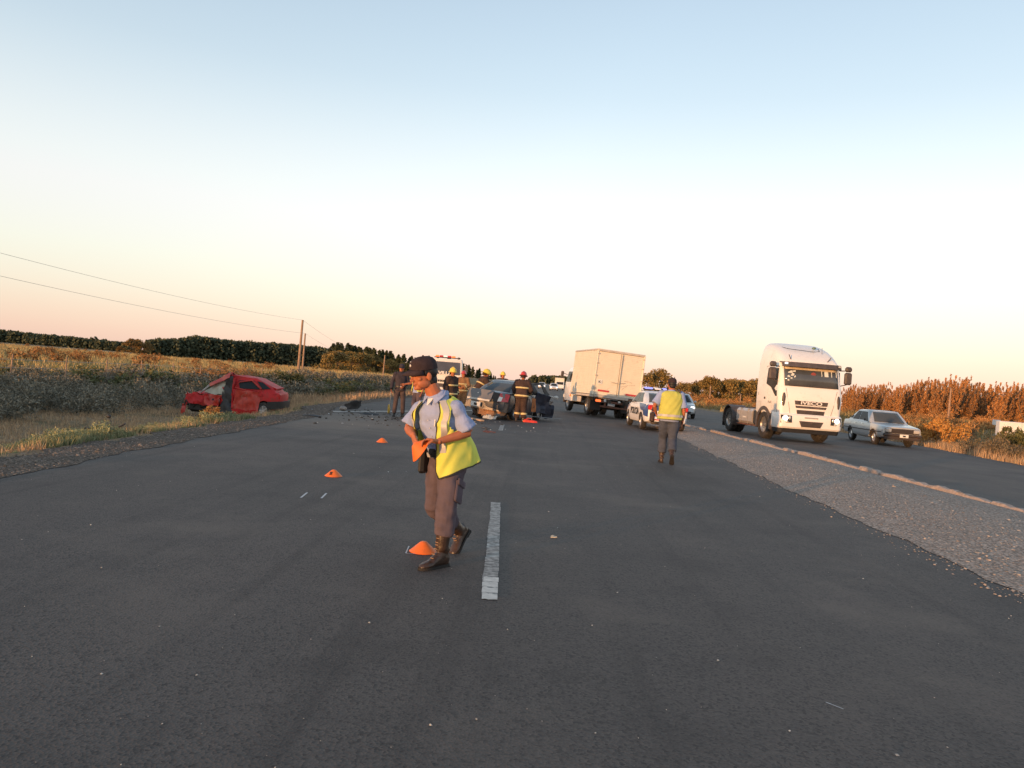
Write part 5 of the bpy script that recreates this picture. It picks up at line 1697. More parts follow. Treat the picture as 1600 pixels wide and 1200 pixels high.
class Person:
    """J: joint name -> Vector (world, standing on z of the ground); f: way the chest faces; hf: way the face looks"""
    def __init__(s, label, loc, J, f, hf, h=1.75, voxel=.014, group=None, fine=False, build=1.0, hs=1.0):
        s.loc = Vector(loc)
        s.root = empty('person', s.loc, 0, label, 'person', group)
        s.J = {k: Vector(v) - s.loc for k, v in J.items()}
        s.f, s.hf, s.vx, s.fine, s.k, s.bd = Vector(f).normalized(), Vector(hf).normalized(), voxel, fine, h / 1.75, build
        s.hs = hs
        J = s.J
        s.side = (J['shR'] - J['shL']); s.side.normalize()
        s.hside = (J['hipR'] - J['hipL']); s.hside.normalize()
        s.pel = (J['hipL'] + J['hipR']) / 2
        s.shm = (J['shL'] + J['shR']) / 2
        s.spine = (s.shm - s.pel)
    def torso(s, grow=0.0, drop=0.0, flare=0.0):
        """rings (centre, side half width, depth half width) from hip to neck"""
        k = s.k * 1.0
        out = []
        nb = s.J['neck']
        for t, w, d in ((-.10 - drop, .165 + flare, .120 + flare), (.12, .168 + flare * .7, .122 + flare * .7), (.35, .158, .118), (.58, .172, .124), (.80, .182, .122), (.96, .165, .098), (1.05, .095, .072)):
            c = s.pel + s.spine * t
            if t > .9: c = c.lerp(nb, (t - .9) / .3)
            u = min(max(t, 0), 1)
            sd = (s.hside * (1 - u) + s.side * u).normalized()
            out.append((c, sd, (w * s.bd + grow) * k, (d * s.bd + grow) * k))
        return out
    def torso_tube(s, b, grow=0.0, drop=0.0, flare=0.0, n=20):
        rg = s.torso(grow, drop, flare)
        rings = []
        up = s.spine.normalized()
        for c, sd, w, d in rg:
            fd = up.cross(sd)
            rings.append([c + sd * (w * math.copysign(abs(math.cos(a)) ** .85, math.cos(a))) + fd * (d * math.copysign(abs(math.sin(a)) ** .85, math.sin(a))) for a in [2 * math.pi * q / n for q in range(n)]])
        b.loft(rings)
        return b
    def body(s, sleeve_long=True, hands=None, bare_hands=True):
        J, k = s.J, s.k
        b = MB()
        s.torso_tube(b, -.022)
        b.tube([J['neck'] - Vector((0, 0, .03)), J['neck'].lerp(J['head'], .55)], [.070 * k, .062 * k], 12)
        for sd in 'LR':
            b.tube([J['sh' + sd], J['el' + sd]], [.044 * k, .036 * k], 10)
            b.tube([J['el' + sd], J['el' + sd].lerp(J['wr' + sd], .35), J['wr' + sd]], [.036 * k, .040 * k, .025 * k], 10)
            b.tube([J['hip' + sd], J['kn' + sd], J['kn' + sd].lerp(J['an' + sd], .93)], [.072 * k, .045 * k, .032 * k], 10)
        head_shapes(b, J['head'], frame(s.hf), k * s.hs, s.fine)
        me = weld(b, s.vx if not s.fine else (.0046 if s.vx < .01 else .007), 3 if s.fine else 2, M_skin)
        bm = bmesh.new(); bm.from_mesh(me)
        for hb in (hands or []):
            hm = weld(hb, .0045 if s.fine else .008, 2)
            bm.from_mesh(hm)
        out = bpy.data.meshes.new('body'); bm.to_mesh(out); bm.free()
        out.materials.append(M_skin)
        out.polygons.foreach_set('use_smooth', [True] * len(out.polygons))
        o = link('body', out, s.root)
        if s.fine:
            F = frame(s.hf)
            for sd in (-1, 1):
                k = s.k * s.hs
                c = J['head'] + F @ (Vector((sd * .031, .0805, -.004)) * k)
                MB().ell(c, (.0125 * k, .010 * k, .0065 * k), F, 10, 6).build('eye', mat('eye_dark', (.03, .018, .014), .25), s.root)
                MB().tube([J['head'] + F @ (Vector((sd * (.014 + .009 * q), .088 - .0035 * q ** 1.4, .016 + .003 * math.sin(q))) * k) for q in range(4)], .004 * k, 6).build('eyebrow', M_hair, s.root)
            MB().tube([J['head'] + F @ (Vector((-.020 + .010 * q, .0955 - .0016 * abs(q - 2) ** 1.7, -.0745)) * k) for q in range(5)], .0022 * k, 5).build('mouth', mat('mouth_line', (.12, .04, .035), .6), s.root)
        return o
    def simple_hands(s, curl=.45, which='LR', m=None):
        out = []
        for sd in which:
            d = s.J['wr' + sd] - s.J['el' + sd]
            pn = (s.side if sd == 'L' else -s.side)
            out.append(hand_mesh(s.J['wr' + sd], d, pn + s.f * .2, curl, 0, s.k, 1 if sd == 'L' else -1))
        return out
    def top(s, m, long_sleeve=True, grow=.012, drop=.05, name='shirt', folds=.006, seed=0, thick=0.0, flare=0.0, vox=None):
        J, k = s.J, s.k
        b = MB()
        s.torso_tube(b, grow, drop, flare)
        b.tube([J['neck'] - s.spine * .10, J['neck'] + (J['head'] - J['neck']) * .16], [.085 * k + grow, .068 * k + grow], 14)
        for sd in 'LR':
            sh, el, wr = J['sh' + sd], J['el' + sd], J['wr' + sd]
            b.ell(sh, ((.058 * s.bd + grow) * k,) * 3, None, 12, 8)
            g = grow * .8 + thick
            if long_sleeve:
                b.tube([s.shm.lerp(sh, .6), sh, sh.lerp(el, .5), el, el.lerp(wr, .5), wr.lerp(el, .03)], [(.075 * s.bd + g) * k, (.070 * s.bd + g) * k, (.060 * s.bd + g) * k, (.055 * s.bd + g) * k, (.050 + g) * k, (.042 + g) * k], 12)
            else:
                b.tube([s.shm.lerp(sh, .6), sh, sh.lerp(el, .5), sh.lerp(el, .86)], [(.068 * s.bd + g) * k, (.062 * s.bd + g) * k, (.060 * s.bd + g) * k, (.066 * s.bd + g) * k], 14)
        return link(name, weld(b, vox or s.vx, 3, m, folds, 9.0, seed), s.root)
    def trousers(s, m, grow=.014, hem=.10, folds=.007, seed=0, name='trousers', wide=0.0, vox=None):
        J, k = s.J, s.k
        b = MB()
        rg = s.torso(grow - .004)
        up = s.spine.normalized()
        rings = []
        for c, sd, w, d in ((s.pel - up * .075 * k, s.hside, .130 * k * s.bd + grow, .105 * k * s.bd + grow), (s.pel, s.hside, .160 * k * s.bd + grow, .118 * k * s.bd + grow), (s.pel + s.spine * .16, s.hside, .160 * k * s.bd + grow, .116 * k * s.bd + grow)):
            fd = up.cross(sd)
            rings.append([c + sd * (w * math.cos(a)) + fd * (d * math.sin(a)) for a in [2 * math.pi * q / 18 for q in range(18)]])
        b.loft(rings)
        for sd in 'LR':
            h, kn, an = J['hip' + sd], J['kn' + sd], J['an' + sd]
            e = an.lerp(kn, hem)
            b.tube([h + up * .03, h.lerp(kn, .3), h.lerp(kn, .75), kn, kn.lerp(e, .4), e], [(.090 * s.bd + grow) * k, (.088 * s.bd + grow + wide) * k, (.070 + grow + wide) * k, (.064 + grow + wide) * k, (.060 + grow + wide) * k, (.056 + grow + wide) * k], 14)
        return link(name, weld(b, vox or s.vx, 3, m, folds, 8.0, seed), s.root)
    def boots(s, m=None, shaft=.42, lace=False, size=1.0, vox=None):
        J, k = s.J, s.k * size
        for sd in 'LR':
            an, toe, kn = J['an' + sd], J['toe' + sd], J['kn' + sd]
            shank = (kn - an).normalized()
            flat = an.z < .14
            fd = (toe - an)
            if flat: fd.z = 0
            L = fd.length
            fd.normalize()
            lat = fd.cross(Vector((0, 0, 1)) if flat else shank).normalized()
            un = lat.cross(fd)
            if un.dot(shank) < 0: un = -un
            heel = an - fd * .055 * k - un * .045 * k
            b = MB()
            b.tube([an + shank * (shaft * .45), an + shank * .12, an + shank * .02, heel + un * .045 * k], [.066 * k, .060 * k, .055 * k, .042 * k], 14)
            rings = []
            base = an - un * .080 * k
            if flat: base.z = .004
            hsc = max(1.0, (an - base).dot(un) / .082)
            for f, w, h in ((-.075, .026, .07), (-.05, .037, .085), (.0, .039, .105), (.06, .040, .090), (.12, .047, .066), (.17, .048, .055), (.205, .036, .045), (.222, .016, .03)):
                c = base + fd * (f * k)
                h = h * (hsc if f < .03 else 1 + (hsc - 1) * .45 if f < .1 else 1)
                rings.append([c + lat * (w * k * math.cos(a)) + un * (h * k * (.5 + .5 * math.sin(a))) for a in [2 * math.pi * q / 14 for q in range(14)]])
            b.loft(rings)
            o = link('boot', weld(b, vox or s.vx * .8, 2, m or M_boot), s.root)
            sb = MB()
            rings = []
            for f, w in ((-.082, .022), (-.06, .036), (0, .038), (.06, .041), (.12, .049), (.17, .050), (.21, .037), (.228, .014)):
                c = base + fd * (f * k)
                rings.append([c + lat * (w * k) - un * .002, c - lat * (w * k) - un * .002, c - lat * (w * k) + un * (.018 * k), c + lat * (w * k) + un * (.018 * k)])
            sb.loft(rings)
            sb.box(base - fd * (.045 * k) - un * (.008 * k), (.07 * k, .07 * k, .02 * k), Matrix((lat, fd, un)).transposed())
            sb.build('sole', M_sole, o)
            if lace:
                lb = MB()
                for q in range(7):
                    f = q / 6
                    p = (base + fd * (.105 * k) + un * (.080 * k)).lerp(an + shank * .13 + fd * .052 * k, f)
                    if 0.2 < f < .55: p = p + fd * -.012 * k + un * .010 * k
                    lb.tube([p - lat * (.017 * k) - fd * .006, p + fd * .001, p + lat * (.017 * k) - fd * .006], .0036 * k, 5)
                lb.build('lace', mat('lace_tan', (.30, .18, .10), .8), o)
    def belt(s, m=None, t=.18, gear=True):
        c = s.pel + s.spine * t
        up = s.spine.normalized(); sd = s.hside; fd = up.cross(sd)
        w, d = (.168 * s.bd + .018) * s.k, (.124 * s.bd + .018) * s.k
        rings = []
        for q in range(28):
            a = 2 * math.pi * q / 28
            p = c + sd * (w * math.cos(a)) + fd * (d * math.sin(a)); o = (sd * math.cos(a) + fd * math.sin(a)) * .008
            rings.append([p + up * .022, p + o + up * .020, p + o - up * .020, p - up * .022])
        rings.append(rings[0])
        o = MB().loft(rings, cap=False).build('belt', m or M_belt, s.root)
        fr = fd if fd.dot(s.f) > 0 else -fd
        MB().box(c + fr * (d + .010), (.05, .012, .04), Matrix((sd, fr, up)).transposed(), b=.003).build('buckle', M_silver_patch, o)
        return o
    def band(s, name, a, b_, r, m, t=.05, parent=None):
        """cloth band round a limb between a and b_ fractions"""
        return MB().tube([a, b_], [r, r], 16).build(name, m, parent or s.root)
    def torso_band(s, t0, t1, grow, m, name='reflective_stripe', flare=0.0):
        up = s.spine.normalized()
        rg = s.torso(grow, 0, flare)
        ts = [-.10, .12, .35, .58, .80, .96, 1.05]
        rings = []
        for t in (t0, t1):
            c = s.pel + s.spine * t
            if t > .9: c = c.lerp(s.J['neck'], (t - .9) / .3)
            w = float(np.interp(t, ts, [r[2] for r in rg])); d = float(np.interp(t, ts, [r[3] for r in rg]))
            u = min(max(t, 0), 1); sd = (s.hside * (1 - u) + s.side * u).normalized(); fd = up.cross(sd)
            rings.append([c + sd * (w * math.copysign(abs(math.cos(a)) ** .85, math.cos(a))) + fd * (d * math.copysign(abs(math.sin(a)) ** .85, math.sin(a))) for a in [2 * math.pi * q / 28 for q in range(28)]])
        me = MB().loft(rings, cap=False).mesh(name, [m])
        return link(name, bake(me, [('SOLIDIFY', dict(thickness=.008, offset=1))]), s.root)
    def cap(s, m=None, badge=False, tilt=0.0):
        F = frame(s.hf); c = s.J['head']; k = s.k * s.hs
        def P(x, y, z): return c + F @ (Vector((x, y, z)) * k)
        b = MB()
        prof = [(.0, .134), (.035, .131), (.064, .117), (.081, .092), (.087, .060), (.088, .032)]
        rings = []
        for r, z in reversed(prof):
            rr = max(r, .004)
            rings.append([P(rr * math.cos(a), -.008 + rr * 1.20 * math.sin(a) + (.010 if math.sin(a) > 0 else 0) * (r > .05), z + .006 * max(0, math.sin(a)) * (z < .1)) for a in [2 * math.pi * q / 20 for q in range(20)]])
        b.loft(rings)
        o = b.build('cap', m or M_cap, s.root)
        br = MB()
        top, bot = [], []
        for rr_, drop in ((0, 0), (.4, .004), (.75, .012), (1.0, .022)):
            row = []
            for q in range(13):
                a = R(20 + 140 * q / 12)
                x0, y0 = .086 * math.cos(a), -.004 + .104 * math.sin(a)
                ext = .074 * math.sin((a - R(20)) / R(140) * math.pi) ** .6
                row.append(P(x0 * (1 + .04 * rr_), y0 + ext * rr_, .042 - drop * 1.5 - .016 * (x0 / .086) ** 2 * (.4 + .6 * rr_)))
            top.append(row)
        vs = [p for r_ in top for p in r_]
        fs = [(j * 13 + i, j * 13 + i + 1, (j + 1) * 13 + i + 1, (j + 1) * 13 + i) for j in range(3) for i in range(12)]
        me = MB().add(vs, fs).mesh('cap_peak', [m or M_cap])
        link('cap_peak', bake(me, [('SOLIDIFY', dict(thickness=.005, offset=-1))]), o)
        MB().ell(P(0, -.01, .134), (.008 * k,) * 3, None, 8, 6).build('cap_button', m or M_cap, o)
        if badge:
            MB().ell(P(-.004, .101, .072), (.013 * k, .006 * k, .014 * k), F, 10, 6).build('cap_badge', M_silver_patch, o)
            MB().ell(P(-.004, .094, .100), (.006 * k, .005 * k, .006 * k), F, 8, 6).build('cap_star', M_silver_patch, o)
        return o
    def hair(s, m=None, low=-.055):
        F = frame(s.hf); c = s.J['head']; k = s.k * s.hs
        b = MB()
        b.ell(c + F @ (Vector((0, -.030, .012)) * k), (.083 * k, .084 * k, .068 * k), F, 14, 10)
        b.ell(c + F @ (Vector((0, -.052, low)) * k), (.066 * k, .052 * k, .050 * k), F, 12, 8)
        for sd in (-1, 1): b.ell(c + F @ (Vector((sd * .071, .012, .012)) * k), (.011 * k, .018 * k, .030 * k), F, 8, 6)
        return link('hair', weld(b, .008 if s.fine else .012, 2, m or M_hair, .002, 60), s.root)
    def helmet(s, m):
        F = frame(s.hf); c = s.J['head']; k = s.k * s.hs
        def P(x, y, z): return c + F @ (Vector((x, y, z)) * k)
        b = MB()
        rings = []
        for r, z, y in ((.172, .025, -.018), (.178, .036, -.018), (.138, .055, -.005), (.132, .09, -.005), (.118, .135, -.005), (.088, .170, -.005), (.045, .190, -.005), (.006, .196, -.005)):
            rings.append([P(r * .84 * math.cos(a), y + r * 1.12 * math.sin(a), z + (.010 * math.sin(a) if r > .13 else 0)) for a in [2 * math.pi * q / 22 for q in range(22)]])
        o = b.loft(rings).build('helmet', m, s.root)
        cb = MB()
        cb.tube([P(0, .142, .09), P(0, .115, .160), P(0, .03, .204), P(0, -.06, .198), P(0, -.135, .140), P(0, -.152, .085)], .010 * k, 8)
        cb.build('helmet_ridge', m, o)
        nb = MB()
        nb.loft([[P(.10 * math.cos(a) * .9, -.02 + .13 * math.sin(a), z) for a in [R(185 + 170 * q / 10) for q in range(11)]] for z in (.035, -.075)], cap=False, close=False)
        me = nb.mesh('neck_cape', [s.cape_m if hasattr(s, 'cape_m') else M_turnout])
        link('neck_cape', bake(me, [('SOLIDIFY', dict(thickness=.008, offset=1))]), o)
        return o

def vest(s, grow, m, front_open, hem_t, drop_pts=None, n=48, strip=True, side_trim=True, hem_flare=0.0, back_band=None):
    """sleeveless hi-vis waistcoat: open in front by front_open (degrees each side at hem, at neck)"""
    up = s.spine.normalized()
    ts = [-.10, .12, .35, .58, .80, .96, 1.05, 1.09]
    rg = s.torso(grow, 0, 0)
    ws = [r[2] for r in rg] + [rg[-1][2] * .86]; ds = [r[3] for r in rg] + [rg[-1][3] * .86]
    rows = np.concatenate([np.linspace(hem_t, .55, 16), np.linspace(.58, 1.09, 18)])
    grid = []
    fr0 = None
    for t in rows:
        c = s.pel + s.spine * t
        if t > .9: c = c.lerp(s.J['neck'], (t - .9) / .3)
        te = max(t, -.10)
        w = float(np.interp(te, ts, ws)); d = float(np.interp(te, ts, ds))
        fl = hem_flare * max(0, (.5 - t) / .6) ** 1.2
        u = min(max(t, 0), 1); sd = (s.hside * (1 - u) + s.side * u).normalized(); fd = up.cross(sd)
        if fd.dot(s.f) < 0: fd = -fd
        op = R(np.interp(t, [hem_t, .45, .85, 1.09], front_open))
        row = []
        for q in range(n + 1):
            a = op + (2 * math.pi - 2 * op) * q / n          # from the right front edge round the back to the left
            x, y = math.sin(a), math.cos(a)
            r_fold = .010 * math.sin(a * 7 + t * 9) * max(0, .7 - t) + .006 * math.sin(a * 13 + t * 17)
            k = 1.0
            p = c + sd * ((w + fl + r_fold) * math.copysign(abs(x) ** .85, x)) + fd * ((d + fl + r_fold) * math.copysign(abs(y) ** .85, y))
            if drop_pts: p = p + drop_pts(a, t, sd, fd, up)
            row.append((p, a, t))
        grid.append(row)
    H, W = len(grid), n + 1
    def arm(a, t):
        q = abs(math.sin(a))
        return q > np.interp(t, [.56, .62, .74, .9, 1.0], [1.1, .97, .89, .85, .95]) and .56 < t < 1.0
    vs = [p[0] for r_ in grid for p in r_]
    fs, sf, ef = [], [], []
    for j in range(H - 1):
        for i in range(n):
            a = (grid[j][i][1] + grid[j][i + 1][1]) / 2; t = (grid[j][i][2] + grid[j + 1][i][2]) / 2
            if arm(a, t): continue
            fs.append((j * W + i, j * W + i + 1, (j + 1) * W + i + 1, (j + 1) * W + i))
    me = MB().add(vs, fs).mesh('vest', [m])
    bm = bmesh.new(); bm.from_mesh(me)
    bmesh.ops.delete(bm, geom=[v for v in bm.verts if not v.link_faces], context='VERTS')
    bm.to_mesh(me); bm.free()
    o = link('vest', bake(me, [('SOLIDIFY', dict(thickness=.007, offset=1)), ('SUBSURF', dict(levels=1))]), s.root)
    o.data.polygons.foreach_set('use_smooth', [True] * len(o.data.polygons))
    cen = s.pel + s.spine * .5
    def ribbon(name, pts, wd, mm, lift=.010, th=.004):
        b = MB(); rr_ = []
        for q, (p, nn, tg) in enumerate(pts):
            lat = tg.cross(nn).normalized()
            rr_.append([p + nn * lift + lat * wd, p + nn * (lift + th) + lat * wd * .9, p + nn * (lift + th) - lat * wd * .9, p + nn * lift - lat * wd])
        return b.loft(rr_).build(name, mm, o)
    def along(col, j0, j1):
        pts = []
        for j in range(j0, j1):
            p = grid[j][col][0]
            tg = (grid[min(j + 1, H - 1)][col][0] - grid[max(j - 1, 0)][col][0]).normalized()
            e = (grid[j][min(col + 1, n)][0] - grid[j][max(col - 1, 0)][0]).normalized()
            nn = tg.cross(e).normalized()
            if nn.dot(p - (s.pel + s.spine * grid[j][col][2])) < 0: nn = -nn
            pts.append((p, nn, tg))
        return pts
    def across(j, i0, i1):
        pts = []
        for i in range(i0, i1):
            p = grid[j][i][0]
            tg = (grid[j][min(i + 1, n)][0] - grid[j][max(i - 1, 0)][0]).normalized()
            e = (grid[min(j + 1, H - 1)][i][0] - grid[max(j - 1, 0)][i][0]).normalized()
            nn = tg.cross(e).normalized()
            if nn.dot(p - (s.pel + s.spine * grid[j][i][2])) < 0: nn = -nn
            pts.append((p, nn, tg))
        return pts
    if strip:
        for col in strip:
            ribbon('reflective_strip', along(col, strip[col][0], strip[col][1]), .027, M_reflect)
    if back_band:
        for j in back_band: ribbon('reflective_band', across(j, 2, n - 1), .026, M_reflect)
    if side_trim:
        ribbon('vest_hem', across(0, 0, n + 1), .006, M_trim, .002, .006)
        for col in (0, n): ribbon('vest_edge', along(col, 0, H), .004, M_trim, .004, .006)
    return o

def standing(loc, face, h=1.75, lean=0.0, gait=0.0, arms=None, stance=.11, look=None, crouch=0.0):
    """joints of a standing or stepping adult; face: heading in degrees from +Y, counter-clockwise"""
    k = h / 1.75
    f = Vector((-math.sin(R(face)), math.cos(R(face)), 0)); r = Vector((f.y, -f.x, 0)); z = Vector((0, 0, 1)); o = Vector(loc)
    def P(x, y, zz): return o + r * (x * k) + f * (y * k) + z * (zz * k)
    L = lean
    J = {}
    hz = .93 - crouch
    J['hipL'], J['hipR'] = P(-.085, 0, hz - .02), P(.085, 0, hz - .02)
    for sd, q in (('L', -1), ('R', 1)):
        g = gait * (1 if sd == 'L' else -1)
        if abs(gait) < .02:
            J['kn' + sd], J['an' + sd], J['toe' + sd] = P(q * stance, .03 + crouch * .5, .50 - crouch * .4), P(q * (stance + .02), -.01, .095), P(q * (stance + .05), .16, .045)
        elif g > 0:
            J['kn' + sd], J['an' + sd], J['toe' + sd] = P(q * .09, .10 + g * .7, .50), P(q * .09, g * 1.15, .105), P(q * .10, g * 1.15 + .16, .075)
        else:
            J['kn' + sd], J['an' + sd], J['toe' + sd] = P(q * .09, .04 + g * .2, .49), P(q * .09, g * 1.5, .20), P(q * .10, g * 1.5 + .13, .075)
    J['shL'], J['shR'] = P(-.185, L, 1.42 - crouch - L * .35), P(.185, L, 1.42 - crouch - L * .35)
    J['neck'] = P(0, L * 1.12, 1.49 - crouch - L * .38)
    J['head'] = P(0, L * 1.25 + .02, 1.625 - crouch - L * .45)
    A = {'elL': (-.26, L - .03, 1.13 - crouch), 'elR': (.26, L - .03, 1.13 - crouch), 'wrL': (-.27, L + .06, .88 - crouch), 'wrR': (.27, L + .06, .88 - crouch)}
    A.update(arms or {})
    for q, v in A.items(): J[q] = P(*v)
    hf = f if look is None else (r * look[0] + f * look[1] + z * look[2])
    return J, f, hf
# ------------------------------------------------------------------ the policeman in front
def front_policeman():
    J = dict(hipL=at(708, 716, 6.12), hipR=at(692, 713, 6.30), knL=at(699, 782, 5.98), anL=at(690, 860, 5.97), toeL=at(660, 880, 5.82),
             knR=at(678, 790, 6.26), anR=at(719, 830, 6.56), toeR=at(701, 862, 6.42),
             shL=at(713, 640, 6.00), shR=at(656, 640, 6.22), neck=at(683, 619, 6.08), head=at(662, 584, 6.02),
             elL=at(733, 676, 6.02), wrL=at(684, 690, 5.86), elR=at(638, 669, 6.20), wrR=at(646, 681, 6.02))
    loc = (-.62, 6.13, 0)
    hf = Vector((-.84, -.52, -.20))
    p = Person('policeman in yellow vest and dark cap stepping past with an orange marker', loc, J, (-.5, -.86, 0), hf, 1.70, .0085, None, True, 1.09, 1.07)
    J = p.J
    cone_c = at(652, 700, 5.90) - p.loc
    hands = [hand_mesh(J['wrL'], (-.93, -.20, .10), (-.1, -.35, -.9), (.55, .62, .7, .8), .0, .98, 1, .7),
             hand_mesh(J['wrR'], (.28, -.55, -.55), (.85, .25, -.1), (.50, .6, .62, .7), .0, .98, -1, .5)]
    p.body(hands=hands)
    p.hair()
    p.top(M_shirt, False, .012, -.20, 'shirt', .013, 2.0, .0)
    p.trousers(M_trouser, .014, .30, .017, 1.0, wide=.010)
    p.boots(lace=True, shaft=.48)
    p.cap(badge=True)
    p.belt()
    # collar, undershirt, pen, name badge, pocket
    up = p.spine.normalized(); F = Matrix((p.side, p.side.cross(up) * -1, up)).transposed()
    fd = p.f
    nk = J['neck']
    F2 = frame(p.f)
    cb = MB()
    for sd in (-1, 1):
        a = nk + F2 @ Vector((sd * .072, -.010, .052)); b_ = nk + F2 @ Vector((sd * .022, .088, -.006)); c = nk + F2 @ Vector((sd * .062, .098, -.062)); d = nk + F2 @ Vector((sd * .098, .030, .012)); e = nk + F2 @ Vector((sd * .055, -.060, .050)); g = nk + F2 @ Vector((sd * .075, -.060, .020))
        me = MB().add([a, b_, c, d, e, g], [(0, 1, 2, 3), (4, 0, 3, 5)]).mesh('collar', [M_shirt])
        link('collar', bake(me, [('SOLIDIFY', dict(thickness=.007, offset=0)), ('BEVEL', dict(width=.002, segments=1))]), p.root)
    MB().loft([[nk + F2 @ Vector(q) for q in ((-.030, .055, -.005), (.030, .055, -.005), (.006, .100, -.070), (-.006, .100, -.070))], [nk + F2 @ Vector(q) for q in ((-.030, .068, -.003), (.030, .068, -.003), (.006, .118, -.072), (-.006, .118, -.072))]]).build('undershirt', M_plate, p.root)
    ch = p.pel + p.spine * .72
    MB().tube([ch + F2 @ Vector((-.060, .150, .035)), ch + F2 @ Vector((-.064, .158, -.02))], .0055, 6).build('pen', M_plate, p.root)
    ch = p.pel + p.spine * .52
    o = MB().box(ch + F2 @ Vector((-.088, .140, -.01)), (.058, .014, .042), F2, b=.004).build('chest_badge', M_ink, p.root)
    MB().box(ch + F2 @ Vector((-.088, .150, -.01)), (.022, .008, .014), F2).build('badge_mark', M_silver_patch, o)
    for t in (.28, .45, .62, .78):
        c = p.pel + p.spine * t + F2 @ Vector((0, .157 + .010 * (t < .4), 0))
        MB().ell(c, (.0045, .003, .0045), F2, 8, 5).build('button', M_silver_patch, p.root)
    # cargo pocket on the left thigh, holster and pouch on the belt
    kn, hp = J['knL'], J['hipL']
    c = hp.lerp(kn, .80)
    dn = (kn - hp).normalized()
    out = (Vector((.90, -.30, 0))).normalized(); out = (out - dn * out.dot(dn)).normalized(); lt = dn.cross(out)
    MB().box(c + out * .088, (.13, .020, .17), Matrix((lt, out, -dn)).transposed(), b=.008).build('cargo_pocket', M_trouser, p.root)
    MB().box(c + out * .102 - dn * .07, (.14, .014, .05), Matrix((lt, out, -dn)).transposed(), b=.006).build('pocket_flap', M_trouser, p.root)
    MB().box(p.pel + p.spine * .16 + F2 @ Vector((.18, .06, -.10)), (.06, .09, .22), F2, b=.02).build('holster', M_belt, p.root)
    MB().box(p.pel + p.spine * .12 + F2 @ Vector((.03, .15, .0)), (.07, .03, .05), F2, b=.01).build('belt_pouch', M_belt, p.root)
    def swing(a, t, sd, fd, up):
        # the left front panel hangs away from the stooping body
        k = max(0, (.55 - t)) / .8
        left = max(0, -math.sin(a)) if a > math.pi else 0
        front = max(0, math.cos(a))
        return Vector((.05 * k * left, .02 * k, 0)) + p.f * (.20 * k * front ** .4 * left) - p.f * (.03 * k * (1 - front)) - Vector((0, 0, .10 * k * front * left))
    vest(p, .044, M_vest, (44, 30, 27, 44), -.16, swing, 48, {3: (9, 34), 45: (9, 34)}, True, .018)
    # the orange disc marker in his hands
    o = flat_cone('orange flat cone marker held in the front policeman\'s hands', None)
    ax = Vector((-.80, -.26, .52)).normalized()
    xr = Vector((0, 0, 1)).cross(ax).normalized()
    o.rotation_euler = Matrix((xr, ax.cross(xr), ax)).transposed().to_euler()
    o.location = at(654, 700, 5.88) - ax * .03; o.scale = (.9, .9, .9)
    return p

M_cone = mat('cone_orange', (.78, .16, .02), .5, var=.06, scale=8, dirt=(.45, .12, .04), dirt_amt=.15)
_cone_me = []
def flat_cone(label, loc, number=None, rz=0.0, s=1.0):
    if not _cone_me:
        b = MB()
        b.lathe([(.118, 0.0), (.120, .004), (.112, .010), (.036, .078), (.022, .088), (.0005, .0905), (.0005, .087), (.022, .084), (.106, .008), (.112, .002), (.118, 0.0)], 'z', n=32)
        _cone_me.append(b.mesh('marker_cone', [M_cone]))
    o = link('marker_cone', _cone_me[0])
    tag(o, label, 'marker cone', 'orange flat marker cones')
    if loc is not None: o.location = loc
    o.rotation_euler.z = rz
    o.scale = (s, s, s)
    if number:
        lettering(number, .062, M_ink, o, (0, -.082, .046), (1, 0, 0), (0, .72, .70), .002, 'number', 1.2)
    return o
front_policeman()
p = gnd(661, 862); flat_cone('orange flat cone marker lying at the front policeman\'s boot', (p.x, p.y, .001), None, 0, .98)
p = gnd(521, 744); flat_cone('orange flat cone marker bearing a number 2', (p.x, p.y, .001), '2', R(-14), 1.0)
p = gnd(597, 691); flat_cone('smallest orange cone marker, farthest off on the tarmac', (p.x, p.y, .001), None, 0, 1.0)

# ------------------------------------------------------------------ policeman walking away on the median edge
J, f, hf = standing((2.74, 16.15, 0), -6, 1.80, .02, .14, {'elL': (-.33, -.07, 1.16), 'wrL': (-.27, .12, 1.0), 'elR': (.27, -.02, 1.10), 'wrR': (.26, .08, .83)}, look=(-.12, 1, -.08))
p = Person('policeman in yellow vest walking away beside the median, seen from behind', (2.74, 16.15, 0), J, f, hf, 1.80, .012, None, True, 1.12)
p.body(hands=p.simple_hands(.4)); p.hair(low=-.04); p.cap()
p.top(M_shirt, False, .014, .0, 'shirt', .006, 5.0, .008); p.trousers(M_trouser_b, .016, .26, .010, 3.0, wide=.012); p.boots(shaft=.5); p.belt()
vest(p, .040, mat('vest_yellow_dark', (.47, .49, .12), .8, var=.08, scale=8, bump=.25, bscale=11, spec=.1), (18, 18, 22, 46), -.02, None, 40, None, True, .02, (4,))  # darker yellow than on the other vests
F2 = frame(p.f)
MB().box(p.pel + F2 @ Vector((.215, .02, -.05)), (.06, .12, .24), F2, b=.02).build('holster', M_belt, p.root)
MB().tube([p.J['shR'] + Vector((-.02, -.09, .06)), p.J['neck'] + Vector((.10, -.10, .02)), p.J['neck'] + Vector((.16, .05, .02))], .022, 8).build('radio_strap', M_belt, p.root)
o = empty('person', (3.62, 22.0, 0))
J, f, hf = standing((3.66, 22.0, 0), -3, 1.72, .02, .16, {'elL': (-.36, -.04, 1.15), 'wrL': (-.40, .10, .95)})
bpy.data.objects.remove(o)
p = Person('person in dark clothes walking ahead, mostly hidden by the policeman seen from behind', (3.66, 22.0, 0), J, f, hf, 1.72, .016)
p.body(hands=p.simple_hands()); p.hair(); p.top(M_navy, True, .018, .05, 'jacket', .006, 7.0); p.trousers(M_navy, .016, .12, .008, 2.0); p.boots()
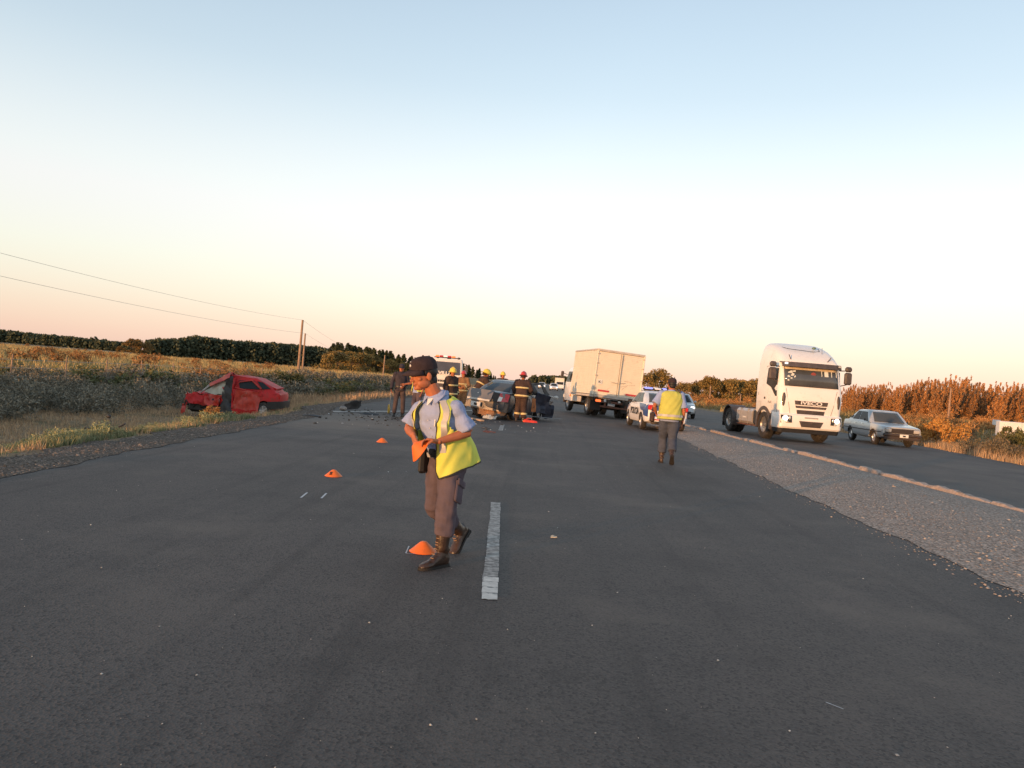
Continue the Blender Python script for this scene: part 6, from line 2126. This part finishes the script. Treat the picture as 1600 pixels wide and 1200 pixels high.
MB().box(p.J['wrL'] + Vector((-.02, 0, -.18)), (.12, .28, .30), None, b=.04).build('carried_bag', M_boot, p.root)

# ------------------------------------------------------------------ policemen at the left with the measuring wheel
p0 = gnd(622, 651)
J, f, hf = standing((p0.x, p0.y, 0), 197, 1.74, .0, 0, {'elR': (.27, -.02, 1.14), 'wrR': (.30, .10, .90), 'elL': (-.24, -.02, 1.14), 'wrL': (-.10, .17, 1.02)}, .12, (.25, 1, -.15))
p = Person('policeman in dark overalls holding a measuring wheel by the white edge line', (p0.x, p0.y, 0), J, f, hf, 1.74, .014, None, True)
p.body(hands=p.simple_hands(.6)); p.hair(); p.cap(M_navy); p.top(M_navy, True, .012, .02, 'shirt', .006, 9.0); p.trousers(mat('trouser_brown', (.085, .06, .06), .9, var=.15, bump=.3, bscale=12), .014, .08, .008, 4.0); p.boots(M_belt); p.belt()
MB().box(p.J['shR'].lerp(p.J['elR'], .35) + Vector((-.075, 0, 0)), (.012, .06, .07), None, b=.004).build('arm_patch', M_silver_patch, p.root)
wx = gnd(607, 646)
t = empty('measuring_wheel', (wx.x, wx.y, 0), R(20), 'white measuring wheel with yellow disc beside the policeman in overalls', 'measuring wheel')
b = MB(); rg = []
for q in range(25):
    a = 2 * math.pi * q / 24
    rg.append([(x_, (.15 + r_) * math.cos(a), .16 + (.15 + r_) * math.sin(a)) for x_, r_ in ((-.02, -.012), (.02, -.012), (.02, .01), (-.02, .01))])
b.loft(rg, cap=False)
for q in range(3):
    a = math.pi * q / 3
    b.tube([(0, .14 * math.cos(a), .16 + .14 * math.sin(a)), (0, -.14 * math.cos(a), .16 - .14 * math.sin(a))], .012, 6)
b.lathe([(.002, -.03), (.06, -.028), (.06, .028), (.002, .03)], 'x', (0, 0, .16), 14)
b.build('wheel', mat('wheel_yellow', (.62, .40, .06), .6), t)
hd = p.J['wrR'] + p.loc - t.location
hd = Matrix.Rotation(R(-20), 3, 'Z') @ hd
MB().tube([(0.04, 0, .16), Vector((.04, 0, .16)).lerp(hd, .97)], .017, 8).tube([(.04, 0, .16), (0, 0, .16)], .015, 6).build('shaft', M_plate, t)
MB().tube([Vector((.04, 0, .16)).lerp(hd, .93), Vector((.04, 0, .16)).lerp(hd, 1.08)], .022, 8).build('grip', M_ink, t)
pp = at(650, 650, 24.6)
J, f, hf = standing((pp.x, 24.6, 0), 140, 1.74, .0, 0, {'elR': (.26, .05, 1.15), 'wrR': (.36, .28, 1.10)}, .12, (.1, 1, -.1))
p = Person('officer in blue shirt and yellow vest reaching out, almost hidden by the front policeman', (pp.x, 24.6, 0), J, f, hf, 1.74, .016)
p.body(hands=p.simple_hands(.3)); p.hair(); p.cap(); p.top(M_shirt, False, .012, .02, 'shirt', .005, 3.0, .006); p.trousers(M_trouser, .014, .1, .008, 5.0); p.boots(M_belt)
vest(p, .034, M_vest, (30, 26, 30, 50), -.02, None, 32, {4: (4, 30), 28: (4, 30)}, False, .02)

# ------------------------------------------------------------------ firefighters round the grey wreck
def firefighter(label, loc, face, h, helm, arms=None, lean=0.0, look=None, coat=None, gait=0.0, stripes=True, stance=.12, build=1.12):
    J, f, hf = standing(loc, face, h, lean, gait, arms, stance, look)
    p = Person(label, loc, J, f, hf, h, .015, 'firefighters at the crash', False, build)
    coat = coat or M_turnout
    p.cape_m = coat
    p.body(hands=p.simple_hands(.45))
    p.helmet(helm)
    p.top(coat, True, .032, .10, 'coat', .008, h * 9, .014, .02)
    p.trousers(coat, .026, .10, .009, h * 5, wide=.020)
    p.boots(M_boot, .45, size=1.12)
    if stripes:
        p.torso_band(-.06, .06, .044, M_stripe, flare=.02)
        p.torso_band(.52, .63, .044, M_stripe)
        for sd in 'LR':
            a, b_ = p.J['kn' + sd], p.J['an' + sd]
            MB().tube([a.lerp(b_, .46), a.lerp(b_, .62)], [.114, .112], 16).build('reflective_stripe', M_stripe, p.root)
            a, b_ = p.J['el' + sd], p.J['wr' + sd]
            MB().tube([a.lerp(b_, .62), a.lerp(b_, .80)], [.088, .086], 14).build('reflective_stripe', M_stripe, p.root)
    return p
firefighter('firefighter in red helmet standing with his back turned at the grey wreck', (-.66, 28.15, 0), -8, 1.80, M_helm_r, {'elL': (-.30, .04, 1.14), 'wrL': (-.28, .22, .96), 'elR': (.31, .06, 1.15), 'wrR': (.24, .28, 1.0)}, .05, (.1, 1, -.25), None, 0, True, .11, 1.2)
q = at(704, 620, 25.5)
firefighter('firefighter in yellow helmet standing before the fire engine', (q.x, 25.5, 0), 235, 1.70, M_helm_y, look=(.5, 1, -.1))
q = at(722, 620, 33.5)
firefighter('firefighter in red helmet and tan coat facing the camera left of the grey wreck', (q.x, 33.5, 0), 172, 1.68, M_helm_r, {'elL': (-.28, .02, 1.14), 'wrL': (-.10, .24, 1.05), 'elR': (.28, .02, 1.14), 'wrR': (.12, .24, 1.05)}, coat=M_tan)
q = at(757, 620, 30.4)
firefighter('firefighter in yellow helmet leaning over the left flank of the grey wreck', (q.x - .30, 30.4, 0), -70, 1.88, M_helm_y, {'elL': (-.24, .34, 1.12), 'wrL': (-.2, .50, 1.0), 'elR': (.24, .34, 1.12), 'wrR': (.2, .50, 1.0)}, .22, (0, 1, -.4))
q = at(783, 620, 35.2)
firefighter('firefighter in yellow helmet behind the roof of the grey wreck', (q.x, 35.2, 0), 200, 1.78, M_helm_y)
# ------------------------------------------------------------------ grey wreck
M_grey = mat('grey_paint', (.105, .105, .115), .34, .35, var=.08, scale=3, coat=.45, dirt=(.16, .13, .10), dirt_amt=.35)
M_bare = mat('torn_metal', (.34, .30, .27), .5, .5, var=.3, scale=9, dirt=(.12, .09, .07), dirt_amt=.5)
M_tan_panel = mat('bumper_core', (.34, .17, .085), .75, var=.2, scale=7)
M_orange_panel = mat('orange_inner_panel', (.52, .18, .06), .7, var=.15)
M_tarp = mat('dark_blue_sheet', (.022, .025, .045), .6, var=.3, scale=5)
M_foam = mat('white_plastic', (.62, .60, .56), .7, var=.1)
def grey_wreck():
    c = modern_saloon('wrecked_car', 'dark grey saloon wreck with crushed front and sprung boot in mid road', (-1.10, 30.05, .0), R(-24), M_grey, 'wrecked car', None, (0, R(1.0)))
    def bash(me):
        k = lambda v: float(smooth01((v.y - .15) / 1.2)) + .10 * float(smooth01((-1.6 - v.y) / .4)) * (v.z < .8)
        crumple(me, .26, 2.1, k, 3.0)
        for v in me.vertices:
            if v.co.y > .9:
                t = (v.co.y - .9)
                v.co.y -= t * .55; v.co.z += .18 * math.sin(t * 3.0) * (v.co.z > .5)
        return me
    c.body(bash)
    c.side_pane([(-1.18, 1.03), (-.30, 1.0), (-.34, 1.38), (-.70, 1.385)]); c.side_pane([(-.23, 1.0), (.45, .99), (.15, 1.36), (-.27, 1.38)])
    c.end_pane(False, ((-.60, .60, 1.02), (-.48, .48, 1.385)), M_glass_l, 'rear_window')
    for y in (-1.0, -.265): c.seam([(y, .34), (y, .6), (y, .92)])
    r = c.root
    # boot lid, sprung and pushed over to the left
    panel('boot_lid', [(-.80, -2.13, .70), (.22, -2.22, .66), (.30, -2.10, 1.06), (-.74, -2.06, 1.09)], 10, 5, .010, 1.5, .03, mat('lid_grey', (.13, .13, .14), .38, .3, var=.08, scale=3, coat=.3), r, 4)
    MB().slab([(-.78, -2.17, .69), (.20, -2.245, .655), (.21, -2.24, .72), (-.77, -2.165, .755)], -.02).build('chrome_strip', M_foam, r)
    MB().loft([[(-.31, -2.185, .96), (-.29, -2.19, .925), (-.33, -2.19, .925)], [(-.31, -2.20, .96), (-.29, -2.205, .925), (-.33, -2.205, .925)]]).build('emblem', M_chrome, r)
    MB().loft([[(.24, -2.16, .66), (.50, -2.14, .65), (.54, -2.12, .98), (.32, -2.13, 1.0)], [(.24, -2.0, .66), (.50, -2.0, .65), (.54, -1.95, .98), (.32, -1.95, 1.0)]]).build('boot_opening', M_black, r, False)
    o = MB().loft([[(.50, -2.20, .68), (.84, -2.0, .69), (.85, -1.88, .96), (.56, -2.10, .99)], [(.48, -2.02, .63), (.72, -1.86, .65), (.74, -1.80, .98), (.56, -1.95, 1.01)]]).build('tail_lamp', M_red_lens, r, False)
    MB().slab([(.508, -2.208, .69), (.63, -2.135, .70), (.66, -2.085, .85), (.55, -2.150, .87)], -.02).build('clear_lens', M_lamp_off, o, False)
    panel('bumper', [(-.82, -2.20, .40), (.84, -2.04, .30), (.88, -2.02, .62), (-.80, -2.16, .66)], 14, 4, .007, 1.2, .05, mat('bumper_bronze', (.115, .098, .088), .40, .25, var=.1, scale=4, coat=.2, dirt=(.13, .10, .08), dirt_amt=.2), r, 7)
    panel('bumper_core', [(-.30, -2.12, .14), (.80, -2.0, .16), (.82, -1.96, .32), (-.36, -2.12, .38)], 12, 4, .09, 3.2, .02, M_tan_panel, r, 9, cut=lambda u, v: v < .35 and math.sin(u * 19) > .1)
    number_plate(r, (-.36, -2.235, .52), .40, .17, -1, '', Matrix.Rotation(.05, 3, 'Y'))
    panel('torn_liner', [(-.1, -2.10, .03), (.42, -2.05, .02), (.46, -2.0, .14), (-.14, -2.06, .15)], 10, 3, .05, 6, .008, M_foam, r, 2, cut=lambda u, v: v > .5 and math.sin(u * 23) > .3)
    for sd in (-1, 1): MB().box((sd * .45, -1.7, .34), (.3, .5, .18), b=.05).build('silencer', M_under, r)
    # ripped front: doors, inner panels and sheets
    panel('bent_door', [(.86, .30, .28), (1.24, 1.15, .24), (1.16, 1.10, .98), (.90, .36, 1.02)], 9, 8, .10, 2.5, .04, M_tarp, r, 11)
    panel('door_frame', [(.84, .28, 1.0), (1.16, 1.10, .98), (.86, .72, 1.46), (.70, .10, 1.44)], 8, 6, .06, 2.2, .03, M_black, r, 12, cut=lambda u, v: .22 < u < .78 and .2 < v < .8)
    panel('orange_inner_panel', [(.90, -.02, .34), (1.02, .12, .34), (1.0, .12, .84), (.90, 0, .86)], 5, 7, .03, 4, .03, M_orange_panel, r, 13, cut=lambda u, v: .3 < u < .7 and .25 < v < .6)
    panel('crushed_bonnet', [(-.70, 1.10, .86), (.76, 1.05, .80), (.80, 1.55, .92), (-.62, 1.62, 1.0)], 12, 8, .16, 2.4, .02, M_grey, r, 14)
    panel('torn_wing', [(.70, .9, .45), (1.10, 1.35, .42), (1.18, 1.50, .80), (.78, 1.0, .86)], 8, 6, .14, 3.0, .02, M_bare, r, 15)
    panel('hanging_sheet', [(.95, .95, .10), (1.28, 1.25, .08), (1.30, 1.20, .62), (1.0, .9, .66)], 6, 8, .07, 3.0, .015, M_tarp, r, 16)
    MB().tube([(1.14, .98, 1.0), (1.36, 1.08, .96)], .02, 6).ell((1.42, 1.08, .96), (.10, .05, .07)).build('mirror', M_foam, r)
    MB().tube([(.9, .1, .16), (1.5, .5, .15), (1.9, .75, .16)], .014, 6).build('bent_rail', M_steel, r)
    MB().tube([(1.02, -.2, .02), (1.03, -.18, .36)], .012, 6).build('prop', M_steel, r)
    MB().box((0, 1.15, .55), (1.3, .5, .5), b=.08).build('engine', M_under, r)
    c.wheels(.70, .20, 'spoke', skip=((1, 1), (1, -1)))
    wheel(r, (.74, .85, .30), .30, .20, 1, 'spoke', .38)
    wheel(r, (-.72, .95, .30), .30, .20, -1, 'spoke', .38)
grey_wreck()

# ------------------------------------------------------------------ red wreck in the ditch
M_redp = mat('red_paint', (.52, .022, .024), .55, var=.12, scale=3, coat=.0, spec=.3, dirt=(.22, .05, .035), dirt_amt=.4)
M_red_torn = mat('red_scraped', (.48, .045, .03), .45, var=.25, scale=7, dirt=(.42, .25, .18), dirt_amt=.2)
M_bag = mat('airbag_cloth', (.46, .46, .38), .9, var=.1, scale=6, bump=.3, bscale=14)
def red_wreck():
    p0 = at(372, 650, 25.0)
    zg = float(gz(p0.x, 25)) 
    # heading: nose to the left of the picture, a little towards the camera
    c = Car('wrecked_car', 'crushed red hatchback with folded roof lying in the ditch', 'wrecked car', (p0.x + .0, 25.2, -.49), R(97),
            [(-1.78, .46, .84, .60), (-1.72, .36, .90, .70), (-1.4, .30, .92, .77), (-.7, .25, .90, .80), (.2, .23, .88, .80), (.55, .24, .86, .78), (.62, .3, .84, .74)],
            [(.86, -1.66, .62, .74, .12), (1.10, -1.36, .50, .68, .12), (1.30, -.74, .35, .60, .13)], (-1.16, 5.0), .285, M_redp, (R(2), R(0)))
    def bash(me):
        k = lambda v: float(smooth01((v.y + .55) / .7)) * .9 + .25 * (v.x < -.5) * float(smooth01((v.y + 1.0) / .4))
        return crumple(me, .15, 3.0, k, 5.0)
    c.body(bash)
    c.root.scale = (1, .77, 1)
    c.root.location.z = -.38
    c.side_pane([(-.95, .97), (-.10, .93), (.02, 1.18), (-.62, 1.23)], name='side_window', t=.02)
    c.side_pane([(-1.36, 1.02), (-1.02, .98), (-.74, 1.22), (-.98, 1.20)], name='quarter_window', t=.02)
    r = c.root
    # local: +y is the nose (left in the picture), -x ... the flank towards the camera is +x/-x by heading
    S = -1 if (Matrix.Rotation(R(97), 3, 'Z') @ Vector((-1, 0, 0))).y < 0 else 1
    def V(y, z, x): return (S * x, y, z)
    fr = MB(); fr.tube([V(-.98, 1.00, .72), V(-.55, 1.23, .70), V(-.05, 1.14, .74), V(.06, .95, .86), V(-.40, .90, .84)], .022, 6).tube([V(-.55, 1.22, .70), V(-.98, .98, .79)], .020, 6)
    fr.build('bent_window_frame', M_red_torn, r)
    panel('door_panel', [V(-1.0, .26, .80), V(.04, .26, .86), V(.02, .88, .88), V(-.95, .90, .81)], 14, 9, .06, 3.5, .02, M_red_torn, r, 3)
    panel('sill', [V(-.95, .10, .74), V(.25, .02, .84), V(.25, .26, .86), V(-.95, .30, .80)], 10, 3, .05, 3, .03, M_redp, r, 4)
    # gap where the body is torn at the middle pillar
    panel('torn_pillar', [V(.06, -.02, .86), V(.62, -.02, .88), V(.50, 1.22, .72), V(.20, 1.30, .68)], 6, 14, .10, 3.2, .03, M_black, r, 6)
    panel('pillar_sheet', [V(.06, .30, .92), V(.12, .28, .94), V(.24, 1.26, .72), V(.16, 1.28, .66)], 4, 12, .06, 3.2, .02, M_redp, r, 8)
    panel('folded_roof', [V(.36, 1.37, .72), V(.44, 1.32, -.45), V(1.22, .98, -.50), V(1.16, .92, .70)], 10, 10, .09, 2.2, .02, M_redp, r, 10)
    panel('roof_edge', [V(.35, 1.22, .80), V(1.12, .90, .76), V(1.14, .98, .74), V(.36, 1.39, .76)], 10, 3, .03, 3.0, .03, mat('red_bright', (.52, .05, .03), .3, var=.1, coat=.5), r, 11)
    panel('front_pillar', [V(1.10, .92, .76), V(1.40, .66, .80), V(1.46, .66, .78), V(1.17, .95, .74)], 5, 2, .02, 4.0, .03, M_bare, r, 12)
    panel('airbag', [V(.50, .66, .74), V(1.30, .64, .64), V(1.0, .94, .54), V(.50, 1.26, .62)], 10, 9, .07, 3.0, .05, M_bag, r, 13)
    MB().ell(V(.62, .84, .68), (.06, .12, .11)).build('red_cushion', M_redp, r)
    panel('windscreen_remains', [V(1.0, .60, .45), V(1.46, .60, .35), V(1.22, .90, .2), V(.82, 1.05, .35)], 6, 6, .06, 3.0, .01, M_glass, r, 14)
    panel('front_door', [V(.60, .26, .92), V(1.16, .34, .94), V(1.22, .64, .84), V(.52, .68, .86)], 10, 7, .09, 3.4, .03, M_red_torn, r, 15)
    MB().ell(V(.86, .50, .965), (.025, .05, .035)).build('door_hole', M_black, r)
    panel('bonnet', [V(1.05, .66, .85), V(2.02, .56, .72), V(1.98, .58, -.62), V(1.10, .70, -.66)], 14, 12, .10, 2.6, .02, M_redp, r, 16)
    panel('front_wing', [V(1.05, .32, .90), V(2.02, .26, .78), V(2.04, .58, .74), V(1.05, .68, .86)], 12, 6, .10, 3.2, .02, M_redp, r, 17)
    panel('crushed_nose', [V(2.02, .22, .74), V(2.06, .24, -.62), V(2.0, .60, -.6), V(2.02, .58, .74)], 10, 5, .14, 3.0, .02, M_red_torn, r, 18)
    MB().box((0, 1.3, .22), (1.3, 1.3, .40), b=.08).build('engine_bay', M_black, r)
    b = MB(); rr = random.Random(4)
    for q in range(26):
        p = Vector(V(rr.uniform(.2, 2.1), rr.uniform(0, .30), rr.uniform(.3, .9)))
        b.tube([p, p + Vector((rr.uniform(-.2, .2), rr.uniform(-.3, .3), rr.uniform(-.15, .2)))], rr.uniform(.01, .03), 5)
    tag(b.build('torn_parts', M_under, r), kind='stuff')
    panel('bumper_remains', [V(1.98, -.02, .78), V(2.18, -.06, .74), V(2.14, .22, .70), V(1.96, .26, .74)], 5, 4, .08, 4, .02, M_red_torn, r, 19)
    # rear bumper, lamp, wheel
    MB().loft([[V(-1.30, .36, .80), V(-1.30, .60, .82), V(-1.30, .62, .70), V(-1.30, .36, .68)], [V(-1.72, .38, .74), V(-1.72, .64, .76), V(-1.68, .64, .64), V(-1.68, .38, .62)], [V(-1.88, .42, .50), V(-1.88, .64, .50), V(-1.78, .64, .46), V(-1.78, .42, .46)], [V(-1.90, .42, -.50), V(-1.90, .64, -.50), V(-1.80, .64, -.46), V(-1.80, .42, -.46)]]).build('rear_bumper', M_black, r)
    MB().box(V(-1.68, .80, .66), (.08, .16, .20), b=.03).build('tail_lamp', M_red_lens, r)
    for s_ in (-1, 1): wheel(r, (s_ * .71, -1.16, .285), .285, .18, s_, 'spoke', .38)
    panel('spoiler', [V(-1.36, 1.10, .60), V(-1.56, 1.04, .58), V(-1.56, 1.05, -.58), V(-1.36, 1.11, -.6)], 3, 6, .01, 2, .03, M_redp, r, 21)
    box_part('fuel_flap', V(-.98, .80, .825), (.012, .16, .10), M_redp, r, .004)
red_wreck()

# ------------------------------------------------------------------ what the crash left about
def debris(name, label, loc, build, cat, rz=0.0):
    t = empty(name, loc, rz, label, cat)
    build(t)
    return t
q = gnd(550, 640)
def f(t):
    panel('bumper_skin', [(-.42, 0, .02), (.30, .05, .0), (.44, .10, .42), (-.40, .06, .30)], 10, 6, .08, 2.5, .02, M_black, t, 31, cut=lambda u, v: v > .75 and u < .3)
    panel('bracket', [(.30, .02, .05), (.48, .08, .2), (.46, .10, .46), (.34, .06, .40)], 4, 5, .05, 4, .015, M_black, t, 32)
debris('bumper_fragment', 'large black piece of bumper standing at the left road edge', (q.x, q.y, 0.0), f, 'debris', R(8)).scale = (.66, .8, .8)
q = gnd(536, 642)
debris('crushed_can', 'small pale crumpled lump left of the black bumper piece', (q.x, q.y, 0), lambda t: MB().ell((0, 0, .08), (.13, .10, .09), None, 8, 6).build('lump', M_bare, t), 'debris')
q = gnd(161, 680, -.32)
def f(t):
    rr = random.Random(8); b = MB()
    b.box((0, 0, .16), (.36, .2, .16), b=.03)
    for k in range(12):
        p = Vector((rr.uniform(-.3, .3), rr.uniform(-.1, .1), rr.uniform(.04, .2)))
        b.tube([p, p + Vector((rr.uniform(-.16, .2), rr.uniform(-.1, .1), rr.uniform(-.08, .14)))], rr.uniform(.012, .028), 6)
    b.build('housing', M_black, t)
    MB().tube([(.10, 0, .2), (.13, 0, .36), (.08, .02, .46)], .012, 6).ell((.08, .02, .47), (.05, .03, .04)).build('stalk', M_black, t)
    MB().tube([(.2, 0, .2), (.36, .02, .30), (.42, 0, .34)], .022, 6).build('arm', M_black, t)
debris('engine_part', 'black broken engine part lying in the dry grass of the left verge', (q.x, q.y, float(gz(q.x, q.y))), f, 'debris', R(10))
q = gnd(828, 660)
def f(t):
    MB().loft([[(x, y * w, z * h) for y, z in ((-1, 0), (1, 0), (1, .7), (.5, 1), (-.5, 1), (-1, .7))] for x, w, h in ((-.36, .05, .08), (-.26, .12, .17), (.0, .10, .13), (.20, .09, .12), (.36, .05, .08))]).build('tool_body', mat('tool_red', (.62, .05, .035), .45, var=.1), t, False)
    MB().tube([(-.2, 0, .15), (-.12, 0, .22), (.04, 0, .21), (.10, 0, .13)], .018, 6).build('carry_handle', mat('tool_red_light', (.66, .10, .07), .45), t)
    MB().tube([(-.36, 0, .05), (-.62, -.08, .03), (-.86, -.05, .025), (-1.02, .12, .025), (-1.2, .3, .03)], .022, 6).build('hose', M_ink, t)
debris('rescue_tool', 'red hydraulic rescue tool with hose lying behind the firefighter', (q.x, q.y, 0), f, 'rescue tool', R(4)).scale = (.72, .75, .68)
q = gnd(745, 657)
debris('wooden_plank', 'pale wooden plank lying on the tarmac behind the grey wreck', (q.x, q.y, 0), lambda t: MB().box((0, 0, .035), (.95, .16, .06), None, b=.012).build('board', mat('plank_wood', (.42, .30, .21), .85, var=.2, scale=7), t), 'plank', R(-62))
for px, py, lab, w in ((488, 651, 'flat dark strip lying at the road edge behind the red wreck', .55), (577, 648, 'flat dark strip lying below the white edge line', .62), (760, 670, 'dark rubber piece on the tarmac before the grey wreck', .32), (765, 676, 'reddish dark scrap nearest the camera before the grey wreck', .34)):
    q = gnd(px, py)
    o = panel('scrap', [(-w / 2, -.06, .01), (w / 2, -.04, .01), (w / 2, .08, .03), (-w / 2, .06, .03)], 8, 3, .03, 5, .012, M_black if px != 765 else mat('rust_scrap', (.14, .05, .04), .8), None, px)
    o.location = (q.x, q.y, .012); tag(o, lab, 'debris')
q = gnd(865, 840)
o = panel('crushed_cup', [(-.028, -.02, .004), (.03, -.02, .004), (.028, .03, .012), (-.03, .025, .012)], 4, 3, .01, 20, .006, mat('cup_pale', (.50, .44, .34), .8), None, 3)
o.location = (q.x, q.y, .004); tag(o, 'small pale scrap alone on the tarmac right of the lane mark', 'scrap')
# small litter of glass, earth clods and trim
rr = np.random.default_rng(5)
n = 230
P = np.stack([rr.normal(-4.4, 1.5, n), rr.normal(24.6, 2.2, n), np.full(n, .002)], 1)
P = P[(P[:, 0] < -.9) & (P[:, 0] > -7.2) & (P[:, 1] > 19)]
tag(link('clods', pebbles('clods', P, .020, stone_mat('earth_clod', (.035, .028, .022), (.14, .11, .085)))), 'earth clods and dark crumbs strewn where the cars crashed', 'debris', kind='stuff')
n = 120
P = np.stack([rr.normal(-3.6, 2.0, n), rr.normal(25, 2.4, n), np.full(n, .002)], 1)
tag(link('glass_litter', pebbles('glass_litter', P, .012, stone_mat('glass_crumb', (.3, .3, .3), (.7, .7, .68)))), 'pale bits of glass and plastic strewn by the wrecks', 'debris', kind='stuff')
for o in list(_tmp_sc.collection.objects): bpy.data.objects.remove(o)
bpy.data.scenes.remove(_tmp_sc)
